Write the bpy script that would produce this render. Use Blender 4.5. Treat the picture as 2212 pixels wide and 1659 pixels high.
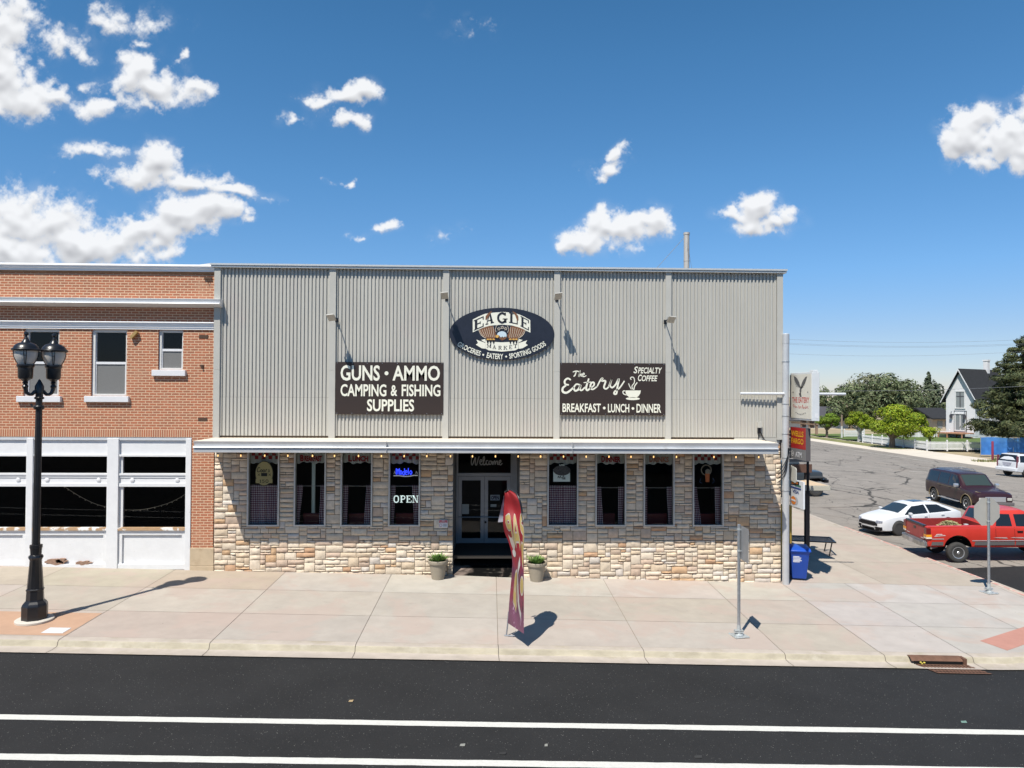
import bpy, bmesh, math, random
from math import sin, cos, pi, radians, sqrt, atan2, floor
from mathutils import Vector, Matrix, noise as mnoise

for o in list(bpy.data.objects): bpy.data.objects.remove(o, do_unlink=True)
SC = bpy.context.scene
COL = SC.collection
RNG = random.Random(7)

# ---------------------------------------------------------------- camera
F, YAW, PITCH, ROLL = 1550.0, .0292, .0135, .0055
CW, CH = 2212.0, 1659.0
CAM = Vector((0, -24, 6.0))
fwd = Vector((sin(YAW)*cos(PITCH), cos(YAW)*cos(PITCH), sin(PITCH)))
_r0 = Vector((cos(YAW), -sin(YAW), 0)); _u0 = _r0.cross(fwd)
rgt = _r0*cos(ROLL) + _u0*sin(ROLL); upv = -_r0*sin(ROLL) + _u0*cos(ROLL)
cd = bpy.data.cameras.new('camera'); cam = bpy.data.objects.new('camera', cd); COL.objects.link(cam)
cam.matrix_world = Matrix(((rgt.x, upv.x, -fwd.x, CAM.x), (rgt.y, upv.y, -fwd.y, CAM.y), (rgt.z, upv.z, -fwd.z, CAM.z), (0, 0, 0, 1)))
cd.sensor_fit = 'HORIZONTAL'; cd.sensor_width = 36; cd.lens = F/CW*36; cd.clip_end = 6000; cd.clip_start = .1
SC.camera = cam
def ray(x, y): return fwd + rgt*((x-CW/2)/F) - upv*((y-CH/2)/F)
def P(xs, ys, Y=0.0):      # photo pixel (3000 wide) -> point on the vertical plane y=Y
    d = ray(xs/1.35624, ys/1.35624); return CAM + d*((Y-CAM.y)/d.y)

# ---------------------------------------------------------------- light, sky
SUN = Vector((-.27, -.46, .845)).normalized()
sd = bpy.data.lights.new('sun', 'SUN'); sd.energy = 4.9; sd.angle = radians(.53); sd.color = (1, .945, .855)
sl = bpy.data.objects.new('sun', sd); COL.objects.link(sl); sl.location = (-20, -40, 60)
sl.rotation_euler = (-SUN).to_track_quat('-Z', 'Y').to_euler()
SC.view_settings.view_transform = 'Standard'; SC.view_settings.look = 'None'
SC.view_settings.exposure = 0.42; SC.view_settings.gamma = 1
SC.cycles.max_bounces = 8; SC.cycles.transparent_max_bounces = 12

class NT:      # tiny node helper
    def __init__(s, tree): s.t = tree; s.n = tree.nodes; s.l = tree.links
    def new(s, typ, **kw):
        n = s.n.new(typ)
        for k, v in kw.items(): setattr(n, k, v)
        return n
    def put(s, sock, v):
        if isinstance(v, bpy.types.NodeSocket): s.l.new(v, sock)
        elif v is not None:
            if sock.type == 'VECTOR': v = tuple(v)[:3]
            sock.default_value = v
    def math(s, op, a, b=None, c=None, clamp=False):
        n = s.new('ShaderNodeMath', operation=op, use_clamp=clamp)
        s.put(n.inputs[0], a); s.put(n.inputs[1], b)
        if c is not None: s.put(n.inputs[2], c)
        return n.outputs[0]
    def vmath(s, op, a, b=None):
        n = s.new('ShaderNodeVectorMath', operation=op); s.put(n.inputs[0], a)
        if b is not None: s.put(n.inputs[1], b)
        return n.outputs[1] if op in ('LENGTH', 'DOT_PRODUCT') else n.outputs[0]
    def mix(s, f, a, b, typ='MIX'):
        n = s.new('ShaderNodeMix', data_type='RGBA', blend_type=typ)
        s.put(n.inputs[0], f); s.put(n.inputs[6], a); s.put(n.inputs[7], b); return n.outputs[2]
    def noise(s, vec, scale, detail=4, rough=.55, dist=0):
        n = s.new('ShaderNodeTexNoise'); s.put(n.inputs['Vector'], vec)
        n.inputs['Scale'].default_value = scale; n.inputs['Detail'].default_value = detail
        n.inputs['Roughness'].default_value = rough; n.inputs['Distortion'].default_value = dist
        return n.outputs[0]
    def ramp(s, f, stops):
        n = s.new('ShaderNodeValToRGB'); s.put(n.inputs[0], f); cr = n.color_ramp
        while len(cr.elements) < len(stops): cr.elements.new(.5)
        for e, (p, c) in zip(cr.elements, stops): e.position = p; e.color = c if len(c) == 4 else (*c, 1)
        return n.outputs[0]
    def maprange(s, v, a, b, c=0, d=1, smooth=True):
        n = s.new('ShaderNodeMapRange', interpolation_type='SMOOTHSTEP' if smooth else 'LINEAR')
        for i, k in enumerate((v, a, b, c, d)): s.put(n.inputs[i], k)
        return n.outputs[0]

W = bpy.data.worlds.new('World'); SC.world = W; W.use_nodes = True
w = NT(W.node_tree); w.n.clear()
sky = w.new('ShaderNodeTexSky'); sky.sky_type = 'NISHITA'; sky.sun_disc = False
sky.sun_elevation = math.asin(SUN.z); sky.sun_rotation = atan2(SUN.x, SUN.y)
sky.altitude = 1500; sky.air_density = 1.0; sky.dust_density = .6; sky.ozone_density = 1.6
SKYSTR = .085
tc = w.new('ShaderNodeTexCoord').outputs['Generated']
sx = w.new('ShaderNodeSeparateXYZ'); w.put(sx.inputs[0], tc)
tint = w.ramp(sx.outputs[2], [(0, (.78, .77, .90)), (.08, (.74, .82, .98)), (.16, (.68, .98, 1.20)), (.28, (.62, 1.06, 1.28)), (.42, (.54, 1.06, 1.28)), (.55, (.45, .98, 1.20))])
skyc = w.vmath('MULTIPLY', w.vmath('MULTIPLY', sky.outputs[0], tint), (SKYSTR, SKYSTR, SKYSTR))
yy = w.math('MAXIMUM', sx.outputs[1], .02)
cu = w.math('DIVIDE', sx.outputs[0], yy); cv = w.math('DIVIDE', sx.outputs[2], yy)
cmb = w.new('ShaderNodeCombineXYZ'); w.put(cmb.inputs[0], cu); w.put(cmb.inputs[1], cv); cp = cmb.outputs[0]
# cumulus puffs given as directions: centre x, y, half-width, half-height (photo degrees in 1/1550 rad), strength
PUFFS = [(20,55,75,75,1),(10,140,95,60,1),(60,205,110,48,1),(125,205,45,32,.9),(30,235,35,22,.6),(120,90,60,30,.45),(150,110,40,28,.5),(225,50,50,35,.38),(300,45,55,30,.3),(285,92,26,13,.5),
 (290,150,60,50,1),(345,190,95,48,1),(270,180,45,35,.8),(425,188,38,20,.8),(395,122,20,16,.6),(225,235,85,22,.62),(330,232,38,16,.5),(200,185,30,12,.3),
 (755,202,75,38,1),(790,190,52,28,1),(700,208,58,18,.8),(755,264,44,20,.8),(785,275,26,14,.6),(642,258,28,10,.4),
 (195,322,62,24,.72),(345,350,70,50,1),(300,378,95,34,1),(410,388,85,32,1),(505,408,65,22,.85),(570,418,32,12,.35),
 (50,470,110,80,1),(130,480,80,75,1),(20,545,170,60,1),(180,535,160,50,1),(260,520,90,45,.9),(330,500,90,40,.95),(400,470,70,48,1),(440,452,68,36,1),(350,528,60,26,.8),(518,473,28,18,.7),(400,500,60,20,.6),
 (742,390,20,13,.6),(830,486,34,16,.75),(772,520,34,11,.45),(1318,334,28,20,.7),(1298,368,40,26,.62),(1285,390,26,14,.4),
 (1270,505,70,32,1),(1340,495,100,46,1),(1400,490,62,46,1),(1425,480,42,42,1),(1300,485,45,40,1),(1240,515,40,20,.9),
 (1640,450,58,46,1),(1625,485,48,34,.9),(1595,456,52,15,.7),(1690,470,34,34,.8),(1665,492,36,20,.8),
 (2110,255,70,52,1),(2100,300,72,66,1),(2165,300,70,56,1),(2215,315,80,60,1),(2115,345,55,30,.9),(2190,270,50,30,.9),(2240,270,40,40,.9),
 (2280,230,90,60,1),(-60,120,100,90,1),(-80,520,140,90,1),(1000,60,30,10,.14),(985,505,22,6,.14)]
import numpy as np
def cloud_image():
    """cloud cover over the northern sky, computed here: a gnomonic map of directions (x/y, z/y)"""
    U0, U1, V0, V1, nw, nh = -.95, .95, -.05, .70, 2280, 900
    rs = np.random.RandomState(5)
    def vnoise(cell):
        gw, gh = int(nw/cell)+3, int(nh/cell)+3; g_ = rs.rand(gh, gw)
        x = np.arange(nw)/cell; y = np.arange(nh)/cell; xi = x.astype(int); yi = y.astype(int); fx = x-xi; fy = y-yi
        fx = fx*fx*(3-2*fx); fy = (fy*fy*(3-2*fy))[:, None]
        r0 = g_[yi][:, xi]*(1-fx)+g_[yi][:, xi+1]*fx; r1 = g_[yi+1][:, xi]*(1-fx)+g_[yi+1][:, xi+1]*fx
        return r0*(1-fy)+r1*fy-.5
    def fbm(cell, octs, gain=.55):
        a, t = 1, 0
        for _ in range(octs): t = t+a*vnoise(max(cell, 1.5)); a *= gain; cell /= 2.03
        return t
    gx, gy = np.meshgrid(U0+(U1-U0)*(np.arange(nw)+.5)/nw, V0+(V1-V0)*(np.arange(nh)+.5)/nh)
    dx, dy = fbm(60, 6)*.032, fbm(60, 6)*.024
    X, Y = gx+dx, gy+dy; D = np.full((nh, nw), -1.0)
    for (px, py, rx, ry, st) in PUFFS:
        d = ray(px, py); c0, c1 = d.x/d.y, d.z/d.y
        i0, i1 = sorted((int((c0-2.2*rx/F-.05-U0)/(U1-U0)*nw), int((c0+2.2*rx/F+.05-U0)/(U1-U0)*nw))); j0, j1 = sorted((int((c1-2.2*ry/F-.05-V0)/(V1-V0)*nh), int((c1+2.2*ry/F+.05-V0)/(V1-V0)*nh)))
        i0, i1, j0, j1 = max(i0, 0), min(i1, nw), max(j0, 0), min(j1, nh)
        if i1 <= i0 or j1 <= j0: continue
        q = np.hypot((X[j0:j1, i0:i1]-c0)*F/rx, (Y[j0:j1, i0:i1]-c1)*F/ry)
        D[j0:j1, i0:i1] = np.maximum(D[j0:j1, i0:i1], (1.04-q)*st)
    def blur_(a, k=9):
        for ax in (0, 1):
            c = np.cumsum(np.pad(a, [(k+1, k) if i == ax else (0, 0) for i in (0, 1)], mode='edge'), axis=ax)
            a = (c[2*k+1:] - c[:-2*k-1])/(2*k+1) if ax == 0 else (c[:, 2*k+1:] - c[:, :-2*k-1])/(2*k+1)
        return a
    D = D + fbm(20, 6, .62)*.40
    A = np.clip((D+.03)/.58, 0, 1); A = A*A*(3-2*A)
    veil = np.clip((blur_(D)+.40)/1.0, 0, 1)*np.clip(.55+fbm(30, 6, .66)*1.3, 0, 1); A = np.maximum(A, np.clip(veil, 0, 1)**2*.45)
    def blur(a, k):
        for ax in (0, 1):
            c = np.cumsum(np.pad(a, [(k+1, k) if i == ax else (0, 0) for i in (0, 1)], mode='edge'), axis=ax)
            a = (c[2*k+1:] - c[:-2*k-1])/(2*k+1) if ax == 0 else (c[:, 2*k+1:] - c[:, :-2*k-1])/(2*k+1)
        return a
    T = np.clip(D, 0, 1.2)+.35*np.clip(fbm(34, 5, .6), -.5, .5); T1 = blur(T, 5); T2 = blur(np.clip(D, 0, 1.2), 16)
    up = np.roll(T1, -9, 0); upl = np.roll(T2, -26, 0)          # denser cloud above -> self shadowed
    S = np.clip(.95+(T1-up)*.75-.13*upl+.10*(.5-T2)*(1-T2), .52, 1.0)
    im = np.zeros((nh, nw, 4), np.float32); im[..., 0] = S*.70; im[..., 1] = S*.71; im[..., 2] = S*.70+.025; im[..., 3] = A
    img = bpy.data.images.new('cloud_cover', nw, nh, alpha=True, float_buffer=True); img.colorspace_settings.name = 'Non-Color'; img.alpha_mode = 'CHANNEL_PACKED'
    img.pixels.foreach_set(im.ravel()); img.update(); img.pack()
    return img, (U0, U1, V0, V1)
cimg, (U0, U1, V0, V1) = cloud_image()
ct = w.new('ShaderNodeTexImage', image=cimg, extension='CLIP', interpolation='Linear')
w.put(ct.inputs[0], w.vmath('MULTIPLY', w.vmath('SUBTRACT', cp, (U0, V0, 0)), (1/(U1-U0), 1/(V1-V0), 0)))
alpha = w.math('MULTIPLY', ct.outputs[1], w.math('GREATER_THAN', sx.outputs[1], .05)); ccol = ct.outputs[0]
allc = w.mix(w.math('MULTIPLY', alpha, .97), skyc, ccol)
bg = w.new('ShaderNodeBackground'); w.put(bg.inputs[0], allc); bg.inputs[1].default_value = 1.0
W.cycles.sampling_method = 'MANUAL'; W.cycles.sample_map_resolution = 512
wo = w.new('ShaderNodeOutputWorld'); w.l.new(bg.outputs[0], wo.inputs[0])

# ---------------------------------------------------------------- materials
MATS = {}
def mat(name, col, rough=.6, metal=0, spec=.4, var=None, bump=None, attr=False, stain=None, coat=0, emit=None, trans=0):
    """var=(scale, amount, stretch xyz) tints; stain=(colour, scale, lo, hi); bump=(scale, strength)"""
    if name in MATS: return MATS[name]
    m = bpy.data.materials.new(name); m.use_nodes = True; t = NT(m.node_tree); b = t.n['Principled BSDF']
    b.inputs['Roughness'].default_value = rough; b.inputs['Metallic'].default_value = metal
    b.inputs['Specular IOR Level'].default_value = spec
    if coat: b.inputs['Coat Weight'].default_value = coat; b.inputs['Coat Roughness'].default_value = .06
    oc = t.new('ShaderNodeTexCoord').outputs['Object']
    c = (*col, 1)
    if attr:
        a = t.new('ShaderNodeAttribute', attribute_name='Col'); c = a.outputs[0]
        if col != (1, 1, 1): c = t.mix(1, c, (*col, 1), 'MULTIPLY')
    if var:
        sc, am = var[0], var[1]; vec = t.vmath('MULTIPLY', oc, var[2]) if len(var) > 2 else oc
        f = t.noise(vec, sc, 6, .62)
        g = t.maprange(f, .25, .75, 1-am, 1+am, False)
        vm = t.new('ShaderNodeVectorMath', operation='SCALE'); t.put(vm.inputs[0], c); t.put(vm.inputs['Scale'], g); c = vm.outputs[0]
    if stain:
        f = t.maprange(t.noise(oc, stain[1], 7, .65), stain[2], stain[3]); c = t.mix(f, c, (*stain[0], 1))
    t.put(b.inputs['Base Color'], c)
    if bump:
        bn = t.new('ShaderNodeBump'); bn.inputs['Strength'].default_value = bump[1]; bn.inputs['Distance'].default_value = .02
        t.put(bn.inputs['Height'], t.noise(oc, bump[0], 5, .6)); t.l.new(bn.outputs[0], b.inputs['Normal'])
    if emit: b.inputs['Emission Color'].default_value = (*emit[0], 1); b.inputs['Emission Strength'].default_value = emit[1]
    if trans: b.inputs['Transmission Weight'].default_value = trans
    MATS[name] = m; return m
def glass_mat(name, tint=(.9, .92, .92), refl=.5, rough=.01):
    if name in MATS: return MATS[name]
    m = bpy.data.materials.new(name); m.use_nodes = True; t = NT(m.node_tree); t.n.remove(t.n['Principled BSDF'])
    fr = t.new('ShaderNodeFresnel'); fr.inputs[0].default_value = 1.45
    tr = t.new('ShaderNodeBsdfTransparent'); tr.inputs[0].default_value = (*tint, 1)
    gl = t.new('ShaderNodeBsdfGlossy'); gl.inputs['Roughness'].default_value = rough
    mx = t.new('ShaderNodeMixShader'); t.put(mx.inputs[0], t.math('MULTIPLY', fr.outputs[0], refl))
    t.l.new(tr.outputs[0], mx.inputs[1]); t.l.new(gl.outputs[0], mx.inputs[2]); t.l.new(mx.outputs[0], t.n['Material Output'].inputs[0])
    MATS[name] = m; return m
def brick_mat(name, rot=False, scale=1):
    m = bpy.data.materials.new(name); m.use_nodes = True; t = NT(m.node_tree); b = t.n['Principled BSDF']
    oc = t.new('ShaderNodeTexCoord').outputs['Object']; s = t.new('ShaderNodeSeparateXYZ'); t.put(s.inputs[0], oc)
    wob = t.math('MULTIPLY', t.math('SUBTRACT', t.noise(oc, 7, 2), .5), .008)
    cb = t.new('ShaderNodeCombineXYZ'); hx = t.math('ADD', s.outputs[0], s.outputs[1])
    t.put(cb.inputs[0 if not rot else 1], t.math('ADD', hx, wob)); t.put(cb.inputs[1 if not rot else 0], t.math('ADD', s.outputs[2], wob))
    br = t.new('ShaderNodeTexBrick'); br.offset = .5 if not rot else 0
    t.put(br.inputs['Vector'], cb.outputs[0])
    for k, v in (('Scale', 1), ('Mortar Size', .0105), ('Mortar Smooth', .1), ('Bias', -.1), ('Brick Width', .243 if not rot else .3), ('Row Height', .0865 if not rot else .0735)): br.inputs[k].default_value = v
    br.inputs['Color1'].default_value = (.42, .145, .072, 1); br.inputs['Color2'].default_value = (.32, .13, .072, 1); br.inputs['Mortar'].default_value = (.62, .44, .30, 1)
    big = t.noise(oc, 1.3, 6, .6); sm = t.noise(t.vmath('MULTIPLY', oc, (1, 1, 2.5)), 14, 4, .6)
    c = t.mix(t.maprange(sm, .35, .75, 0, .5), br.outputs[0], (.27, .14, .10, 1))
    c = t.mix(br.outputs['Fac'], c, (.62, .44, .30, 1))
    c = t.mix(t.maprange(big, .50, .78, 0, .45), c, (.46, .29, .19, 1))
    t.put(b.inputs['Base Color'], c); b.inputs['Roughness'].default_value = .85; b.inputs['Specular IOR Level'].default_value = .2
    bn = t.new('ShaderNodeBump'); bn.inputs['Strength'].default_value = .6; bn.inputs['Distance'].default_value = .008
    t.put(bn.inputs['Height'], t.math('ADD', t.math('SUBTRACT', 1, br.outputs['Fac']), t.math('MULTIPLY', sm, .35))); t.l.new(bn.outputs[0], b.inputs['Normal'])
    MATS[name] = m; return m

# ---------------------------------------------------------------- mesh helpers
class MB:
    def __init__(s): s.v = []; s.f = []; s.m = []; s.c = []; s.cur = 0; s.col = None
    def face(s, pts, mi=None):
        n = len(s.v); s.v += [tuple(p) for p in pts]; s.f.append(tuple(range(n, n+len(pts)))); s.m.append(s.cur if mi is None else mi); s.c.append(s.col)
    def mesh(s, vs, fs, mi=None):
        n = len(s.v); s.v += [tuple(p) for p in vs]
        for f in fs: s.f.append(tuple(i+n for i in f)); s.m.append(s.cur if mi is None else mi); s.c.append(s.col)
    def box(s, x0, x1, y0, y1, z0, z1, mi=None, T=None):
        if x0 > x1: x0, x1 = x1, x0
        if y0 > y1: y0, y1 = y1, y0
        if z0 > z1: z0, z1 = z1, z0
        vs = [Vector(p) for p in ((x0,y0,z0),(x1,y0,z0),(x1,y1,z0),(x0,y1,z0),(x0,y0,z1),(x1,y0,z1),(x1,y1,z1),(x0,y1,z1))]
        if T: vs = [T @ v for v in vs]
        s.mesh(vs, [(0,3,2,1),(4,5,6,7),(0,1,5,4),(1,2,6,5),(2,3,7,6),(3,0,4,7)], mi); return s
    def prism(s, poly, fn, d0, d1, mi=None):     # poly: 2D outline, fn(a,b,d)->3D
        n = len(poly); vs = [fn(a, b, d0) for a, b in poly] + [fn(a, b, d1) for a, b in poly]
        s.mesh(vs, [tuple(range(n))[::-1], tuple(range(n, 2*n))] + [(i, (i+1) % n, n+(i+1) % n, n+i) for i in range(n)], mi); return s
    def tube(s, pts, r, n=8, mi=None, caps=True):
        pts = [Vector(p) for p in pts]; rs = r if isinstance(r, (list, tuple)) else [r]*len(pts); vs = []; pu = None
        for i, p in enumerate(pts):
            d = (pts[min(i+1, len(pts)-1)] - pts[max(i-1, 0)]).normalized()
            a = pu - d*pu.dot(d) if pu else d.orthogonal()
            if a.length < 1e-5: a = d.orthogonal()
            a.normalize(); pu = a; b = d.cross(a)
            vs += [p + (a*cos(2*pi*k/n) + b*sin(2*pi*k/n))*rs[i] for k in range(n)]
        fs = [(i*n+k, i*n+(k+1) % n, (i+1)*n+(k+1) % n, (i+1)*n+k) for i in range(len(pts)-1) for k in range(n)]
        if caps: fs += [tuple(range(n))[::-1], tuple(range((len(pts)-1)*n, len(pts)*n))]
        s.mesh(vs, fs, mi); return s
    def lathe(s, prof, cx=0, cy=0, n=24, mi=None, T=None, flute=None):
        vs = []
        for r, z in prof:
            for k in range(n):
                rr = r*(1 - (flute if flute and k % 2 else 0)); v = Vector((cx+rr*cos(2*pi*k/n), cy+rr*sin(2*pi*k/n), z)); vs.append(T @ v if T else v)
        fs = [(i*n+k, i*n+(k+1) % n, (i+1)*n+(k+1) % n, (i+1)*n+k) for i in range(len(prof)-1) for k in range(n)]
        if prof[0][0] > 1e-4: fs.append(tuple(range(n))[::-1])
        if prof[-1][0] > 1e-4: fs.append(tuple(range((len(prof)-1)*n, len(prof)*n)))
        s.mesh(vs, fs, mi); return s
    def grid(s, fn, nu, nv, mi=None):
        vs = [fn(i/nu, j/nv) for j in range(nv+1) for i in range(nu+1)]
        s.mesh(vs, [(j*(nu+1)+i, j*(nu+1)+i+1, (j+1)*(nu+1)+i+1, (j+1)*(nu+1)+i) for j in range(nv) for i in range(nu)], mi); return s
    def ribbon(s, pts, wd, fn, mi=None, sub=5):   # stroke in 2D with rounded ends
        q = spline(pts, sub); ws = wd if callable(wd) else (lambda t: wd); L = []; R = []
        for i, p in enumerate(q):
            a = q[max(i-1, 0)]; b = q[min(i+1, len(q)-1)]; dx, dy = b[0]-a[0], b[1]-a[1]; l = math.hypot(dx, dy) or 1
            h = ws(i/(len(q)-1))/2; L.append((p[0]-dy/l*h, p[1]+dx/l*h)); R.append((p[0]+dy/l*h, p[1]-dx/l*h))
        for i in range(len(q)-1): s.face([fn(*R[i]), fn(*R[i+1]), fn(*L[i+1]), fn(*L[i])], mi)
        return s
    def poly(s, pts, fn, mi=None): s.face([fn(*p) for p in pts], mi); return s
    def ell(s, cx, cy, rx, ry, fn, mi=None, n=40):
        c = fn(cx, cy)
        for k in range(n):
            a, b = 2*pi*k/n, 2*pi*(k+1)/n
            s.face([c, fn(cx+rx*cos(a), cy+ry*sin(a)), fn(cx+rx*cos(b), cy+ry*sin(b))], mi)
        return s
    def build(s, name, mats, parent=None, smooth=False, world=True, bevel=0, sharp=38):
        base = Vector((0, 0, 0))
        if parent is not None and world:
            q = parent
            while q: base += q.location; q = q.parent
        me = bpy.data.meshes.new(name); me.from_pydata([Vector(v)-base for v in s.v], [], s.f)
        for m in (mats if isinstance(mats, (list, tuple)) else [mats]): me.materials.append(m)
        me.polygons.foreach_set('material_index', s.m)
        if any(c is not None for c in s.c):
            at = me.color_attributes.new('Col', 'FLOAT_COLOR', 'CORNER'); buf = []
            for f, c in zip(s.f, s.c): buf += [*(c or (1, 1, 1)), 1]*len(f)
            at.data.foreach_set('color', buf)
        if bevel or smooth:
            bm = bmesh.new(); bm.from_mesh(me); bmesh.ops.remove_doubles(bm, verts=bm.verts, dist=1e-5)
            if bevel:
                es = [e for e in bm.edges if len(e.link_faces) == 2 and e.calc_face_angle(0) > .6]
                bmesh.ops.bevel(bm, geom=es, offset=bevel, segments=2, affect='EDGES', profile=.5, clamp_overlap=True)
            bmesh.ops.recalc_face_normals(bm, faces=bm.faces); bm.to_mesh(me); bm.free()
        me.update()
        if smooth: me.shade_smooth(); me.set_sharp_from_angle(angle=radians(sharp))
        o = bpy.data.objects.new(name, me); COL.objects.link(o)
        if parent is not None: o.parent = parent
        return o
def spline(pts, sub=5):
    if len(pts) < 3: return list(pts)
    out = []
    for i in range(len(pts)-1):
        p0 = pts[max(i-1, 0)]; p1 = pts[i]; p2 = pts[i+1]; p3 = pts[min(i+2, len(pts)-1)]
        for k in range(sub):
            t = k/sub; out.append(tuple(.5*((2*b)+(-a+c)*t+(2*a-5*b+4*c-d)*t*t+(-a+3*b-3*c+d)*t**3) for a, b, c, d in zip(p0, p1, p2, p3)))
    out.append(tuple(pts[-1])); return out
def tag(o, label, cat, group=None, kind=None):
    if label: o['label'] = label
    if cat: o['category'] = cat
    if group: o['group'] = group
    if kind: o['kind'] = kind
    return o
def thing(name, label, cat, loc=(0, 0, 0), rz=0, group=None):
    o = bpy.data.objects.new(name, None); COL.objects.link(o); o.location = loc; o.rotation_euler = (0, 0, rz); o.empty_display_size = .2
    return tag(o, label, cat, group)
def struct(name, mb, mats, **k): return tag(mb.build(name, mats, **k), None, None, kind='structure')
def dup(root, loc, rz=0, label=None, parent=None):
    r = root.copy(); COL.objects.link(r)
    if parent is None: r.location = loc; r.rotation_euler = (0, 0, rz)
    else: r.parent = parent
    if label: r['label'] = label
    for ch in root.children: dup(ch, None, parent=r)
    return r
_TX = {}
def text2d(s, bold=0.0, shear=0):
    k = (s, bold, shear)
    if k in _TX: return _TX[k]
    cu_ = bpy.data.curves.new('txt', 'FONT'); cu_.body = s; cu_.size = 1; cu_.offset = bold; cu_.shear = shear; cu_.resolution_u = 3; cu_.dimensions = '2D'; cu_.fill_mode = 'BOTH'
    o = bpy.data.objects.new('txt', cu_); COL.objects.link(o)
    dg = bpy.context.evaluated_depsgraph_get(); me = bpy.data.meshes.new_from_object(o.evaluated_get(dg))
    vs = [(v.co.x, v.co.y) for v in me.vertices]; fs = [tuple(p.vertices) for p in me.polygons]
    bpy.data.objects.remove(o); bpy.data.curves.remove(cu_); bpy.data.meshes.remove(me)
    xs = [a for a, b in vs]; ys = [b for a, b in vs]; x0, x1, y0, y1 = min(xs), max(xs), min(ys), max(ys)
    vs = [((a-x0)/(x1-x0), (b-y0)/(y1-y0)) for a, b in vs]; _TX[k] = (vs, fs); return _TX[k]
def put_text(mb, s, x0, x1, z0, z1, fn, bold=.02, mi=None, shear=0):
    vs, fs = text2d(s, bold, shear); mb.mesh([fn(x0+(x1-x0)*a, z0+(z1-z0)*b) for a, b in vs], fs, mi)
def yplane(Y): return lambda a, b, d=0: Vector((a, Y-d, b))
def rects(x0, x1, z0, z1, holes):
    xs = sorted({x0, x1, *[h[0] for h in holes], *[h[1] for h in holes]}); xs = [x for x in xs if x0 <= x <= x1]; out = []
    for a, b in zip(xs, xs[1:]):
        cuts = sorted([(h[2], h[3]) for h in holes if h[0] <= a+1e-6 and h[1] >= b-1e-6]); z = z0
        for c, d in cuts:
            if c > z: out.append((a, b, z, c))
            z = max(z, d)
        if z < z1: out.append((a, b, z, z1))
    return out

# material set
M_conc = mat('concrete', (1, 1, 1), .9, spec=.2, var=(1.6, .10), stain=((.42, .365, .26), 2.3, .60, .95), attr=True, bump=(60, .12))
def _weather(m):
    t = NT(m.node_tree); b = t.n['Principled BSDF']; src = b.inputs['Base Color'].links[0].from_socket; oc = t.new('ShaderNodeTexCoord').outputs['Object']
    c = t.mix(t.maprange(t.noise(oc, .55, 5, .6, .6), .48, .62, 0, .55), src, (.40, .315, .27, 1))
    c = t.mix(t.maprange(t.noise(t.vmath('MULTIPLY', oc, (.6, 2.5, 1)), 1.9, 4, .6), .62, .78, 0, .5), c, (.29, .265, .225, 1))
    v = t.new('ShaderNodeTexVoronoi'); v.inputs['Scale'].default_value = 1.7; t.put(v.inputs['Vector'], t.vmath('ADD', oc, (.3, .7, 0)))
    c = t.mix(t.maprange(v.outputs['Distance'], .035, .018, 0, .6), c, (.13, .115, .10, 1)); t.put(b.inputs['Base Color'], c)
_weather(M_conc)
M_kerb = mat('kerb_concrete', (.40, .35, .30), .9, spec=.2, var=(2.5, .14), stain=((.32, .28, .20), 1.1, .5, .8), bump=(40, .15))
M_white = mat('white_paint', (.64, .64, .65), .55, spec=.3, var=(3, .05))
M_old = mat('old_white_paint', (.66, .66, .66), .6, spec=.3, var=(4, .05), stain=((.42, .40, .37), 9, .66, .74), bump=(30, .2))
M_black = mat('black_metal', (.012, .012, .014), .32, spec=.5, var=(9, .3))
M_dark = mat('dark_void', (.012, .012, .012), .8, spec=.1)
M_galv = mat('galvanised_steel', (.42, .44, .46), .42, .75, var=(14, .18))
M_alu = mat('aluminium_frame', (.55, .55, .53), .4, .4, var=(6, .1))
M_glass = glass_mat('window_glass', (.80, .83, .82), .42)
M_siding = mat('siding_metal', (.43, .418, .378), .5, .0, .35, var=(.9, .06, (1, 1, .35)), stain=((.44, .40, .37), .5, .52, .8))
M_trim = mat('siding_trim', (.42, .41, .372), .5, 0, .35, var=(2, .05))
M_cream = mat('sign_cream', (.72, .71, .60), .5)
M_brown = mat('sign_brown', (.035, .024, .02), .45, spec=.4)
M_navy = mat('sign_navy', (.016, .018, .028), .35, spec=.5, var=(3, .25))
M_brick = brick_mat('brick'); M_sold = brick_mat('brick_soldier', True)
M_stone = mat('ledge_stone', (1, 1, 1), .9, spec=.2, attr=True, var=(9, .16), bump=(26, .5))
M_mort = mat('mortar', (.13, .105, .08), .95, spec=.1, var=(12, .15))
M_wood = mat('brown_wood', (.30, .16, .08), .8, var=(6, .25))
M_rubber = mat('rubber', (.022, .022, .022), .85, spec=.2, var=(8, .2))
M_chrome = mat('chrome', (.66, .66, .67), .28, .75)
M_carglass = mat('car_glass', (.012, .016, .02), .04, spec=.6)

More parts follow.
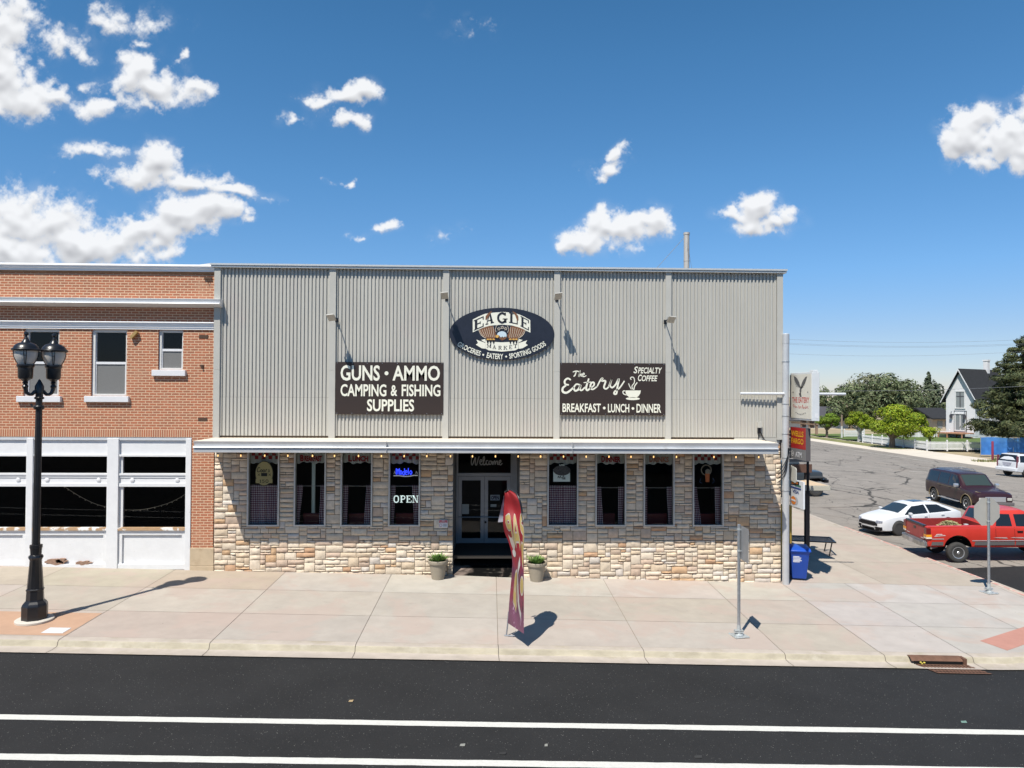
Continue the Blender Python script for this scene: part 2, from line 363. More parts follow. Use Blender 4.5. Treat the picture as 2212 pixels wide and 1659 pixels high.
# ---------------------------------------------------------------- ground
def zs(x, y): return -.0826-.0231*min(x, 30) + (.02*y if y < 0 else 0)
def zroad(x, y):
    near = zs(x, -6.1)-.15 + .018*(min(max(-7.2-y, 0), 8))
    if y <= -6.86: return near
    t = min((y+6.86)/9.9, 1); t = t*t*(3-2*t)
    q = min(max((x-17.6)/30.2, 0), 1); side = -.62-.19*q+1.35*q*(1-q)
    return near*(1-t) + (side if x > 17 else zs(x, 0)-.13)*t
def sheet(fn, xs, ys, dz=0):
    mb = MB(); mb.mesh([(x, y, fn(x, y)+dz) for y in ys for x in xs], [(j*len(xs)+i, j*len(xs)+i+1, (j+1)*len(xs)+i+1, (j+1)*len(xs)+i) for j in range(len(ys)-1) for i in range(len(xs)-1)]); return mb
def lin(a, b, n): return [a+(b-a)*i/n for i in range(n+1)]
M_ground = mat('dry_ground', (.33, .27, .18), .95, spec=.1, var=(.25, .25), stain=((.20, .22, .10), .12, .5, .7))
g = MB(); R = 3000
g.mesh([(-R, -R, -1.75), (R, -R, -1.75), (R, R, -1.75), (-R, R, -1.75)], [(0, 1, 2, 3)]); struct('ground', g, M_ground)
struct('yard_ground', sheet(lambda x, y: zs(x, y)-.22, [47.8, 60, 80, 120, 180], [-60, 0, 40, 60, 80, 120, 200]), M_ground)

def asphalt(name, col, fleck, cracks=False):
    m = bpy.data.materials.new(name); m.use_nodes = True; t = NT(m.node_tree); b = t.n['Principled BSDF']
    oc = t.new('ShaderNodeTexCoord').outputs['Object']
    f1 = t.noise(oc, 55, 3, .7); f2 = t.noise(oc, .7, 5, .6); f3 = t.noise(oc, 23, 2, .5)
    g_ = t.math('ADD', t.maprange(f1, .3, .72, .72, 1.30, False), t.maprange(f2, .3, .7, -.14, .14, False))
    vm = t.new('ShaderNodeVectorMath', operation='SCALE'); t.put(vm.inputs[0], (*col,)); t.put(vm.inputs['Scale'], g_); c = vm.outputs[0]
    vo = t.new('ShaderNodeTexVoronoi'); vo.inputs['Scale'].default_value = 34; t.put(vo.inputs['Vector'], oc)
    c = t.mix(t.math('MULTIPLY', t.maprange(vo.outputs['Distance'], .30, .10), t.maprange(f3, .58, .68, 0, fleck)), c, (.30, .29, .27, 1))
    if cracks:
        wv = t.vmath('ADD', oc, t.vmath('MULTIPLY', t.vmath('SUBTRACT', t.new('ShaderNodeTexNoise').outputs['Color'], (.5, .5, .5)), (1.1, 1.1, 0)))
        nn = t.n[-1]
        for nd in t.n:
            if nd.type == 'TEX_NOISE' and not nd.inputs['Vector'].is_linked: t.put(nd.inputs['Vector'], oc); nd.inputs['Scale'].default_value = .9; nd.inputs['Detail'].default_value = 5
        for scl, wd, st in ((.16, .012, .9), (.34, .010, .75), (.75, .012, .45)):
            v2 = t.new('ShaderNodeTexVoronoi', feature='DISTANCE_TO_EDGE'); v2.inputs['Scale'].default_value = scl; t.put(v2.inputs['Vector'], t.vmath('MULTIPLY', wv, (1, .6, 1)))
            c = t.mix(t.math('MULTIPLY', t.maprange(v2.outputs['Distance'], wd*1.2, wd*.35), t.maprange(t.noise(oc, .22, 2), .36, .52, 0, st)), c, (.035, .033, .03, 1))
        c = t.mix(t.maprange(t.noise(oc, .5, 4), .5, .8, 0, .5), c, (.255, .215, .18, 1))
    t.put(b.inputs['Base Color'], c); b.inputs['Roughness'].default_value = .88; b.inputs['Specular IOR Level'].default_value = .25
    bn = t.new('ShaderNodeBump'); bn.inputs['Strength'].default_value = .5; bn.inputs['Distance'].default_value = .01; t.put(bn.inputs['Height'], f1); t.l.new(bn.outputs[0], b.inputs['Normal'])
    return m
M_asp = asphalt('new_asphalt', (.0195, .0195, .020), 1); M_asp2 = asphalt('old_asphalt', (.235, .212, .186), .5, True)
struct('main_road', sheet(zroad, lin(-60, 18.2, 40)+lin(19, 90, 16), [-60, -30, -20, -15.2, -13, -11, -9, -8, -7.2, -6.86]), M_asp)
struct('intersection_road', sheet(zroad, lin(17, 47.8, 20), lin(-6.86, 3.1, 8)), M_asp)
struct('side_road', sheet(zroad, lin(17, 47.8, 24), lin(3.1, 20, 6)+[40, 70, 100, 150, 260]), M_asp2)
M_line = mat('road_line_paint', (.55, .54, .50), .7, spec=.2, var=(18, .10), stain=((.12, .12, .12), 30, .68, .78))
for yc in (-10.25, -11.74):
    mb = MB(); n = 300; xs_ = lin(-30, 40, n); e0 = [yc-.105+RNG.uniform(-.006, .006) for _ in xs_]; e1 = [yc+.105+RNG.uniform(-.006, .006) for _ in xs_]
    mb.mesh([(x, a, zroad(x, a)+.005) for x, a in zip(xs_, e0)] + [(x, a, zroad(x, a)+.005) for x, a in zip(xs_, e1)], [(i, i+1, n+2+i, n+1+i) for i in range(n)])
    struct('road_line', mb, M_line)
mb = MB()
for (xa, ya, xb, yb) in ((44.5, 42, 44.2, 64), (42.5, 34, 35.5, 36), (44, 38.5, 37, 40.5), (30, 60, 26, 61)):
    d = Vector((xb-xa, yb-ya, 0)); p_ = Vector((-d.y, d.x, 0)).normalized()*.06
    for k in range(6):
        a = Vector((xa, ya, 0))+d*(k/6); b = Vector((xa, ya, 0))+d*((k+1)/6)
        mb.face([Vector((q.x, q.y, zroad(q.x, q.y)+.008)) for q in (a-p_, b-p_, b+p_, a+p_)])
struct('parking_lines', mb, mat('worn_line', (.52, .50, .46), .8, var=(8, .2)))

# sidewalk panels, clipped by the rounded corner
XC, YC, RC = 12.4, -1.3, 4.85
def clip(poly):
    xm, ym = XC+RC, YC-RC
    def cut(pl, f):
        out = []
        for i, p in enumerate(pl):
            q = pl[(i+1) % len(pl)]; a, b = f(p), f(q)
            if a >= 0: out.append(p)
            if (a >= 0) != (b >= 0): t = a/(a-b); out.append((p[0]+(q[0]-p[0])*t, p[1]+(q[1]-p[1])*t))
        return out
    pl = cut(poly, lambda p: xm-p[0]); pl = cut(pl, lambda p: p[1]-ym)
    for k in range(17):
        a = -pi/2+(pi/2)*k/16; nx, ny = cos(a), sin(a); pl = cut(pl, lambda p: RC-((p[0]-XC)*nx+(p[1]-YC)*ny)) if pl else pl
    return pl
mb = MB(); G_ = .007
base_poly = []
XJ = [-45, -38.5, -35, -31.4, -28, -24.4, -20.9, -17.4, -13.87, -10.34, -6.75, -3.26, .21, 3.78, 7.28, 9.78, 12.0, 14.8, 17.25]
YJ = [-6.15, -4.2, -2.02, .05]
def panel(xa, xb, ya, yb, tint):
    pl = clip([(xa+G_, ya+G_), (xb-G_, ya+G_), (xb-G_, yb-G_), (xa+G_, yb-G_)])
    if len(pl) > 2: mb.col = tint; mb.face([(x, y, zs(x, y)) for x, y in pl])
for i, (xa, xb) in enumerate(zip(XJ, XJ[1:])):
    for j, (ya, yb) in enumerate(zip(YJ, YJ[1:])):
        k = RNG.uniform(-.018, .018); base = (.375, .333, .287) if xa < 9 else (.39, .365, .328)
        if xa < -9 and j == 2: base = (.375, .325, .26)
        if j == 2 and -7 < xa < 9: base = (.40, .368, .322)
        panel(xa, xb, ya, yb, tuple(c+k+RNG.uniform(-.008, .008) for c in base))
for i, (xa, xb) in enumerate(zip([9.6, 13.4, 17.25], [13.4, 17.25])):
    for j in range(18):
        k = RNG.uniform(-.03, .02); base = (.385, .338, .283); ya = .05+j*3.3; panel(xa, xb, ya, ya+3.3, tuple(c+k for c in base))
mb.col = None
struct('sidewalk', mb, M_conc)
sb = MB(); sb.mesh([(x, y, zs(x, y)-.012) for y in (-6.15, .2) for x in (-45, 9.7)], [(0, 1, 3, 2)])
pl = clip([(9.7, -6.2), (17.3, -6.2), (17.3, 60), (9.7, 60)]); sb.face([(x, y, zs(x, y)-.012) for x, y in pl])
struct('sidewalk_bed', sb, mat('joint_dirt', (.22, .19, .15), .95, spec=.1))
# kerb and gutter swept along the edge
path = [(x, YC-RC, 0, -1) for x in lin(-45, XC, 60)]
path += [(XC+RC*cos(a), YC+RC*sin(a), cos(a), sin(a)) for a in lin(-pi/2, 0, 18)[1:]]
path += [(XC+RC, y, 1, 0) for y in lin(YC, 12, 14)[1:]+lin(14, 80, 12)]
PROF = [(0, .001), (.20, .0), (.245, -.008), (.275, -.035), (.305, -.118), (.33, -.135), (.5, -.142), (.76, -.122)]
mb = MB(); vs = []
for (x, y, nx, ny) in path:
    zb = zs(x, max(y, -6.15)); 
    for d, dz in PROF: vs.append((x+nx*d, y+ny*d, zb+dz+ (0)))
n = len(PROF); mb.mesh(vs, [(i*n+k, i*n+k+1, (i+1)*n+k+1, (i+1)*n+k) for i in range(len(path)-1) for k in range(n-1)])
mb.m = [(1 if 2 < (i % (n-1)) < 5 or i % (n-1) == 2 else 0) for i in range(len(mb.f))]
kerb = struct('kerb', mb, [M_kerb, mat('kerb_face_dirt', (.37, .33, .25), .95, spec=.1, var=(3.2, .30, (.35, 1, 1)), stain=((.45, .41, .33), 1.5, .45, .75), bump=(40, .2))], smooth=True, sharp=50)
mb = MB()
for xj in [x for x in XJ if -44 < x < 12.3]:
    vs = []
    for s_ in (-.008, .008):
        for d, dz in PROF: vs.append((xj+s_+.03*d, YC-RC-d, zs(xj, -6.15)+dz+.004))
    mb.mesh(vs, [(k, k+1, n+k+1, n+k) for k in range(n-1)])
struct('kerb_joints', mb, mat('joint_dark', (.10, .085, .07), .95))
mb = MB()   # red kerb paint on the corner
for i, (x, y, nx, ny) in enumerate(path[:-1]):
    if not (66 < i < 92) or i % 7 == 0: continue
    x2, y2, nx2, ny2 = path[i+1]
    mb.face([(x+nx*.16, y+ny*.16, zs(x, y)+.006), (x+nx*.30, y+ny*.30, zs(x, y)+.002), (x2+nx2*.30, y2+ny2*.30, zs(x2, y2)+.002), (x2+nx2*.16, y2+ny2*.16, zs(x2, y2)+.006)])
struct('kerb_paint', mb, mat('worn_red_paint', (.50, .25, .21), .85, var=(7, .25), stain=((.52, .46, .39), 4, .45, .6)))
# coloured pads
M_pad = mat('peach_concrete', (.42, .27, .185), .9, spec=.2, var=(2.5, .08), bump=(50, .15))
mb = MB(); mb.face([(x, y, zs(x, y)+.004) for x, y in ((-13.86, -6.1), (-10.36, -6.1), (-10.36, -4.42), (-13.86, -4.42))]); struct('paving_pad', mb, M_pad)
mb = MB(); mb.face([(x, y, zs(x, y)+.004) for x, y in ((13.0, -5.25), (13.25, -5.92), (15.9, -4.4), (15.2, -4.0))]); struct('ramp_pad', mb, mat('red_concrete', (.40, .20, .155), .9, var=(3, .08), bump=(30, .3)))
# far side: pavement, verge, lawn
mb = sheet(lambda x, y: zs(x, y)-.02, [47.8, 48.3, 54.0], [3, 20, 40, 52, 70, 90, 130]); struct('far_sidewalk', mb, mat('far_concrete', (.56, .50, .42), .9, var=(.6, .1)))
mb = MB(); mb.box(47.6, 47.85, 3, 130, -1.2, zs(46, 0)-.005); struct('far_kerb', mb, M_kerb)
lawn = sheet(lambda x, y: zs(x, y)+.05, lin(54.6, 84, 6), lin(64.6, 100, 8)); M_lawn = mat('lawn_green', (.10, .14, .045), .95, spec=.1, var=(.6, .3)); struct('lawn', lawn, M_lawn)
mb = sheet(lambda x, y: zs(x, y)-.01, [50.6, 53.6], lin(66, 125, 10)); struct('verge', mb, mat('verge_grass', (.17, .17, .06), .95, var=(.8, .35)))
def GZ(xs, ys, z=-.776):
    d = ray(xs/1.35624, ys/1.35624); return CAM + d*((z-CAM.z)/d.z)

# ================================================================ market building
WINX = [(-8.02, -6.97), (-6.49, -5.44), (-4.96, -3.91), (-3.38, -2.33), (1.90, 2.94), (3.51, 4.55), (5.13, 6.18), (6.79, 7.84)]
WZ0, WZ1 = 1.58, 4.06
DX0, DX1 = -1.24, .97
BL, BR = -9.10, 9.80
mk = thing('market_building', 'wide two storey market with ribbed grey metal siding above tan ledge stone', 'building', (0, 0, -.2))
holes = [(a, b, WZ0, WZ1) for a, b in WINX] + [(DX0, DX1, -1, 4.12)]
mb = MB()
for (a, b, c, d) in rects(BL, BR, -.9, 4.6, holes): mb.box(a, b, -.006, .24, c, d)
mb.box(BL, BR, .01, .24, 4.6, 10.05)
mb.box(BL, BL+.2, .24, 16, -.9, 10.05); mb.box(BR-.2, BR, .24, 16, -.9, 10.05); mb.box(BL, BR, 15.8, 16, -.9, 10.05)
mb.build('wall', mat('mortar', (0, 0, 0)), mk)
mb = MB(); mb.box(BL+.2, BR-.2, .24, 15.8, 9.75, 9.95); mb.build('roof', mat('roof_gravel', (.3, .28, .26), .95), mk)
mb = MB(); mb.box(BL+.2, BR-.2, .24, 15.8, .45, .55); mb.box(BL+.2, BR-.2, .24, 15.8, 4.3, 4.4); mb.box(BL+.21, BR-.21, 7, 7.1, .55, 4.3); mb.build('interior', mat('dim_interior', (.05, .045, .04), .9, spec=.1), mk)
# ledge stones
def stone_wall():
    mb = MB(); r = random.Random(11)
    kx = sorted({BL, BR, *[v for p in WINX for v in p], DX0, DX1}); xl = [kx[0]]
    for a, b in zip(kx, kx[1:]):
        n = max(1, round((b-a)/.088)); xl += [a+(b-a)*i/n for i in range(1, n+1)]
    kz = [-.48, WZ0, WZ1, 4.5]; zl = [kz[0]]
    for a, b in zip(kz, kz[1:]):
        n = max(1, round((b-a)/.078)); zl += [a+(b-a)*i/n for i in range(1, n+1)]
    nx, nz = len(xl)-1, len(zl)-1; occ = [[False]*nz for _ in range(nx)]
    for i in range(nx):
        for j in range(nz):
            cx, cz = (xl[i]+xl[i+1])/2, (zl[j]+zl[j+1])/2
            if any(h[0] < cx < h[1] and h[2] < cz < h[3] for h in holes): occ[i][j] = True
    pal = [((.575, .485, .375), 11), ((.59, .505, .40), 11), ((.55, .445, .325), 7), ((.53, .415, .315), 5), ((.49, .33, .20), 1.6), ((.44, .28, .175), .7), ((.54, .485, .425), 3), ((.48, .37, .285), 3)]
    for j in range(nz):
        i = 0
        while i < nx:
            if occ[i][j]: i += 1; continue
            free = 0
            while i+free < nx and not occ[i+free][j]: free += 1
            h = r.choices((1, 2, 3, 4), (.20, .62, .13, .05))[0]; wd = {1: r.randint(2, 5), 2: r.randint(3, 6), 3: r.randint(3, 6), 4: 4}[h]
            wd = min(wd, free)
            if free-wd == 1: wd += 1
            h = min(h, nz-j)
            while h > 1 and any(occ[i+k][j+h-1] for k in range(wd)): h -= 1
            if wd == 1: h = min(h, 1)
            for k in range(wd):
                for l in range(h): occ[i+k][j+l] = True
            gp = .008; x0, x1, z0, z1 = xl[i]+gp, xl[i+wd]-gp, zl[j]+gp, zl[j+h]-gp
            c = r.choices([p[0] for p in pal], [p[1] for p in pal])[0]; kk = r.uniform(.94, 1.14); mb.col = tuple(v*kk for v in c)
            nu = max(3, wd+1); nv = 4 if h > 1 else 3; dep = r.uniform(.030, .058); sd_ = r.uniform(0, 99); tilt = r.uniform(-.010, .010)
            def fn(u, v):
                x = x0+(x1-x0)*u; z = z0+(z1-z0)*v
                e = min(u*(x1-x0), (1-u)*(x1-x0), v*(z1-z0), (1-v)*(z1-z0))
                nn = mnoise.noise((x*11, z*11, sd_)); n2 = mnoise.noise((x*30, z*30, sd_))
                j_ = .006 if e < 1e-6 else 0
                y = -(dep*(.35 if e < 1e-6 else 1) + nn*.018 + n2*.012 + tilt*(v-.5)*2)
                return Vector((x+j_*mnoise.noise((x*40, z*40, 3)), min(y, -.008), z+j_*1.3*mnoise.noise((z*40, x*17, 9))))
            st = len(mb.v); mb.grid(fn, nu, nv)
            ring = [k for k in range(nu+1)] + [(q+1)*(nu+1)-1 for q in range(1, nv+1)] + [nv*(nu+1)+k for k in range(nu-1, -1, -1)] + [q*(nu+1) for q in range(nv-1, 0, -1)]
            pts = [mb.v[st+k] for k in ring]
            for a, b in zip(pts, pts[1:]+pts[:1]): mb.face([(a[0], -.004, a[2]), (b[0], -.004, b[2]), b, a])
            i += wd
    return mb
stone_wall().build('ledge_stone', M_stone, mk, smooth=True, sharp=48)
# siding bays, pilasters, coping
PIL = [(-9.13, -8.93), (-5.36, -5.15), (-1.61, -1.41), (2.09, 2.29), (5.84, 6.03), (9.62, 9.82)]
ZB, ZT = 4.57, 10.14
for (a, b) in zip(PIL, PIL[1:]):
    x0, x1 = a[1], b[0]; per = .1213; mb = MB(); prof = []; x = x0
    while x < x1:
        for dx, y in ((0, -.074), (.056, -.074), (.063, -.032), (.114, -.032)):
            if x+dx < x1: prof.append((x+dx, y))
        x += per
    prof.append((x1, prof[-1][1]))
    for z0, z1, o in ((5.842, ZT, 0), (ZB, 5.86, -.004)):
        if o: z1 = 5.838
        vs = [(px, y+o, z) for z in (z0, z1) for px, y in prof]; n = len(prof)
        mb.mesh(vs, [(i, i+1, n+i+1, n+i) for i in range(n-1)])
        mb.face([(px, y+o, z0) for px, y in prof]+[(x1, .0, z0), (x0, .0, z0)])
    mb.col = None
    mb.build('siding_panel', M_siding, mk)
for (a, b) in PIL:
    mb = MB(); mb.box(a, b, -.135, .005, 4.50, 6.74); mb.box(a, b, -.137, .005, 6.744, ZT-.02); mb.build('pilaster', M_trim, mk)
mb = MB(); mb.box(-9.22, 9.92, -.20, .30, 10.11, 10.145); mb.box(-9.22, 9.92, -.185, .30, 10.15, 10.175); mb.box(-9.24, 9.94, -.23, .32, 10.178, 10.235)
mb.build('coping', mat('coping_metal', (.56, .56, .54), .35, .3, var=(5, .05)), mk)
mb = MB(); mb.box(8.2, 9.86, -.07, .0, 4.40, 4.56); mb.build('base_flashing', M_trim, mk)
# canopy
mb = MB(); CP = [(0, 4.50), (-1.72, 4.50), (-1.755, 4.49), (-1.69, 4.335), (-1.775, 4.325), (-1.785, 4.312), (-1.775, 4.298), (-1.74, 4.29), (-1.735, 4.155), (-1.70, 4.145), (0, 4.145)]
mb.prism([(y, z) for y, z in CP], lambda a, b, d: Vector((d, a, b)), -9.09, 9.02)
mb.m = [0]*len(mb.m)
for i, f in enumerate(mb.f):
    zz = [mb.v[k][2] for k in f]; ys_ = [mb.v[k][1] for k in f]
    if min(zz) > 4.49 and len(f) == 4: mb.m[i] = 1
    if max(zz) < 4.15: mb.m[i] = 2
mb.build('canopy', [mat('gutter_metal', (.60, .61, .62), .32, .35, var=(1.2, .10, (1, 1, .2)), stain=((.48, .47, .46), 3, .6, .8)), mat('canopy_deck', (.66, .57, .46), .8, var=(1.2, .1, (1, 3, 1))), mat('canopy_soffit', (.20, .18, .16), .8)], mk, smooth=True, sharp=20)
mb = MB()
for x in (-3.22, 2.53): mb.box(x, x+.012, -1.79, -1.60, 4.15, 4.503)
mb.build('canopy_joint', mat('joint_grey', (.4, .4, .4), .6), mk)
# windows
VAL = [None, 'BREAKFAST', 'LUNCH', None, None, 'DINNER', 'DRINKS', None]
M_redlet = mat('red_letter', (.27, .02, .025), .6); M_tan = mat('tan_letter', (.36, .17, .12), .6)
for i, (a, b) in enumerate(WINX):
    mb = MB(); t = .048
    mb.box(a, a+t, -.075, .10, WZ0, WZ1); mb.box(b-t, b, -.075, .10, WZ0, WZ1); mb.box(a+t, b-t, -.072, .10, WZ0, WZ0+t); mb.box(a+t, b-t, -.072, .10, WZ1-t, WZ1)
    wn = mb.build('window', M_alu, mk, bevel=.004)
    mb = MB(); mb.face([(a+t, .0, WZ0+t), (b-t, .0, WZ0+t), (b-t, .0, WZ1-t), (a+t, .0, WZ1-t)]); mb.build('pane', M_glass, wn)
    fn = yplane(.085); mb = MB()
    if VAL[i]:
        s = VAL[i]; x0 = a+.16+(.06 if len(s) < 9 else .0); x1 = b-.17; zt = 3.93
        put_text(mb, s[0], x0, x0+.12, zt-.22, zt, fn, .05); put_text(mb, s[1:], x0+.14, x1, zt-.22, zt-.03, fn, .05)
        o = mb.build('lettering', M_tan if s == 'DRINKS' else M_redlet, wn)
    else:
        for r_ in range(2):
            for k in range(8):
                if (k+r_) % 2 == (0 if i < 4 else 1): mb.box(a+.09+k*.112, a+.09+(k+1)*.112, .083, .087, 3.90-r_*.118, 4.01-r_*.118)
        mb.build('red_check_trim', M_redlet, wn)
# window curtains (hang inside: things of their own)
def gingham():
    m = bpy.data.materials.new('gingham'); m.use_nodes = True; t = NT(m.node_tree); b = t.n['Principled BSDF']
    uv = t.new('ShaderNodeAttribute', attribute_name='Col').outputs[0]; s = t.new('ShaderNodeSeparateXYZ'); t.put(s.inputs[0], uv)
    a = t.math('GREATER_THAN', t.math('FRACT', t.math('MULTIPLY', s.outputs[0], 1.0)), .5); c = t.math('GREATER_THAN', t.math('FRACT', s.outputs[1]), .5)
    col = t.ramp(t.math('MULTIPLY', t.math('ADD', a, c), .5), [(0, (.62, .58, .58)), (.5, (.30, .17, .20)), (1, (.10, .018, .035))]); t.n[-1].color_ramp.interpolation = 'CONSTANT'
    for e, p in zip(t.n[-1].color_ramp.elements, (0, .3, .8)): e.position = p
    t.put(b.inputs['Base Color'], col); b.inputs['Roughness'].default_value = .9; return m
M_ging = gingham(); M_val = mat('valance_cloth', (.50, .52, .50), .9, var=(20, .15, (1, 1, .2)))
def curtain_mesh(xa, xb, xc, xd, z0, z1, y, folds, name, parent):   # top edge xa..xb, bottom xc..xd
    nu, nv = 40, 26; me_v = []; P_ = []; uv = []
    for j in range(nv+1):
        v = j/nv; e = v*v*(3-2*v)
        for i in range(nu+1):
            u = i/nu; x = (xa+(xb-xa)*u)*e + (xc+(xd-xc)*u)*(1-e)
            yy_ = y + .022*sin(u*folds*2*pi+.6*sin(3*v)) + .006*sin(u*folds*5)
            P_.append((x, yy_, z0+(z1-z0)*v)); uv.append((u*max(xb-xa, xd-xc)*folds_len/.075, v*(z1-z0)/.075))
    mb = MB(); mb.mesh(P_, [(j*(nu+1)+i, j*(nu+1)+i+1, (j+1)*(nu+1)+i+1, (j+1)*(nu+1)+i) for j in range(nv) for i in range(nu)])
    o = mb.build(name, M_ging, parent, world=True); me = o.data
    at = me.color_attributes.new('Col', 'FLOAT_COLOR', 'POINT'); at.data.foreach_set('color', [c for a_, b_ in uv for c in (a_, b_, 0, 1)])
    for p in me.polygons: p.use_smooth = True
    return o
folds_len = 1.25
DRAWN = {0: ((0, .5), (.5, 1)), 4: ((0, .5), (.5, 1))}
SHAPE = {1: ((0, .20, 0, .09), (.82, 1, .78, 1)), 2: ((0, .18, 0, .15), (.80, 1, .74, 1)), 3: ((0, .17, 0, .12), (.75, 1, .82, 1)), 5: ((0, .19, .02, .26), (.80, 1, .80, .97)), 6: ((0, .13, 0, .13), (.82, 1, .88, 1)), 7: ((0, .16, .02, .30), (.80, 1, .82, 1))}
CLAB = ['closed red gingham cafe curtain below the oval gold beer sign', 'tied back gingham curtains and valance in the BREAKFAST window', 'open gingham curtains with valance in the LUNCH window', 'open gingham curtains in the window with the OPEN sign',
        'closed red gingham cafe curtain below the white beer poster', 'open gingham curtains with valance in the DINNER window', 'narrow open gingham curtains with valance in the DRINKS window', 'swept aside gingham curtains in the window with the beer glass sign']
for i, (a, b) in enumerate(WINX):
    a2, b2 = a+.05, b-.05; L = b2-a2; zt = 2.92 if i < 5 else 2.88
    c = thing('window_curtain', CLAB[i], 'curtain', ((a+b)/2, .12, 1.65), group='gingham cafe curtains in the shop windows')
    if i in DRAWN:
        curtain_mesh(a2, a2+L*.52, a2, a2+L*.51, 1.64, zt, .14, 8, 'curtain_panel', c); curtain_mesh(a2+L*.49, b2, a2+L*.5, b2, 1.64, zt, .16, 8, 'curtain_panel', c)
    else:
        for (p, q, r_, s_) in SHAPE[i]: curtain_mesh(a2+L*p, a2+L*q, a2+L*r_, a2+L*s_, 1.64, zt, .14, 4, 'curtain_panel', c)
    mb = MB(); mb.tube([(a2, .135, zt-.03), (b2, .135, zt-.03)], .008, 6); mb.build('curtain_rod', M_galv, c)
    mb = MB(); mb.grid(lambda u, v: Vector((a2+L*u, .12+.012*sin(u*30+i), 4.02-(.36+.025*sin(u*9+i*2)+.02*sin(u*23))*v)), 48, 2); mb.build('valance', M_val, c, smooth=True)
    if i not in (0, 4):
        pass
BOOTH = ['dark red seat back low in the BREAKFAST window', 'dark red seat back low in the LUNCH window', 'dark red seat back low in the OPEN sign window', 'small dark red seat back low in the DINNER window', 'dark red seat back low in the DRINKS window', 'dark red seat back low in the beer glass window']
for lab, i in zip(BOOTH, (1, 2, 3, 5, 6, 7)):
    a, b = WINX[i]; k = .18 if i != 5 else .34
    t_ = thing('booth_seat', lab, 'booth', ((a+b)/2, .5, .55), group='booth seats behind the shop windows')
    mb = MB(); mb.box(a+k, b-k+.05, .42, .54, .55, 1.93); mb.build('backrest', mat('red_vinyl', (.16, .012, .012), .35), t_, bevel=.02)
    mb = MB(); mb.box(a+k, b-k+.05, .54, 1.0, .55, 1.05); mb.build('seat', MATS['red_vinyl'], t_, bevel=.02)
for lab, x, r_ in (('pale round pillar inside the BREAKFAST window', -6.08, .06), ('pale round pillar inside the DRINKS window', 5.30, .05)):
    t_ = MB(); t_.tube([(x, .9, .55), (x, .9, 4.3)], r_, 16); tag(t_.build('interior_pillar', mat('pale_paint_glow', (.55, .60, .58), .5, emit=((.4, .5, .48), .08)), smooth=True), lab, 'pillar')  # faint emission lifts the pillar out of the dark; it is no lamp
# door recess
mb = MB(); YD = 2.3
mb.box(DX0-.1, DX0, -.01, YD, -.4, 4.12); mb.box(DX1, DX1+.1, -.01, YD, -.4, 4.12); mb.box(DX0, DX1, .0, YD, 4.10, 4.16)
mb.build('entrance_lining', mat('grey_lining', (.16, .165, .17), .5, var=(4, .15)), mk)
mb = MB(); mb.mesh([(x, y, z) for x in (DX0, DX1) for y, z in ((-.10, -.095), (.62, .14), (1.35, .20), (1.36, .36), (YD, .40), (YD, -.6), (-.1, -.6))], [(i, i+1, 8+i, 7+i) for i in range(4)])
mb.m = [0, 1, 1, 1]; mb.build('entrance_ramp', [M_conc, mat('ramp_grey', (.06, .06, .06), .9)], mk)
mb = MB(); mb.mesh([(x, y, z) for x in (DX0+.22, DX1-.22) for y, z in ((.60, .142), (1.30, .202))], [(0, 1, 3, 2)]); tag(mb.build('door_mat', M_rubber), 'black rubber mat on the ramp before the glass doors', 'mat')
mb = MB(); X0, X1 = -1.24, .80
mb.box(X0, X0+.06, YD-.06, YD+.1, .36, 4.1); mb.box(X1-.06, X1, YD-.06, YD+.1, .36, 4.1); mb.box(X0+.06, X1-.06, YD-.06, YD+.1, 2.98, 3.10); mb.box(X0+.06, X1-.06, YD-.06, YD+.1, 4.02, 4.1); mb.box(X1, DX1, YD-.03, YD+.1, .36, 4.1)
dfm = mb.build('door_frame', mat('grey_door', (.40, .41, .42), .4, .3, var=(3, .08)), mk, bevel=.004)
mb = MB(); mb.face([(X0+.06, YD, 3.1), (X1-.06, YD, 3.1), (X1-.06, YD, 4.02), (X0+.06, YD, 4.02)]); mb.build('transom_pane', M_glass, dfm)
def door_leaf(xa, xb, hx):
    mb = MB(); z0, z1 = .42, 2.97; s = .13; Y0, Y1 = YD-.045, YD+.0
    mb.box(xa, xa+s, Y0, Y1, z0, z1); mb.box(xb-s, xb, Y0, Y1, z0, z1); mb.box(xa+s, xb-s, Y0+.002, Y1, z0, z0+.30); mb.box(xa+s, xb-s, Y0+.002, Y1, z1-.14, z1)
    d = mb.build('door', MATS['grey_door'], mk, bevel=.004)
    mb = MB(); mb.face([(xa+s, YD-.02, z0+.3), (xb-s, YD-.02, z0+.3), (xb-s, YD-.02, z1-.14), (xa+s, YD-.02, z1-.14)]); mb.build('pane', glass_mat('door_glass', (.7, .72, .72), .9), d)
    mb = MB(); mb.tube([(xa+.02, YD-.10, 1.50), (xb-.02, YD-.10, 1.50)], .016, 8); mb.tube([(xa+.05, YD-.10, 1.5), (xa+.05, YD-.03, 1.5)], .012, 6); mb.tube([(xb-.05, YD-.10, 1.5), (xb-.05, YD-.03, 1.5)], .012, 6); mb.build('push_bar', M_galv, d, smooth=True)
    return d
dl = door_leaf(-1.17, -.225, 0); dr = door_leaf(-.215, .735, 0)
mb = MB(); mb.lathe([(.0, 0), (.035, .0), (.035, .02), (.02, .03), (.018, .05), (.04, .06), (.04, .09), (0, .1)], T=Matrix.Translation((-.17, YD-.045, 1.32)) @ Matrix.Rotation(pi/2, 4, 'X'), n=14); mb.build('door_knob', M_black, dr, smooth=True)
fn = yplane(YD-.024); mb = MB(); mb.box(.0, .34, YD-.026, YD-.022, 2.10, 2.30); 
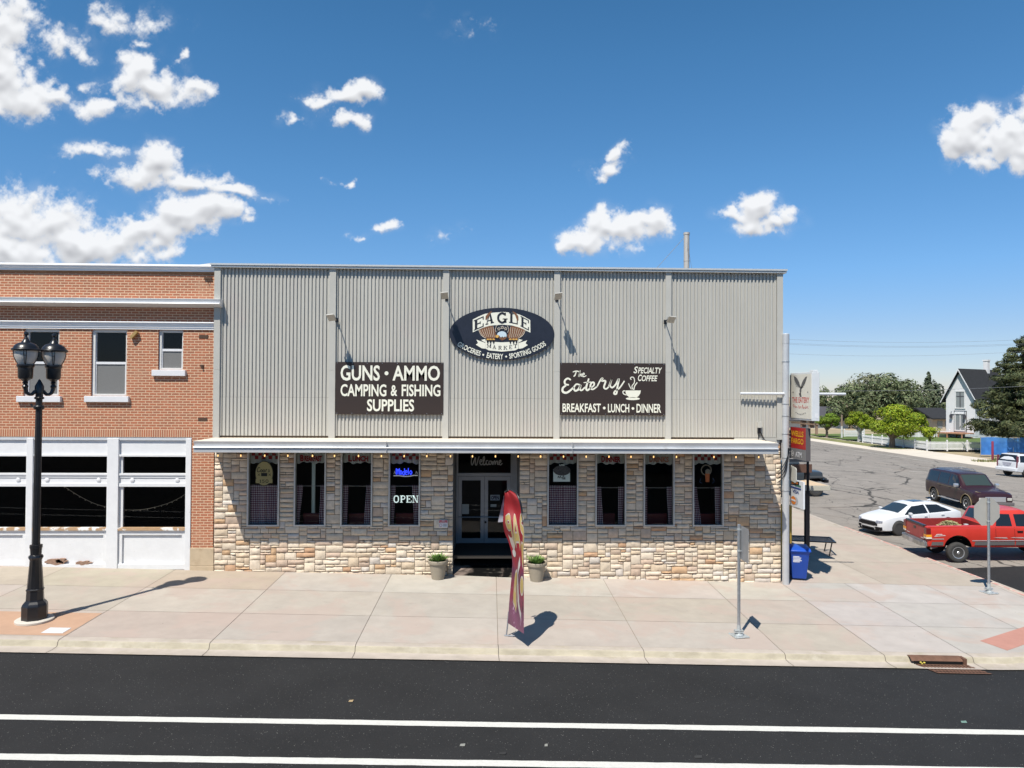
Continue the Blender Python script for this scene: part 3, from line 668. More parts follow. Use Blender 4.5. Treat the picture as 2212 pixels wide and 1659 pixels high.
op = thing('open_placard', 'small blue OPEN placard behind the glass of the right hand door leaf', 'sign', (.17, YD-.024, 2.1)); mb.build('placard', mat('placard_grey', (.30, .36, .40), .5), op)
mb = MB(); put_text(mb, 'OPEN', .03, .31, 2.13, 2.27, yplane(YD-.030), .04); mb.build('lettering', mat('placard_ink', (.01, .015, .05), .5), op)
mb = MB(); mb.box(-1.03, -.78, YD-.025, YD-.021, 1.60, 1.96); tag(mb.build('paper_notice', mat('paper', (.42, .46, .44), .8)), 'pale paper notice taped inside the left door leaf', 'notice')
mb = MB(); mb.box(.01, .22, YD-.025, YD-.021, 1.86, 1.96); tag(mb.build('paper_notice', MATS['paper']), 'small paper strip below the OPEN placard', 'notice')
# Welcome script on the transom
SCRIPT = {'Welcome': [[(0,85),(8,100),(6,40),(14,22),(30,70),(38,92),(36,35),(46,22),(60,80),(66,100)], [(70,45),(86,55),(84,70),(74,66),(72,40),(82,24),(96,34)], [(96,34),(108,80),(104,100),(97,80),(100,30),(108,24),(118,36)], [(136,62),(124,62),(120,40),(128,24),(140,32)], [(152,60),(142,50),(146,28),(158,30),(160,52),(150,60),(168,54)], [(168,58),(172,24),(180,54),(188,58),(190,26),(198,54),(208,56),(210,28),(220,30)], [(220,40),(234,52),(232,66),(222,58),(222,34),(232,22),(246,38)]]}
mb = MB(); wf = yplane(YD-.012)
for st in SCRIPT['Welcome']: mb.ribbon([(-.73+p[0]/246*1.16, 3.30+p[1]/100*.40) for p in st], .034, wf)
mb.build('lettering', mat('vinyl_white', (.50, .50, .48), .6), dfm)

# ================================================================ signs on the siding
SY = -.155
def sign_board(name, label, x0, x1, z0, z1, m):
    t = thing(name, label, 'sign', ((x0+x1)/2, SY, z0)); mb = MB(); mb.box(x0, x1, SY, SY+.03, z0, z1); mb.build('board', m, t)
    mb = MB()
    for k in range(8):
        for z in (z0+.035, z1-.035): mb.ell(x0+.05+(x1-x0-.1)*k/7, z, .012, .012, yplane(SY-.004), n=8)
    mb.build('fixing_heads', M_galv, t); return t
L1 = yplane(SY-.005)
t = sign_board('supplies_sign', 'dark brown sign reading GUNS AMMO CAMPING & FISHING SUPPLIES', -5.13, -1.58, 5.29, 7.02, M_brown)
def C3(x, y): p = P(940+x/3.16, 860+y/3.16, SY); return p.x, p.z
mb = MB()
for s, a, b in (('GUNS', (182, 806), (547, 664)), ('AMMO', (663, 807), (1103, 668)), ('CAMPING', (182, 951), (607, 840)), ('&', (647, 949), (708, 848)), ('FISHING', (748, 951), (1107, 843)), ('SUPPLIES', (427, 1090), (864, 980))):
    (x0, z0), (x1, z1) = C3(*a), C3(*b); put_text(mb, s, x0, x1, z0, z1, L1, .022)
c = C3(608, 738); mb.ell(c[0], c[1], .065, .065, L1)
mb.build('lettering', M_cream, t)
t = sign_board('cafe_sign', 'dark brown sign with white script and a coffee cup, reading BREAKFAST LUNCH DINNER', 2.30, 5.83, 5.30, 7.04, M_brown)
def C4(x, y): p = P(1600+x/3.072, 860+y/3.072, SY); return p.x, p.z
mb = MB()
for s, a, b, sh in (('BREAKFAST', (147, 1067), (492, 990), 0), ('LUNCH', (556, 1070), (748, 993), 0), ('DINNER', (813, 1072), (1035, 994), 0), ('S', (787, 718), (826, 657), .25), ('PECIALTY', (826, 719), (1043, 666), .25), ('C', (826, 788), (862, 729), .25), ('OFFEE', (860, 789), (1003, 737), .25)):
    (x0, z0), (x1, z1) = C4(*a), C4(*b); put_text(mb, s, x0, x1, z0, z1, L1, .02, shear=sh)
for q in ((523, 1030), (781, 1034)): c = C4(*q); mb.ell(c[0], c[1], .045, .045, L1, n=20)
SE = [([(222,778),(195,764),(168,784),(172,815),(205,822)], 17), ([(180,826),(150,850),(150,882),(180,893),(215,874),(248,842)], 20), ([(302,822),(272,816),(250,846),(260,874),(288,864),(310,824),(304,862),(322,870),(350,842)], 17),
      ([(384,765),(360,845),(372,870),(400,848)], 18), ([(338,802),(405,796)], 11), ([(400,850),(430,826),(428,800),(405,808),(398,846),(420,862),(460,835)], 16), ([(458,838),(490,776),(508,762),(500,786),(534,788),(520,842),(540,858),(568,835)], 16),
      ([(562,838),(590,768),(576,826),(596,846),(628,815),(654,768),(640,850),(632,900),(612,902),(618,880),(660,850),(705,786)], 16),
      ([(240,706),(270,698),(302,704)], 10), ([(272,702),(258,738),(246,744)], 11), ([(290,748),(306,694),(296,748),(316,722),(318,748)], 10), ([(326,738),(344,726),(336,716),(324,738),(340,748),(362,738)], 9)]
for pts, wd in SE:
    sc_ = wd/3.072/1.356/64.5; mb.ribbon([C4(*p) for p in pts], lambda tt, s=sc_: s*(.72+.28*sin(pi*tt)), L1)
cup = [(712, 872), (852, 872), (846, 900), (832, 922), (808, 938), (756, 938), (730, 920), (716, 896)]
mb.poly([C4(*p) for p in cup], L1); c = C4(780, 946); mb.ell(c[0], c[1], .235, .048, L1)
for pts, wd in (([(716,876),(694,878),(692,895),(706,908),(728,912)], 9), ([(784,866),(772,835),(794,800),(790,760),(768,752),(758,766),(768,774)], 8), ([(768,862),(752,836),(742,808)], 7), ([(790,866),(796,834),(820,800)], 9)):
    mb.ribbon([C4(*p) for p in pts], wd/3.072/1.356/64.5, L1)
mb.build('lettering', M_cream, t)
# oval sign
t = thing('oval_market_sign', 'black oval sign with an eagle emblem over a cream banner', 'sign', (.355, SY, 7.12))
EX, EZ, ERX, ERZ = .355, 7.99, 1.745, .87
mb = MB(); mb.prism([(EX+ERX*cos(2*pi*k/72), EZ+ERZ*sin(2*pi*k/72)) for k in range(72)], lambda a, b, d: Vector((a, SY-d, b)), 0, -.03); mb.build('board', M_navy, t)
def C6(x, y): p = P(1300+x/6.506, 890+y/6.506, SY); return p.x, p.z
def lay(k): return yplane(SY-.004-.003*k)
def strokes(mb, glyphs, box, fn, arc=None):  # slab glyphs in unit cells
    for ch, (x0, x1, z0, z1, sk) in glyphs:
        def m(a, b): 
            x = x0+(x1-x0)*a; z = z0+(z1-z0)*b + sk*(a-.5); return x, z
        for st in SLAB[ch]:
            if len(st) == 4:
                a, b, c_, d = st; mb.poly([m(a, b), m(c_, b), m(c_, d), m(a, d)], fn)
            elif st[0] == 'q': mb.poly([m(*p) for p in st[1]], fn)
            else: mb.ribbon([m(*p) for p in st[1]], (x1-x0)*st[2], fn)
ARC_G = [(.80,.80),(.5,.95),(.22,.78),(.14,.5),(.22,.22),(.5,.05),(.78,.2)]
SLAB = {'E': [(0,0,.5,.1),(0,.9,.5,1),(.1,.1,.34,.9),(.5,0,.95,.1),(.5,.9,.95,1),(.85,.1,.95,.32),(.85,.68,.95,.9),(.34,.45,.62,.56),(.58,.38,.66,.63)],
        'A': [(0,0,.34,.09),(.6,0,1,.09),('q',[(.10,.09),(.20,.09),(.52,.92),(.44,1)]),('q',[(.62,.09),(.88,.09),(.60,1),(.44,1)]),(.24,.28,.70,.38)],
        'G': [('r', ARC_G, .20), (.55,.36,1,.45), (.68,.05,.90,.40), (.74,.72,.84,1)],
        'L': [(0,0,.5,.1),(0,.9,.52,1),(.13,.1,.38,.9),(.5,0,.95,.1),(.84,.1,.95,.4)],
        'M': [(0,0,.26,.09),(.66,0,1,.09),(0,.91,.26,1),(.74,.91,1,1),(.09,.09,.17,.91),(.74,.09,.93,.91),('q',[(.12,1),(.28,1),(.52,.2),(.46,.1)]),('q',[(.46,.1),(.54,.1),(.84,1),(.74,1)])],
        'R': [(0,0,.42,.09),(0,.91,.5,1),(.1,.09,.3,.91),('r',[(.3,.93),(.68,.92),(.78,.72),(.62,.52),(.3,.50)],.16),('q',[(.42,.5),(.58,.5),(1,0),(.74,0)])],
        'K': [(0,0,.42,.09),(0,.91,.42,1),(.1,.09,.3,.91),(.6,.91,1,1),('q',[(.3,.42),(.3,.52),(.72,.95),(.84,.95)]),('q',[(.42,.6),(.58,.66),(1,0),(.74,0)])],
        'T': [(.24,0,.78,.09),(.39,.09,.62,.91),(0,.9,1,1),(0,.68,.1,.9),(.9,.68,1,.9)],
        'O': [('r',[(.5,.96),(.2,.84),(.12,.5),(.2,.16),(.5,.04),(.8,.16),(.88,.5),(.8,.84),(.5,.96)],.20)],
        'P': [(0,0,.5,.09),(0,.91,.5,1),(.12,.09,.36,.91),('r',[(.34,.94),(.72,.92),(.84,.72),(.70,.5),(.34,.47)],.16)],
        'N': [(0,0,.36,.09),(0,.91,.3,1),(.68,.91,1,1),(.13,.09,.22,.91),(.79,.0,.88,.91),('q',[(.08,1),(.32,1),(.88,.0),(.72,0)])],
        '1': [(.2,0,.8,.1),(.4,.1,.62,1),(.2,.8,.42,.92)], '5': [(.15,.88,.85,1),(.15,.5,.28,.9),('r',[(.2,.54),(.6,.62),(.82,.36),(.6,.08),(.15,.1)],.17)],
        '0': [('r',[(.5,.95),(.2,.82),(.14,.5),(.2,.18),(.5,.05),(.8,.18),(.86,.5),(.8,.82),(.5,.95)],.19)]}
cream = MB()
band = [C6(*p) for p in ((553,300),(690,232),(775,195),(872,175),(1000,165),(1060,162),(1100,155),(1160,158),(1245,165),(1370,182),(1440,205),(1530,245),(1648,310),(1652,552),(1560,505),(1440,452),(1300,412),(1110,398),(900,415),(760,452),(650,500),(553,545))]
cream.prism(band, lambda a, b, d: Vector((a, SY-.004-d, b)), 0, .002)
ban = [C6(*p) for p in ((792,690),(860,722),(1110,735),(1360,722),(1425,690),(1425,852),(1360,888),(1110,912),(860,888),(792,852))]
cream.poly(ban, lay(1))
for q in ([(622,684),(700,712),(790,745),(790,855),(720,848),(612,778),(655,748)], [(1590,696),(1510,722),(1430,748),(1430,858),(1500,848),(1600,790),(1560,752)], [(712,690),(790,672),(800,700),(780,735)], [(1505,690),(1430,672),(1420,700),(1440,735)]): cream.poly([C6(*p) for p in q], lay(1))
cream.build('banner', M_cream, t)
navy = MB(); xs_ = [(572,772,345), (795,960,285), (1008,1218,270), (1243,1420,280), (1462,1632,345)]
for ch, (a, b, mid), sk, h in zip('EAGLE', xs_, (.14, .07, 0, -.06, -.14), (198, 196, 200, 196, 198)):
    (x0, z0), (x1, z1) = C6(a, mid+h/2+(28 if ch == 'E' else 0)), C6(b, mid-h/2+(28 if ch == 'E' else 0)); strokes(navy, [(ch, (x0, x1, z0, z1, sk*1.1))], None, lay(2))
mk_ = [(820,908,0), (930,1000,6), (1040,1110,10), (1140,1212,10), (1245,1305,6), (1330,1400,0)]
for ch, (a, b, dz) in zip('MARKET', mk_):
    (x0, z0), (x1, z1) = C6(a, 842+dz*3.4), C6(b, 772+dz*3.2); strokes(navy, [(ch, (x0, x1, z0, z1, .02*(4.5-len(navy.f)*0) if False else 0))], None, lay(2))
navy.build('lettering', mat('sign_ink', (.014, .016, .024), .5), t)
M_wing = mat('eagle_brown', (.17, .075, .035), .6, var=(22, .5, (1, 1, 2.2))); wing = MB()
wl = [(668,498),(720,470),(800,440),(880,420),(935,425),(960,470),(985,560),(1010,600),(990,650),(940,665),(860,668),(800,650),(740,620),(700,570)]
wing.poly([C6(*p) for p in wl], lay(3)); wing.poly([C6(2218-p[0], p[1]+6) for p in wl][::-1], lay(3))
for q in ([(795,300),(800,235),(845,180),(925,132),(890,190),(870,220),(815,310)], [(1425,310),(1420,235),(1375,175),(1305,132),(1340,190),(1365,225),(1400,330)]): wing.poly([C6(*p) for p in q], lay(3))
wing.poly([C6(*p) for p in ((1040,620),(1190,610),(1200,650),(1160,680),(1110,700),(1070,672))], lay(3))
wing.build('wings', M_wing, t)
fe = MB()
for k in range(7):
    for sgn in (1, -1):
        q = [(690+k*42, 505-k*12), (720+k*38, 560-k*4), (760+k*34, 625+k*3)]; q = q if sgn == 1 else [(2218-a, b+6) for a, b in q]
        fe.ribbon([C6(*p) for p in q], .010, lay(5))
for k in range(3):
    for cx in ((855, 900, 955)[k], (1270, 1330, 1380)[k]):
        pass
fe.ribbon([C6(*p) for p in ((668,500),(700,575),(745,625),(805,655))], .014, lay(5)); fe.ribbon([C6(*p) for p in ((1555,505),(1520,580),(1475,630),(1412,660))], .014, lay(5))
fe.ribbon([C6(*p) for p in ((1000,540),(985,500),(1000,430),(1025,410))], .012, lay(5)); fe.ribbon([C6(*p) for p in ((1215,550),(1235,500),(1225,440),(1205,410))], .012, lay(5))
for cx, cy in ((1052,478),(1116,450),(1182,475)):
    pp = [C6(cx+(34 if k % 2 == 0 else 14)*sin(pi*k/5), cy-(34 if k % 2 == 0 else 14)*cos(pi*k/5)) for k in range(11)]
    for a, b in zip(pp, pp[1:]): fe.ribbon([a, b], .010, lay(5))
fe.build('feather_lines', mat('feather_cream', (.66, .58, .46), .6), t)
hd = MB(); hd.poly([C6(*p) for p in ((1015,590),(1030,555),(1060,535),(1105,522),(1150,530),(1185,555),(1200,595),(1190,640),(1165,620),(1140,645),(1115,620),(1090,645),(1060,610))], lay(6)); hd.build('head', mat('eagle_head', (.50, .60, .66), .5), t)
bk = MB(); bk.poly([C6(*p) for p in ((1015,595),(1050,600),(1045,630),(1030,655),(1010,650),(990,640),(985,610))], lay(7))
for cx in (838, 892, 950, 1268, 1330, 1385): c = C6(cx, 684); bk.ell(c[0], c[1], .045, .038, lay(6), n=14)
bk.build('beak_and_toes', mat('eagle_gold', (.60, .34, .08), .5), t)
tl = MB()
for cx in (838, 892, 950, 1268, 1330, 1385): tl.poly([C6(*p) for p in ((cx-24,690),(cx+18,690),(cx+14,730),(cx,770),(cx-14,735))], lay(7))
tl.build('talons', M_black, t)
mb = MB()
def arcfn(k=0):
    def f(a, b):  # a: arc length fraction, b: height; text on lower ellipse
        return lay(1)(a, b)
    return f
def arc_text(mb, s, xa, xb, h, ya, ym):      # s along a parabola through photo points (crop6 px)
    vs, fs = text2d(s, .02)
    def m(a, b):
        x = xa+(xb-xa)*a; u = (x-1105)/870; yb = ym-(ym-ya)*u*u; sl = -2*(ym-ya)*u/870
        dx, dy = 1/sqrt(1+sl*sl), sl/sqrt(1+sl*sl); hh = h*b; return C6(x+dy*hh, yb-dx*hh)
    mb.mesh([lay(1)(*m(a, b)) for a, b in vs], fs)
arc_text(mb, 'GROCERIES', 248, 690, 98, 792, 1058); arc_text(mb, 'EATERY', 812, 1135, 104, 792, 1058); arc_text(mb, 'SPORTING', 1252, 1672, 100, 782, 1056); arc_text(mb, 'GOODS', 1705, 1958, 98, 782, 1056)
for q in ((753, 972), (1190, 1005)): c = C6(*q); mb.ell(c[0], c[1], .032, .032, lay(1), n=18)
mb.build('tagline', M_cream, t)
# solar lights on arms
def solar(x, z, side, lab):
    t = thing('solar_light', lab, 'light', (x, -.14, z), group='solar flood lights on the siding')
    mb = MB(); mb.box(-.05, .05, -.02, 0, -.07, .07); mb.tube([(0, -.02, 0), (0, -.30, .05), (0, -.62, .02)], .017, 8); mb.build('arm', M_black, t, world=False)
    T = Matrix.Translation((side*.02, -.74, .0)) @ Matrix.Rotation(radians(-22), 4, 'X') @ Matrix.Rotation(radians(side*8), 4, 'Y')
    mb = MB(); mb.box(-.115, .115, -.22, .20, -.012, .012, T=T); mb.build('panel_frame', mat('light_frame', (.42, .41, .38), .5), t, world=False)
    mb = MB(); mb.box(-.098, .098, -.20, .18, .012, .016, T=T); mb.build('solar_panel', mat('solar_cell', (.17, .165, .155), .3, var=(40, .3)), t, world=False)
    mb = MB(); T2 = Matrix.Translation((side*.02, -.60, .04)); mb.box(-.075, .075, -.06, .06, -.03, .05, T=T2); mb.build('lamp_head', M_black, t, bevel=.01, world=False)
for (px, py, sd2, lab) in ((975, 930, -1, 'low solar flood light above the GUNS AMMO sign'), (1305, 866, -1, 'high solar flood light over the oval sign left end'), (1636, 868, -1, 'high solar flood light just right of the oval sign'), (1962, 936, 1, 'low solar flood light above right corner of the coffee cup sign')):
    p = P(px, py, -.75); solar(p.x, p.z-.02, sd2, lab)
# small fittings
t = thing('junction_box', 'small grey electrical box with hanging wires low on the siding', 'electrical box', (9.02, -.08, 4.95)); mb = MB(); mb.box(8.96, 9.10, -.16, -.06, 4.90, 5.10); mb.build('box', M_trim, t, bevel=.008)
mb = MB(); mb.box(8.965, 9.06, -.15, -.07, 4.72, 4.89); mb.tube([(9.0, -.10, 4.9), (9.0, -.10, 4.2)], .012, 6); mb.tube([(9.05, -.12, 4.8), (9.2, -.12, 4.5), (9.45, -.12, 4.35), (9.6, -.1, 4.42)], .010, 6); mb.tube([(9.03, -.12, 4.8), (9.12, -.12, 4.6), (9.28, -.12, 4.42)], .010, 6); mb.build('wire', M_black, t)
t = thing('smoking_notice', 'small red and white no smoking notice on the stone beside the door', 'notice', (-1.55, -.06, 1.57)); mb = MB(); mb.box(-1.70, -1.41, -.092, -.04, 1.55, 1.80); mb.build('plate', M_white, t)
mb = MB(); mb.box(-1.69, -1.42, -.0945, -.0925, 1.70, 1.79); mb.ribbon([(-1.64+.045*cos(a), 1.625+.045*sin(a)) for a in lin(0, 2*pi, 12)], .010, yplane(-.094)); mb.build('red_band', mat('notice_red', (.45, .03, .05), .5), t)
mb = MB(); put_text(mb, 'NO', -1.60, -1.51, 1.752, 1.785, yplane(-.097), .03); put_text(mb, 'SMOKING', -1.67, -1.44, 1.712, 1.745, yplane(-.097), .03); mb.build('lettering', M_white, t)
mb = MB()
for k in range(3): mb.box(-1.56, -1.44, -.0935, -.0925, 1.59+k*.03, 1.605+k*.03)
mb.build('small_print', mat('print_grey', (.25, .25, .27), .7), t)
# string lights
t = thing('string_lights', 'string of small warm bulbs hanging along the canopy edge', 'string lights', (0, -1.6, 4.14))
SB = [(62.5+i*0, 0) for i in range(0)]
bx = [u/3.072+620 for u in (57, 263, 478, 686, 908, 1106, 1322, 1528, 1733, 1937, 2150)]+[u/2.5525+1240 for u in (368, 540, 710, 878)]+[u/2.5526+1560 for u in (60, 232, 402, 572, 737, 906, 1077, 1357, 1522, 1692)]
M_bulb = mat('warm_bulb', (.8, .55, .3), .2, emit=((1, .55, .18), 1.3)); pts = []
bulb = None
for k, u in enumerate(bx):
    p = P(u, 1325, -1.45); 
    if k == 0:
        mb = MB(); mb.lathe([(0, -.105), (.016, -.095), (.021, -.075), (.016, -.045), (.010, -.03)], n=10); bulb = mb.build('bulb', M_bulb, t, smooth=True, world=False)
        mb = MB(); mb.lathe([(.016, -.035), (.018, 0), (.008, .02), (.004, .05)], n=8); sk = mb.build('socket', M_black, bulb, smooth=True, world=False); o = bulb
    else:
        o = bulb.copy(); COL.objects.link(o); o.parent = t; s2 = sk.copy(); COL.objects.link(s2); s2.parent = o
    o.location = (p.x, .15, -.04); pts.append((p.x, -1.45, 4.15))
mb = MB(); q = []
for a, b in zip(pts, pts[1:]): q += [a, ((a[0]+b[0])/2, a[1], a[2]-.035)]
mb.tube(q+[pts[-1]], .006, 5); mb.build('cable', M_black, t)
# beer signs in the windows
wy = .05
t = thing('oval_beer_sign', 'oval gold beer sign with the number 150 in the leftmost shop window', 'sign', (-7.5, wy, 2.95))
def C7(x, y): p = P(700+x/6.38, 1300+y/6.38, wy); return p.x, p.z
M_gold = mat('dull_gold_glow', (.30, .25, .12), .5, emit=((.30, .25, .12), .12)); c0 = C7(475, 555); mb = MB()  # slight emission brightens the gold face, the plaque is no lamp
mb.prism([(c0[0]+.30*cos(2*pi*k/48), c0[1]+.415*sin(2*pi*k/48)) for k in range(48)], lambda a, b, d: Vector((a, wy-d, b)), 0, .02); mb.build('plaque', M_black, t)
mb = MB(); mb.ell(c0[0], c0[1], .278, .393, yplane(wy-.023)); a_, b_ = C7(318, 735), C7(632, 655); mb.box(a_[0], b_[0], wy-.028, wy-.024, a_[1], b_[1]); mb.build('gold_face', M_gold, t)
mb = MB(); fn = yplane(wy-.033)
for st in ([(400,455),(380,440),(355,470),(352,515),(372,525),(400,505)], [(430,480),(412,495),(415,522),(435,522),(442,500),(430,480)], [(475,480),(458,495),(460,522),(480,522),(487,500),(475,480)], [(505,525),(515,480),(530,485)], [(575,480),(560,490),(575,508),(565,525),(550,520)]): mb.ribbon([C7(*p) for p in st], .024, fn)
a_, b_ = C7(420, 605), C7(535, 545); mb.box(a_[0], b_[0], wy-.034, wy-.031, a_[1], b_[1])
for ch, u in zip('150', (378, 432, 500)): (x0, z0), (x1, z1) = C7(u, 728), C7(u+60, 668); strokes(mb, [(ch, (x0, x1, z0, z1, 0))], None, fn)
for cx in (378, 580):
    for a, b in (((-22, -22), (22, 22)), ((-22, 22), (22, -22))): mb.ribbon([C7(cx+a[0], 578+a[1]), C7(cx+b[0], 578+b[1])], .014, fn)
mb.build('lettering', M_black, t)
t = thing('white_beer_poster', 'white beer poster with a bottle cap picture above a closed curtain', 'poster', (2.35, wy, 2.95))
def C8(x, y): p = P(1590+x/3.881, 1310+y/3.881, wy); return p.x, p.z
M_post = mat('poster_white_glow', (.50, .56, .55), .6, emit=((.5, .56, .55), .10)); mb = MB(); mb.prism([C8(*p) for p in ((120, 392), (310, 392), (310, 252), (120, 252))], lambda a, b, d: Vector((a, wy-d, b)), 0, .01); c0 = C8(216, 205)  # weak emission in the sheet colour makes the paper glow
mb.build('sheet', M_post, t); mb = MB(); c0 = C8(218, 265); mb.ell(c0[0], c0[1], .29, .17, yplane(wy-.016), n=28); mb.build('cap_motif', mat('cap_grey', (.10, .09, .09), .6, var=(30, .6)), t)
mb = MB(); (x0, z0), (x1, z1) = C8(190, 212), C8(248, 194); put_text(mb, 'LITE', x0, x1, z0, z1, yplane(wy-.018), .05); mb.build('cap_lettering', M_post, t)
mb = MB(); fn = yplane(wy-.018)
for st in ([(170,352),(178,328),(188,352),(200,326),(205,352)], [(212,352),(214,338)], [(222,352),(232,322)], [(232,352),(242,322)], [(246,345),(254,338),(248,352),(258,350)]): mb.ribbon([C8(*p) for p in st], .018, fn)
(x0, z0), (x1, z1) = C8(215, 367), C8(258, 352); put_text(mb, 'TIME', x0, x1, z0, z1, fn, .03); (x0, z0), (x1, z1) = C8(197, 382), C8(234, 372); put_text(mb, '1896', x0, x1, z0, z1, fn, .03) if False else None
mb.build('lettering', M_black, t)
def C9(x, y): p = P(1030+x/6.381, 1300+y/6.381, wy); return p.x, p.z
t = thing('blue_neon_sign', 'blue neon beer sign glowing above the white OPEN sign', 'neon sign', (-2.85, wy, 3.3))
M_neon = mat('blue_neon', (.02, .03, .6), .3, emit=((.03, .06, 1), 1.6)); mb = MB()
NEO = [[(838,575),(838,460),(868,520),(896,460),(900,575)], [(868,480),(868,570)], [(925,500),(908,535),(925,572),(945,535),(925,500)], [(990,460),(990,575),(962,572),(958,530),(990,520)], [(1010,535),(1040,530),(1030,500),(1010,510),(1012,570),(1042,570)], [(1062,455),(1062,575)], [(1110,500),(1088,535),(1108,575),(1130,535),(1110,500)], [(1150,575),(1150,505),(1180,510),(1185,575)]]
for st in NEO[:7]: mb.tube([Vector((*C9(*p), 0)).xzy + Vector((0, 0, 0)) if False else Vector((C9(*p)[0], wy-.02, C9(*p)[1])) for p in spline(st, 3)], .014, 6)
mb.build('neon_tube', M_neon, t); mb = MB(); mb.tube([Vector((C9(*p)[0], wy, C9(*p)[1])) for p in spline([(785,598),(880,596),(940,604),(1020,610),(1100,604),(1160,592),(1240,592)], 3)], .018, 6)
for cx in (810, 1215): mb.tube([Vector((C9(*p)[0], wy, C9(*p)[1])) for p in ((cx-15, 560), (cx-5, 510), (cx+15, 560))], .008, 5)
mb.build('bracket', mat('neon_white', (.5, .5, .5), .4, emit=((.6, .6, .6), .25)), t)
t = thing('open_sign', 'white lit OPEN sign in the window left of the door', 'sign', (-2.8, wy, 2.3)); mb = MB()
for ch, u in zip('OPEN', (782, 905, 1020, 1132)):
    (x0, z0), (x1, z1) = C9(u, 1100), C9(u+(108 if ch != 'N' else 118), 968); strokes(mb, [(ch, (x0, x1, z0, z1, 0))], None, yplane(wy))
mb.build('letters', mat('led_white', (.6, .65, .65), .4, emit=((.85, 1, .95), .62)), t)
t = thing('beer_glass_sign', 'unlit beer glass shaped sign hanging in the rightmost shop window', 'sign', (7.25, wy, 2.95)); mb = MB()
mb.prism([C8(*p) for p in ((1846, 300), (1895, 300), (1890, 395), (1852, 395))], lambda a, b, d: Vector((a, wy-d, b)), 0, .03); mb.build('beer', mat('beer_amber_glow', (.30, .09, .03), .4, emit=((.4, .11, .04), .10)), t)  # emission added to the amber, so the unlit sign glows slightly
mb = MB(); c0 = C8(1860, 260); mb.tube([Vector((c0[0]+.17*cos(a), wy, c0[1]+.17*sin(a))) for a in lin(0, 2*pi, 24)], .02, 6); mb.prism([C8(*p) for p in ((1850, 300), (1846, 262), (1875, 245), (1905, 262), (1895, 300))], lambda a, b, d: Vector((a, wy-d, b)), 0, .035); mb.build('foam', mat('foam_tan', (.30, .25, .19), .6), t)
mb = MB(); mb.tube([Vector((C8(*p)[0], wy, C8(*p)[1])) for p in spline([(1800, 350), (1785, 395), (1815, 410)], 4)], .01, 5); mb.tube([Vector((C8(*p)[0], wy, C8(*p)[1])) for p in spline([(1930, 350), (1950, 385), (1930, 412)], 4)], .01, 5); mb.build('outline_tube', mat('dull_blue', (.05, .08, .16), .4), t)
# flue on the roof
mb = MB(); fx, fy = 8.77, 8.0; mb.lathe([(.125, 9.9), (.125, 12.0), (.135, 12.0), (.135, 12.05), (.125, 12.05), (.125, 13.2), (.14, 13.2), (.14, 13.3), (.11, 13.3), (.11, 13.0)], fx, fy, 20); fl = mb.build('flue', mat('flue_steel', (.45, .43, .40), .6, .4, stain=((.22, .13, .08), 3, .55, .7)), mk, smooth=True)
mb = MB(); mb.tube([(fx, fy, 13.2), (5.9, 9, 9.9)], .012, 5); mb.tube([(fx, fy, 13.1), (8.35, 6, 9.95)], .006, 5); mb.tube([(fx, fy, 13.1), (9.6, 9.0, 9.95)], .006, 5); mb.build('guy_wire', M_galv, fl)

# ================================================================ brick building
bb = thing('brick_building', 'red brick two storey building with white cornices and peeling white shopfront', 'building', (-16, 0, 0))
XL = -27.0; XR = -9.13
BW = [(-15.34, -14.20, 5.84, 8.05), (-13.16, -12.01, 5.85, 8.05), (-10.99, -10.18, 6.72, 8.06), (-20.0, -18.86, 5.85, 8.05), (-24, -22.86, 5.85, 8.05)]
SH = (-27, -9.86, -1, 4.50)
mb = MB()
for (a, b, c, d) in rects(XL, XR, -.9, 9.96, BW+[SH]): mb.box(a, b, .0, .3, c, d)
mb.box(XL, XL+.3, .3, 16, -.9, 9.9); mb.build('wall', M_brick, bb)
mb = MB(); mb.box(XL, XR, .3, 16, 9.5, 9.7); mb.build('roof', MATS['roof_gravel'], bb)
mb = MB(); mb.box(XL, -9.86, -.012, .05, 4.502, 4.745); mb.build('soldier_course', M_sold, bb)
M_corn = mat('cornice_white', (.80, .80, .80), .5, spec=.3, var=(2, .04))
def cornice(name, prof, m=M_corn):
    mb = MB(); mb.prism(prof, lambda a, b, d: Vector((d, a, b)), XL, XR+(.26 if name == 'gutter' else -.001)); return mb.build(name, m, bb, smooth=True, sharp=20)
cornice('coping', [(.35, 10.19), (-.16, 10.19), (-.17, 10.13), (-.12, 10.12), (-.12, 10.06), (-.075, 10.05), (-.075, 9.97), (.35, 9.97)])
mb = MB(); mb.prism([(-9.75, 10.17), (-9.13, 10.17), (-9.13, 10.25), (-9.27, 10.245)], lambda a, b, d: Vector((a, d, b)), -.15, .3); mb.build('coping_end', M_white, bb)
mb = MB(); mb.box(XL, XR, -.03, .0, 9.90, 9.968); mb.build('shadow_board', M_wood, bb)
gt = cornice('gutter', [(0, 9.04), (-.34, 9.04), (-.36, 9.03), (-.30, 8.90), (-.40, 8.89), (-.41, 8.875), (-.36, 8.86), (-.20, 8.80), (0, 8.78)], mat('gutter_white', (.66, .67, .68), .4, .2, var=(2, .07), stain=((.4, .4, .4), 2.5, .66, .8)))
cornice('belt_course', [(0, 8.30), (-.14, 8.30), (-.145, 8.27), (-.10, 8.26), (-.10, 8.20), (-.075, 8.19), (-.07, 8.12), (-.045, 8.11), (-.045, 8.055), (0, 8.055)])
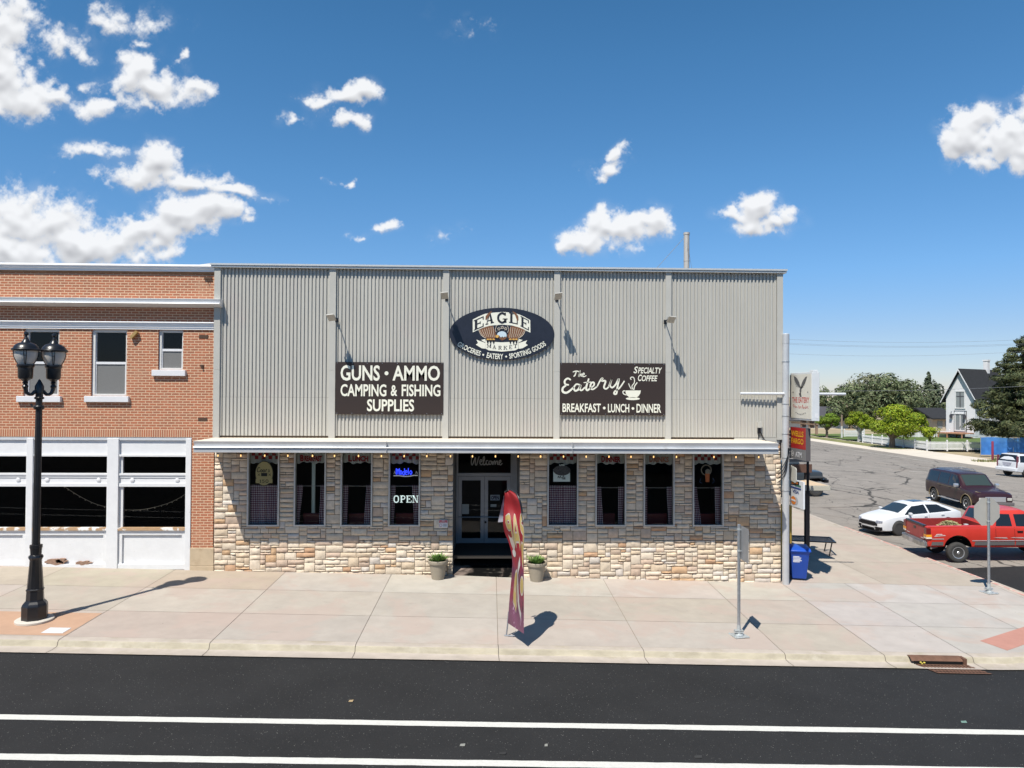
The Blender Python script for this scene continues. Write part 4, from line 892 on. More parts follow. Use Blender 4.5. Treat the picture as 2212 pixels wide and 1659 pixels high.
# upper windows
for (a, b, c, d) in BW:
    mb = MB(); t = .10 if d-c > 1.6 else .085; zc = c+(d-c)*.495
    mb.box(a, a+t, .06, .2, c, d); mb.box(b-t*.6, b, .06, .2, c, d); mb.box(a+t, b-t*.6, .062, .2, d-.10, d); mb.box(a+t, b-t*.6, .062, .2, c, c+.07)
    wn = mb.build('window', mat('grey_frame', (.60, .60, .58), .5, var=(5, .08)), bb, bevel=.006)
    x0, x1, z0, z1 = a+t, b-t*.6, c+.07, d-.10
    mb = MB(); mb.box(x0, x1, .085, .17, zc-.04, zc+.04); mb.box(x0, x0+.03, .09, .17, z0, zc); mb.box(x1-.03, x1, .09, .17, z0, zc); mb.box(x0, x0+.022, .11, .17, zc, z1); mb.box(x1-.022, x1, .11, .17, zc, z1); mb.build('sash', M_white, wn)
    mb = MB(); mb.face([(x0, .13, z0), (x1, .13, z0), (x1, .13, z1), (x0, .13, z1)]); mb.build('pane', glass_mat('upper_glass', (.55, .57, .6), .8), wn)
    mb = MB(); mb.box(x0+.03, x1-.03, .112, .116, z0, zc-.03); mb.build('insect_screen', mat('screen_grey', (.16, .16, .155), .8, var=(60, .2)), wn)
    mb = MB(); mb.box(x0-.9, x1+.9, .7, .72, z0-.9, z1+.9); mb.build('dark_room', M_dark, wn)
    mb = MB(); mb.box(a-.16, b+.12, -.11, .10, c-.20, c-.004); mb.build('sill', M_white, wn, bevel=.012)
# ground floor shopfront
sf = MB(); POSTS = [(-15.19, -14.98), (-12.59, -12.22), (-10.04, -9.862), (-18.2, -17.95), (-21.3, -20.95), (-24.2, -24), (-27, -26.8)]
for a, b in POSTS: sf.box(a, b, -.035, .16, -.3, 4.46)
sf.build('post', M_old, bb, bevel=.01)
BAYS = [(-14.98, -12.59), (-12.22, -10.04), (-17.95, -15.19), (-20.95, -18.2), (-24.0, -21.3)]
mb = MB(); mb.box(XL, -9.862, .0, .2, 4.40, 4.498); mb.build('shop_lintel', mat('lintel_grey', (.5, .52, .54), .6), bb)
mb = MB(); mb.box(-27, -9.9, 4.8, 5, 0, 4.5); mb.box(-27, -9.9, .2, 5, -.5, .1); mb.box(-27, -9.9, .2, 5, 4.5, 4.6); mb.build('interior', M_dark, bb)
for k, (a, b) in enumerate(BAYS):
    mb = MB()
    mb.box(a, b, .06, .16, 3.93, 4.40); mb.box(a, b, -.01, .14, 3.86, 3.93)            # sign panel, moulding
    mb.box(a, b, .0, .16, 3.24, 3.31); mb.box(a, b, .03, .16, 3.16, 3.24); mb.box(a, b, .055, .15, 2.98, 3.16); mb.box(a, b, .0, .16, 2.87, 2.98)
    mb.box(a, a+.10, .06, .16, 3.31, 3.86); mb.box(a, a+.12, .06, .16, 1.53, 2.87)
    mb.box(a, b, .02, .16, 1.36, 1.44); mb.box(a, a+.12, .03, .16, .30, 1.36); mb.box(b-.12, b, .03, .16, .30, 1.36); mb.box(a+.12, b-.12, .03, .16, 1.28, 1.36); mb.box(a+.12, b-.12, .09, .16, .34, 1.28)
    mb.box(a, b, -.01, .16, .16, .34)
    pn = mb.build('shopfront_panel', M_old, bb, bevel=.006)
    mb = MB()
    for q in (.42, b-a-.30):
        mb.lathe([(.0, 0), (.072, 0), (.072, .02), (.055, .03), (0, .035)], T=Matrix.Translation((a+q, .055, 3.085)) @ Matrix.Rotation(pi/2, 4, 'X'), n=18)
    mb.build('rosette', M_white, pn, smooth=True)
    mb = MB(); mb.box(a, b, -.03, .18, 1.44, 1.53); mb.build('weathered_sill', mat('bare_wood', (.42, .27, .15), .85, var=(5, .2, (1, 6, 6)), stain=((.75, .75, .73), 2.2, .5, .56)), pn)
    mb = MB(); mb.face([(a+.10, .1, 3.31), (b, .1, 3.31), (b, .1, 3.86), (a+.10, .1, 3.86)]); mb.face([(a+.12, .1, 1.53), (b, .1, 1.53), (b, .1, 2.87), (a+.12, .1, 2.87)]); mb.build('pane', glass_mat('shop_glass', (.5, .5, .5), .55), pn)
mb = MB()   # patches of bare render at the foot of the panels
for (cx, cz, rx, rz) in ((-14.25, .40, .33, .08), (-13.35, .37, .24, .055), (-14.05, .44, .16, .07)):
    pp = [(cx+rx*(1+.25*RNG.uniform(-1, 1))*cos(a), cz+rz*(1+.4*RNG.uniform(-1, 1))*sin(a)) for a in lin(0, 2*pi, 22)[:-1]]; mb.prism(pp, lambda a, b, d: Vector((a, -.012+d, b)), 0, .12)
mb.build('bare_patch', mat('bare_render', (.27, .17, .12), .95, var=(14, .3), bump=(30, .5)), bb)
mb = MB(); mb.box(-9.86, -9.09, -.05, .2, .28, .87); mb.box(-9.86, -9.085, -.06, .2, -.2, .275); mb.build('base_stone', mat('sandstone', (.47, .37, .25), .85, var=(3, .1), stain=((.30, .21, .12), 1.6, .5, .75)), bb, bevel=.012)
mb = MB()
for z in (7.83, 5.10): mb.box(-9.66, -9.36, -.012, .02, z-.055, z+.055)
mb.box(-9.60, -9.50, -.04, .02, 6.83, 6.9); mb.tube([(-9.55, -.03, 6.9), (-9.53, -.05, 6.78)], .02, 6); mb.box(-9.50, -9.25, -.05, .0, 9.72, 9.80); mb.tube([(-9.40, -.04, 9.72), (-9.36, -.05, 9.58), (-9.33, -.04, 9.72)], .008, 5)
mb.build('rusty_anchor', mat('rust_dark', (.07, .04, .025), .8), bb)
mb = MB(); T = Matrix.Translation((-11.74, -.09, 7.87)) @ Matrix.Rotation(radians(-48), 4, 'Y'); mb.box(-.14, .14, -.045, .09, -.045, .045, T=T); tag(mb.build('wall_bracket', mat('brass', (.50, .32, .12), .4, .5)), 'small brass bracket on the brick between two upper windows', 'bracket')
# light chain inside shop windows
t = thing('hanging_light_chain', 'thin string of fairy lights sagging inside the dark shop windows', 'string lights', (-12.4, .4, 2.2)); mb = MB()
pts = [(-14.2, .4, 2.82), (-13.7, .4, 2.50), (-13.1, .4, 2.22), (-12.4, .4, 2.08), (-11.7, .4, 2.05), (-11.0, .4, 2.2), (-10.5, .4, 2.4), (-10.1, .4, 2.66)]; sp = spline(pts, 6); mb.tube(sp, .008, 5)
for p in sp[::2]: mb.box(p[0]-.008, p[0]+.008, .39, .41, p[2]-.045, p[2])
mb.build('chain', mat('fairy_cable', (.35, .33, .28), .6, emit=((.5, .45, .35), .12)), t)

# ================================================================ street furniture
# double headed lamp post
lx, ly = -11.72, -5.08; lz = zs(lx, ly)
lamp = thing('street_lamp', 'tall black fluted street lamp with two lantern heads on the peach paving', 'street lamp', (lx, ly, lz))
lamp.rotation_euler = (0, radians(.35), 0)
_lb = MB.build
def lzb(self, name, mats, parent=None, **k):
    self.v = [(v[0], v[1], v[2] if v[2] < 1.96 else (1.96+(v[2]-1.96)*(3.48/3.70) if v[2] < 5.66 else 5.44+(v[2]-5.66)*.757 if v[2] < 7.64 else 6.939+(v[2]-7.64)*.56)) for v in self.v]; return _lb(self, name, mats, parent, **k)
MB.build = lzb
mb = MB(); mb.lathe([(0, .06), (.42, .06), (.44, .045), (.44, 0)], n=40); mb.build('footing', mat('footing_concrete', (.50, .46, .40), .9, var=(5, .1)), lamp, world=False, smooth=True)
mb = MB(); mb.lathe([(.30, .05), (.30, .40), (.29, .43), (.27, .47), (.215, .52), (.205, .56), (.195, .78), (.208, .79), (.21, .82), (.185, .84)], n=8); mb.build('base', M_black, lamp, world=False)
mb = MB(); mb.lathe([(.185, .84), (.135, 1.56), (.155, 1.60), (.17, 1.63), (.155, 1.68), (.125, 1.70), (.135, 1.86), (.145, 1.87), (.145, 1.95), (.10, 1.96)], n=24, flute=.05); mb.build('pedestal', M_black, lamp, world=False, smooth=True, sharp=30)
mb = MB(); mb.lathe([(.090, 1.95), (.075, 6.0), (.11, 6.02), (.115, 6.06), (.085, 6.10), (.085, 6.18), (.105, 6.2), (.105, 6.45), (.07, 6.55), (.05, 6.6), (.03, 6.66), (0, 6.7)], n=24, flute=.10); mb.tube([(.0, 0, 5.72), (-.17, 0, 5.76), (-.2, 0, 5.84)], .03, 8); mb.lathe([(.11, 5.66), (.125, 5.70), (.125, 5.76), (.10, 5.80)], n=20); mb.build('pole', M_black, lamp, world=False, smooth=True, sharp=30)
M_globe = mat('lamp_globe', (.60, .57, .53), .35, spec=.4, var=(5, .10), trans=.25)
for dx, dy in ((-.22, -.22), (.22, .22)):
    d = Vector((dx, dy, 0)); mb = MB(); n_ = d.normalized()
    mb.tube(spline([n_*.08+Vector((0, 0, 6.30)), n_*.17+Vector((0, 0, 6.17)), n_*.27+Vector((0, 0, 6.22)), n_*.31+Vector((0, 0, 6.40)), d+Vector((0, 0, 6.52))], 6), .05, 12)
    mb.lathe([(0, 6.36), (.05, 6.38), (.075, 6.44), (.05, 6.5), (.04, 6.52)], d.x, d.y, 14); arm = mb.build('arm', M_black, lamp, world=False, smooth=True)
    mb = MB(); mb.lathe([(.04, 6.52), (.07, 6.56), (.05, 6.60), (.09, 6.66), (.15, 6.70), (.165, 6.76), (.17, 7.06), (.19, 7.10), (.20, 7.14), (.195, 7.18), (.16, 7.19)], d.x, d.y, 24); ln = mb.build('lantern', M_black, lamp, world=False, smooth=True, sharp=30)
    mb = MB(); mb.lathe([(.155, 7.18), (.20, 7.28), (.245, 7.42), (.262, 7.56), (.262, 7.66)], d.x, d.y, 32); mb.build('globe', M_globe, ln, world=False, smooth=True)
    mb = MB()
    for k in range(4):
        for e in (-.11, .11):
            a = k*pi/2+.5; mb.tube([Vector((d.x+r*cos(a+e*f), d.y+r*sin(a+e*f), z)) for r, z, f in ((.165, 7.18, .4), (.21, 7.28, .7), (.255, 7.42, .9), (.272, 7.56, 1), (.272, 7.66, 1))], .008, 5)
        mb.tube([Vector((d.x+.262*cos(a+e), d.y+.262*sin(a+e), 7.48)) for e in (-.11, 0, .11)], .007, 5)
    mb.build('cage', M_black, ln, world=False)
    mb = MB(); mb.lathe([(.26, 7.64), (.315, 7.64), (.325, 7.70), (.315, 7.74), (.285, 7.76), (.26, 7.86), (.21, 7.95), (.16, 8.0), (.11, 8.02), (.10, 8.06), (.085, 8.10), (.06, 8.18), (.045, 8.20), (.05, 8.23), (.035, 8.26), (.03, 8.34), (.055, 8.40), (.05, 8.48), (.02, 8.52), (0, 8.52)], d.x, d.y, 28); mb.build('hood', M_black, ln, world=False, smooth=True, sharp=30)
MB.build = _lb
# utility cover on the pad
mb = MB(); mb.prism([(-11.02, -5.95), (-10.50, -5.95), (-10.50, -5.58), (-11.02, -5.58)], lambda a, b, d: Vector((a, b, zs(a, b)+d)), -.02, .012); tag(mb.build('utility_cover', mat('cover_grey', (.56, .58, .60), .6, var=(9, .08)), bevel=.004), 'pale grey utility cover set in the peach paving by the street lamp', 'cover')
# sign posts seen from behind
def post_base(t, r):
    mb = MB(); T = Matrix.Rotation(radians(12), 4, 'Z'); mb.box(-.20, .20, -.20, .20, .008, .024, T=T); mb.lathe([(.035, .02), (.12, .03), (.115, .05), (.06, .075), (.06, .10)], n=20); mb.box(-.12, .12, -.06, .06, .10, .125); mb.box(-.11, .11, -.055, .055, .14, .165); mb.lathe([(.05, .10), (.05, .30)], n=16)
    for a in (-.17, .17):
        for b in (-.17, .17): mb.lathe([(.018, .02), (.018, .045), (0, .05)], a, b, 8, T=T)
    mb.build('base_plate', mat('galv_light', (.50, .53, .53), .5, .5, var=(9, .12)), t, world=False)
px, py = 6.55, -5.23
t = thing('sign_post', 'slim steel post carrying a narrow sign seen edge on and from behind', 'sign post', (px, py, zs(px, py))); post_base(t, 1)
mb = MB(); mb.lathe([(.042, .15), (.042, 2.92), (.03, 2.93)], n=16); mb.build('post', M_galv, t, world=False, smooth=True)
ang = radians(-58); T = Matrix.Rotation(ang, 4, 'Z'); n0 = T @ Vector((0, 1, 0))
mb = MB(); mb.box(.050, .058, -.55, .12, 2.02, 2.90); mb.build('sign_plate', mat('sign_back', (.36, .37, .38), .5, .5, var=(3, .12)), t, world=False)
for z in (2.24, 2.80):
    mb = MB(); mb.lathe([(.052, z-.02), (.052, z+.02)], n=14); mb.box(.03, .075, -.03, .03, z-.02, z+.02); mb.build('clamp', MATS['galv_light'], t, world=False)
px, py = 16.45, -.72
t = thing('stop_sign', 'octagonal sign on a steel post seen from behind before the red pickup', 'sign post', (px, py, zs(px, py))); post_base(t, 1)
mb = MB(); mb.lathe([(.042, .15), (.042, 3.12), (.03, 3.13)], n=16); mb.build('post', M_galv, t, world=False, smooth=True)
mb = MB(); R8 = .457/cos(pi/8); mb.prism([(R8*cos(pi/8+k*pi/4)-.02, 2.66+R8*sin(pi/8+k*pi/4)) for k in range(8)], lambda a, b, d: Matrix.Rotation(radians(4), 4, 'Z') @ Vector((a, .05+d, b)), 0, .006); mb.build('sign_plate', mat('octagon_back', (.40, .385, .345), .6, .15, var=(2, .06), stain=((.42, .30, .20), 1.3, .62, .8)), t, world=False)
for z in (2.36, 2.98):
    mb = MB(); mb.lathe([(.052, z-.02), (.052, z+.02)], n=14); mb.box(-.02, .02, .02, .055, z-.02, z+.02); mb.build('clamp', MATS['galv_light'], t, world=False)
# planters
def leafy(mb, n, cx, cy, z0, r, h, rng, cols, wd=.02):
    for _ in range(n):
        a = rng.uniform(0, 2*pi); l = rng.uniform(.5, 1)*h; rr = rng.uniform(0, r); lean = rng.uniform(.1, .9)
        b = Vector((cx+rr*.4*cos(a), cy+rr*.4*sin(a), z0)); tip = b+Vector((cos(a)*rr*lean*1.3, sin(a)*rr*lean*1.3, l)); s = Vector((-sin(a), cos(a), 0))*wd
        c = rng.choice(cols); k = rng.uniform(.7, 1.25); mb.col = tuple(v*k for v in c); m_ = (b+tip)/2+Vector((0, 0, l*.12)); mb.face([b-s*.4, b+s*.4, m_+s, m_-s]); mb.face([m_-s, m_+s, tip])
M_leaf = mat('leaf', (1, 1, 1), .6, spec=.25, attr=True)
M_pot = mat('pot_taupe', (.30, .26, .20), .6, var=(4, .06)); M_soil = mat('soil', (.05, .035, .025), .95)
pl0 = None
for k, (u, v, lab) in enumerate(((1283, 1689, 'taupe round planter with a small green plant left of the doorway'), (1572, 1693, 'taupe round planter with a small green plant right of the doorway'))):
    x = P(u, v, -.45).x; y = -.42; t = thing('planter', lab, 'planter', (x, y, zs(x, y)), group='planters beside the entrance')
    mb = MB(); mb.lathe([(.20, 0), (.29, .50), (.325, .505), (.335, .53), (.335, .60), (.32, .615), (.29, .60), (.285, .5)], n=32); mb.build('pot', M_pot, t, world=False, smooth=True, sharp=35)
    mb = MB(); mb.lathe([(0, .53), (.285, .53)], n=20); mb.build('soil', M_soil, t, world=False)
    mb = MB(); leafy(mb, 230, 0, 0, .52, .34, .30, random.Random(20+k), [(.16, .28, .06), (.20, .32, .09), (.09, .17, .04)], .026); mb.build('plant', M_leaf, t, world=False)
# feather banner
fx, fy = .43, -5.55; fz = zs(fx, fy)
fl = thing('feather_banner', 'tall red and purple feather banner with yellow lettering, twisted on its pole', 'banner', (fx, fy, fz))
def fpole(t):     # mast: straight then bowing over to the left at the top
    z = t*3.62
    return Vector((.02+.10*t, -.02, z)) 
poleP = [Vector((0, 0, .05)), Vector((.05, 0, .7)), Vector((.33, -.02, 1.2)), Vector((.37, -.02, 2.0)), Vector((.375, -.02, 2.6)), Vector((.36, -.02, 3.05)), Vector((.30, -.02, 3.35)), Vector((.20, -.02, 3.52)), Vector((.08, -.02, 3.60)), Vector((-.05, -.02, 3.57))]
mb = MB(); mb.tube([Vector((0, 0, .02)), Vector((.03, 0, .30)), Vector((.055, 0, .62))], .018, 8); mb.tube([Vector((-.05, -.0, .015)), Vector((.17, -.06, .02)), Vector((.22, -.05, .03))], .02, 8); mb.build('pole_foot', mat('grey_foot', (.25, .26, .28), .5, .3), fl, world=False)
edge = [(.447, .06), (.446, .45), (.445, .8), (.44, 1.45), (.437, 1.95), (.43, 2.36), (.42, 2.72), (.405, 3.0), (.38, 3.25), (.33, 3.46), (.24, 3.64), (.08, 3.74)]
left = [(.03, .34), (.05, .6), (.07, .9), (.12, 1.5), (.14, 1.95), (.06, 2.35), (-.06, 2.65), (-.10, 2.88), (-.09, 3.1), (-.08, 3.35), (-.07, 3.55), (-.06, 3.68)]
es, ls = spline(edge, 8), spline(left, 8); NB = len(es)-1
def fab(u, v):
    i = v*NB; k = min(int(i), NB-1); f = i-k
    a = [ls[k][q]+(ls[k+1][q]-ls[k][q])*f for q in (0, 1)]; b = [es[k][q]+(es[k+1][q]-es[k][q])*f for q in (0, 1)]
    if v < .12: a[1] = a[1]-(.0)
    x = a[0]+(b[0]-a[0])*u; z = a[1]+(b[1]-a[1])*u
    p0 = Vector((x, -.02, z)); dd = u*.90*(1-v)**.8 + .06*sin(u*7+v*9)*(1-u)*u*3 + .035*sin(v*21+u*3)
    c = CAM-Vector((fx, fy, fz)); return c+(p0-c)*(1-dd/18.5)
def banner_mat():
    m = bpy.data.materials.new('banner_cloth'); m.use_nodes = True; t = NT(m.node_tree); b = t.n['Principled BSDF']
    oc = t.new('ShaderNodeTexCoord').outputs['Object']; s = t.new('ShaderNodeSeparateXYZ'); t.put(s.inputs[0], oc)
    wv = t.math('ADD', s.outputs[2], t.math('MULTIPLY', t.math('SUBTRACT', t.noise(oc, 3, 2), .5), .7))
    c = t.ramp(t.math('DIVIDE', wv, 3.6), [(0, (.15, .065, .10)), (.22, (.13, .05, .085)), (.33, (.20, .028, .045)), (.46, (.09, .03, .06)), (.58, (.21, .016, .024)), (1, (.24, .016, .019))])
    fl_ = t.maprange(t.noise(t.vmath('MULTIPLY', oc, (5, 5, 1.4)), 2.2, 3, .5, 1.2), .60, .64); low = t.maprange(s.outputs[2], 2.2, 1.2)
    c = t.mix(t.math('MULTIPLY', fl_, low), c, (.30, .20, .26, 1)); c = t.mix(t.math('MULTIPLY', t.maprange(t.noise(t.vmath('MULTIPLY', oc, (6, 6, 1.2)), 1.7, 2), .62, .66), low), c, (.05, .02, .03, 1))
    t.put(b.inputs['Base Color'], c); b.inputs['Roughness'].default_value = .55; b.inputs['Specular IOR Level'].default_value = .2; return m
mb = MB(); mb.grid(fab, 26, 70); cl = mb.build('fabric', banner_mat(), fl, world=False, smooth=True)
mb = MB(); mb.tube([fab(.985, v) for v in lin(.58, 1, 40)]+[fab(u, 1) for u in lin(.85, 0, 8)], [.006+.020*min(1, k/8) for k in range(50)], 10); mb.build('pole', M_black, fl, world=False, smooth=True)
mb = MB(); mb.grid(lambda u, v: Vector((-.075-.13*u*(1-v)-.03*(1-v), -.03-.06*u+.03*sin(v*8), 2.92+.72*v)), 6, 12); mb.build('white_flap', mat('banner_white', (.38, .37, .40), .7), cl, world=False, smooth=True)
def onfab(off):
    def f(a, b):
        p = fab(a, b); e = .004; n_ = (fab(min(a+e, 1), b)-p).cross(fab(a, min(b+e, 1))-p)
        n_ = n_.normalized() if n_.length > 0 else Vector((0, -1, 0))
        if n_.y > 0: n_ = -n_
        return p+n_*off
    return f
M_yel = mat('banner_yellow', (.34, .25, .085), .6); M_pale = mat('banner_pale', (.38, .33, .28), .6)
LET = {'J': [[(.12,.868),(.30,.872),(.36,.80),(.34,.735),(.22,.725),(.14,.745)], [(.14,.868),(.22,.815),(.34,.815)]], 'A': [[(.42,.72),(.50,.79),(.56,.862),(.64,.79),(.72,.705)], [(.47,.752),(.66,.75)]], 'S': [[(.97,.86),(.86,.845),(.84,.80),(.95,.77),(.92,.71),(.84,.70)]]}
for m_, wd, of in ((M_pale, .16, .006), (M_yel, .105, .010)):
    mb = MB()
    for st in [[(q[0]*1.06, .43+(q[1]-.705)*1.5) for q in s] for v in LET.values() for s in v]: mb.ribbon(st, lambda tt, w_=wd: w_*.5, onfab(of), sub=7)
    for st in ([(.85,.60),(.97,.57),(.88,.53),(.96,.49)], [(.42,.26),(.30,.30),(.34,.37),(.46,.38)], [(.40,.38),(.44,.28),(.50,.19)]): mb.ribbon([(q[0], q[1]*.72) for q in st], wd*.5, onfab(of), sub=7)
    mb.ell(.86, .25, .11*(1.3 if of < .008 else 1), .028*(1.3 if of < .008 else 1), onfab(of), n=18)
    mb.build('lettering' if of > .008 else 'lettering_outline', m_, cl, world=False)
mb = MB(); mb.ell(.24, .40, .13, .022, onfab(.006), n=20); mb.ribbon([(.7, .36), (.52, .30), (.62, .20), (.82, .10)], .05, onfab(.007), sub=8); mb.build('white_motif', mat('motif_white', (.40, .38, .35), .6), cl, world=False)
# storm drain
mb = MB(); x0, x1 = 10.42, 11.68; yk = YC-RC
dr_ = thing('storm_drain', 'rusty cast iron storm drain hood and grate in the kerb', 'drain', (11.05, yk-.5, zs(11, -6.15)-.14))
M_rust = mat('rusty_iron', (.16, .085, .055), .75, .3, var=(6, .3)); z0 = zs(11, -6.15)
vs = []
for x in (x0-.05, x1):
    for d, dz in ((.22, .006), (.33, -.004), (.39, -.035), (.425, -.075)): vs.append((x+.1*d*0, yk-d, zs(x, -6.15)+dz+.006))
mb.mesh(vs, [(i, i+1, 5+i, 4+i) for i in range(3)]); mb.box(x1-.02, x1+.06, yk-.45, yk-.24, z0-.16, z0-.005); mb.build('hood', M_rust, dr_, smooth=True)
mb = MB(); mb.mesh([(x, yk-.431, zs(x, -6.15)+dz) for x in (x0, x1-.03) for dz in (-.06, -.143)], [(0, 1, 3, 2)]); mb.build('opening', M_dark, dr_)
mb = MB(); sl_ = .22; gy0, gy1 = yk-.46, yk-1.02
def gpt(u, v, dz=0): x = x0+.02+(x1-x0+.05)*u+sl_*v; y = gy0+(gy1-gy0)*v; return Vector((x, y, zs(x, -6.15)-.140+.012+dz))
for k in range(15): a, b = k/15, (k+.55)/15; mb.mesh([gpt(a, 0), gpt(b, 0), gpt(b, 1), gpt(a, 1)], [(0, 1, 2, 3)])
for k in range(5): a, b = k/4.4, (k+.42)/4.4; mb.mesh([gpt(0, a, .002), gpt(1, a, .002), gpt(1, b, .002), gpt(0, b, .002)], [(0, 1, 2, 3)])
mb.build('grate', M_rust, dr_); mb = MB(); mb.mesh([gpt(0, 0, -.008), gpt(1, 0, -.008), gpt(1, 1, -.008), gpt(0, 1, -.008)], [(0, 1, 2, 3)]); mb.build('pit', M_dark, dr_)
mb = MB()
for (x, dz) in ((10.60, .0), (10.66, .02), (10.57, .03)): mb.lathe([(0, -.02), (.025, -.01), (.025, .01), (0, .02)], x, yk-.47, 6, T=Matrix.Translation((0, 0, z0-.10+dz)))
tag(mb.build('yellow_weed', mat('weed_yellow', (.55, .45, .08), .8)), 'tiny yellow weed in the mouth of the storm drain', 'weed')
# litter on the road
for k, (u, v, c, sz) in enumerate(((2824, 2062, (.12, .2, .17), .06), (428+600-0, 2041, (.3, .22, .12), .05), (1355, 2165, (.20, .20, .18), .05), (1472, 2187, (.02, .02, .02), .07), (2046, 2184, (.03, .03, .03), .07), (1600, 2160, (.2, .2, .18), .03))):
    p = GZ(u, v, -.15); zz = zroad(p.x, p.y); mb = MB(); mb.mesh([(p.x-sz, p.y-.02, zz+.008), (p.x+sz*.8, p.y-.03, zz+.012), (p.x+sz, p.y+.03, zz+.03), (p.x-sz*.7, p.y+.04, zz+.02)], [(0, 1, 2, 3), (3, 2, 1, 0)])
    tag(mb.build('paper_scrap', mat('litter_%s' % 'abcdef'[k], c, .8)), ('pale green scrap lying right on the dark road', 'small brown scrap lying alone on the dark road', 'pale scrap between the white lines under the banner', 'black scrap between the white lines left of centre', 'black scrap between the white lines below the sign post', 'small pale crumb between the white lines')[k], 'litter')

# ================================================================ corner cluster
pz = zs(9.9, -.1)
t = thing('sign_pole', 'tall silver painted steel pole at the building corner with a cross pipe', 'pole', (9.885, -.2, pz)); M_pole = mat('pole_silver', (.50, .51, .52), .5, .35, var=(3, .10), stain=((.30, .26, .22), 7, .68, .78))
mb = MB(); mb.lathe([(.112, -.05), (.112, 8.05), (.118, 8.05), (.118, 8.36), (.10, 8.38), (.0, 8.38)], n=24); mb.build('mast', M_pole, t, world=False, smooth=True)
mb = MB(); mb.tube([(-1.55, -.02, 6.36), (-.08, -.06, 6.36)], .048, 12); mb.tube([(.62, -.06, 6.36), (2.0, -.06, 6.36)], .048, 12); mb.build('cross_pipe', mat('pipe_white', (.62, .63, .64), .45, .2), t, world=False, smooth=True)
mb = MB()
for z in (4.2, 5.0, 5.6, 6.0, 7.42, 3.1): mb.lathe([(.116, z), (.122, z+.005), (.122, z+.03), (.116, z+.035)], n=20)
mb.tube([(-.13, 0, 7.45), (.0, 0, 7.47)], .02, 6); mb.build('strap', M_galv, t, world=False)
mb = MB()
for k in range(4): mb.tube(spline([(.10-.02*k, -.12, 4.55), (-.02, -.14, 4.2-.1*k), (-.16+.02*k, -.10, 3.9-.1*k), (-.3, -.06, 3.75-.12*k)], 4), .012, 5)
mb.tube([(-.13, .10, 6.3), (-.13, .10, 4.2)], .02, 6); mb.build('cables', M_black, t, world=False)
def xplane(X): return lambda a, b, d=0: Vector((X-d, -a, b))
def cab(u): return None
# illuminated cabinet, facing left
CX = 10.22; y0_, y1_ = -.18, 1.44
t = thing('box_sign', 'white box sign with a flying eagle and red lettering hung from the pole', 'sign', (CX+.1, -1.0, 5.15)); z0c, z1c = 5.18, 6.75
mb = MB(); mb.box(CX, CX+.24, -y1_, -y0_+.02, z0c, z1c); mb.box(CX+.04, CX+.20, -y1_+.02, -y1_+.3, z1c, z1c+.06); mb.build('cabinet', mat('cabinet_white', (.58, .60, .61), .5, var=(2, .05)), t, bevel=.012)
mb = MB(); mb.box(CX-.012, CX, -y1_+.05, -y0_+.05, z0c+.06, z1c-.06); mb.build('face', mat('cabinet_face', (.62, .60, .53), .5, var=(3, .04)), t)
fa = lambda a: -.13+(a-.42)*1.16; fb = lambda z: 5.24+(z-5.2)*.86; fn = lambda a, b, d=0: xplane(CX-.016)(fa(a), fb(b))
mb = MB(); put_text(mb, 'THE EATERY', .50, 1.62, 5.80, 6.01, fn, .02); 
for st in ([(.60,5.62),(.56,5.70),(.64,5.72)], [(.66,5.62),(.70,5.68),(.74,5.60),(.80,5.64),(.86,5.60)], [(.92,5.70),(.98,5.58),(1.04,5.66),(1.10,5.58)], [(1.16,5.60),(1.20,5.72),(1.24,5.58),(1.30,5.64),(1.36,5.58)], [(1.42,5.70),(1.40,5.58),(1.50,5.66),(1.56,5.58)]): mb.ribbon(st, .022, fn)
mb.build('lettering', mat('cabinet_red', (.50, .10, .09), .5), t)
mb = MB()
for q in ([(1.02,6.10),(1.00,6.28),(1.06,6.42),(1.14,6.40),(1.12,6.24),(1.08,6.12)], [(1.04,6.34),(.90,6.44),(.74,6.58),(.60,6.84),(.74,6.80),(.86,6.72),(.98,6.58),(1.06,6.42)], [(1.10,6.34),(1.20,6.40),(1.36,6.54),(1.50,6.80),(1.38,6.77),(1.26,6.68),(1.16,6.56),(1.10,6.44)], [(.96,6.16),(1.02,6.02),(1.14,6.03),(1.08,6.16)], [(1.08,6.36),(1.18,6.44),(1.26,6.40),(1.14,6.34)]): mb.poly(q, fn)
for k in range(5): mb.ribbon([(.96-.05*k, 6.40+.05*k), (.76-.03*k, 6.44+.07*k)], .012, lambda a, b: xplane(CX-.02)(fa(a), fb(b))); mb.ribbon([(1.16+.05*k, 6.42+.05*k), (1.34+.03*k, 6.46+.07*k)], .01, lambda a, b: xplane(CX-.02)(fa(a), fb(b)))
for a in (.54, 1.50): mb.box(CX-.02, CX-.015, -fa(a)-.07, -fa(a), fb(6.19), fb(6.22))
for k in range(7): u = .75+.6*k/6; zz = 5.40-.06*sin(pi*k/6); mb.box(CX-.02, CX-.015, -fa(u)-.05, -fa(u), fb(zz), fb(zz)+.026)
mb.build('eagle_motif', mat('motif_black', (.10, .10, .10), .6), t)
mb = MB(); mb.box(CX+.02, CX+.10, -y1_, .2, 5.05, 5.10); mb.box(CX+.14, CX+.20, -y1_, .2, 5.05, 5.10); mb.box(CX+.14, CX+.20, -y1_+.02, -y1_+.09, 4.75, 5.06); mb.box(CX+.03, CX+.18, -.6, -.5, 4.95, 5.17); mb.box(CX+.03, CX+.18, -1.2, -1.1, 4.95, 5.17); mb.build('bracket', mat('rusty_bracket', (.28, .19, .13), .7, .2, var=(5, .3)), t)
mb = MB(); mb.box(CX+.10, CX+.20, -y1_-.006, -y1_, 5.26, 5.42); mb.build('sticker', M_white, t)
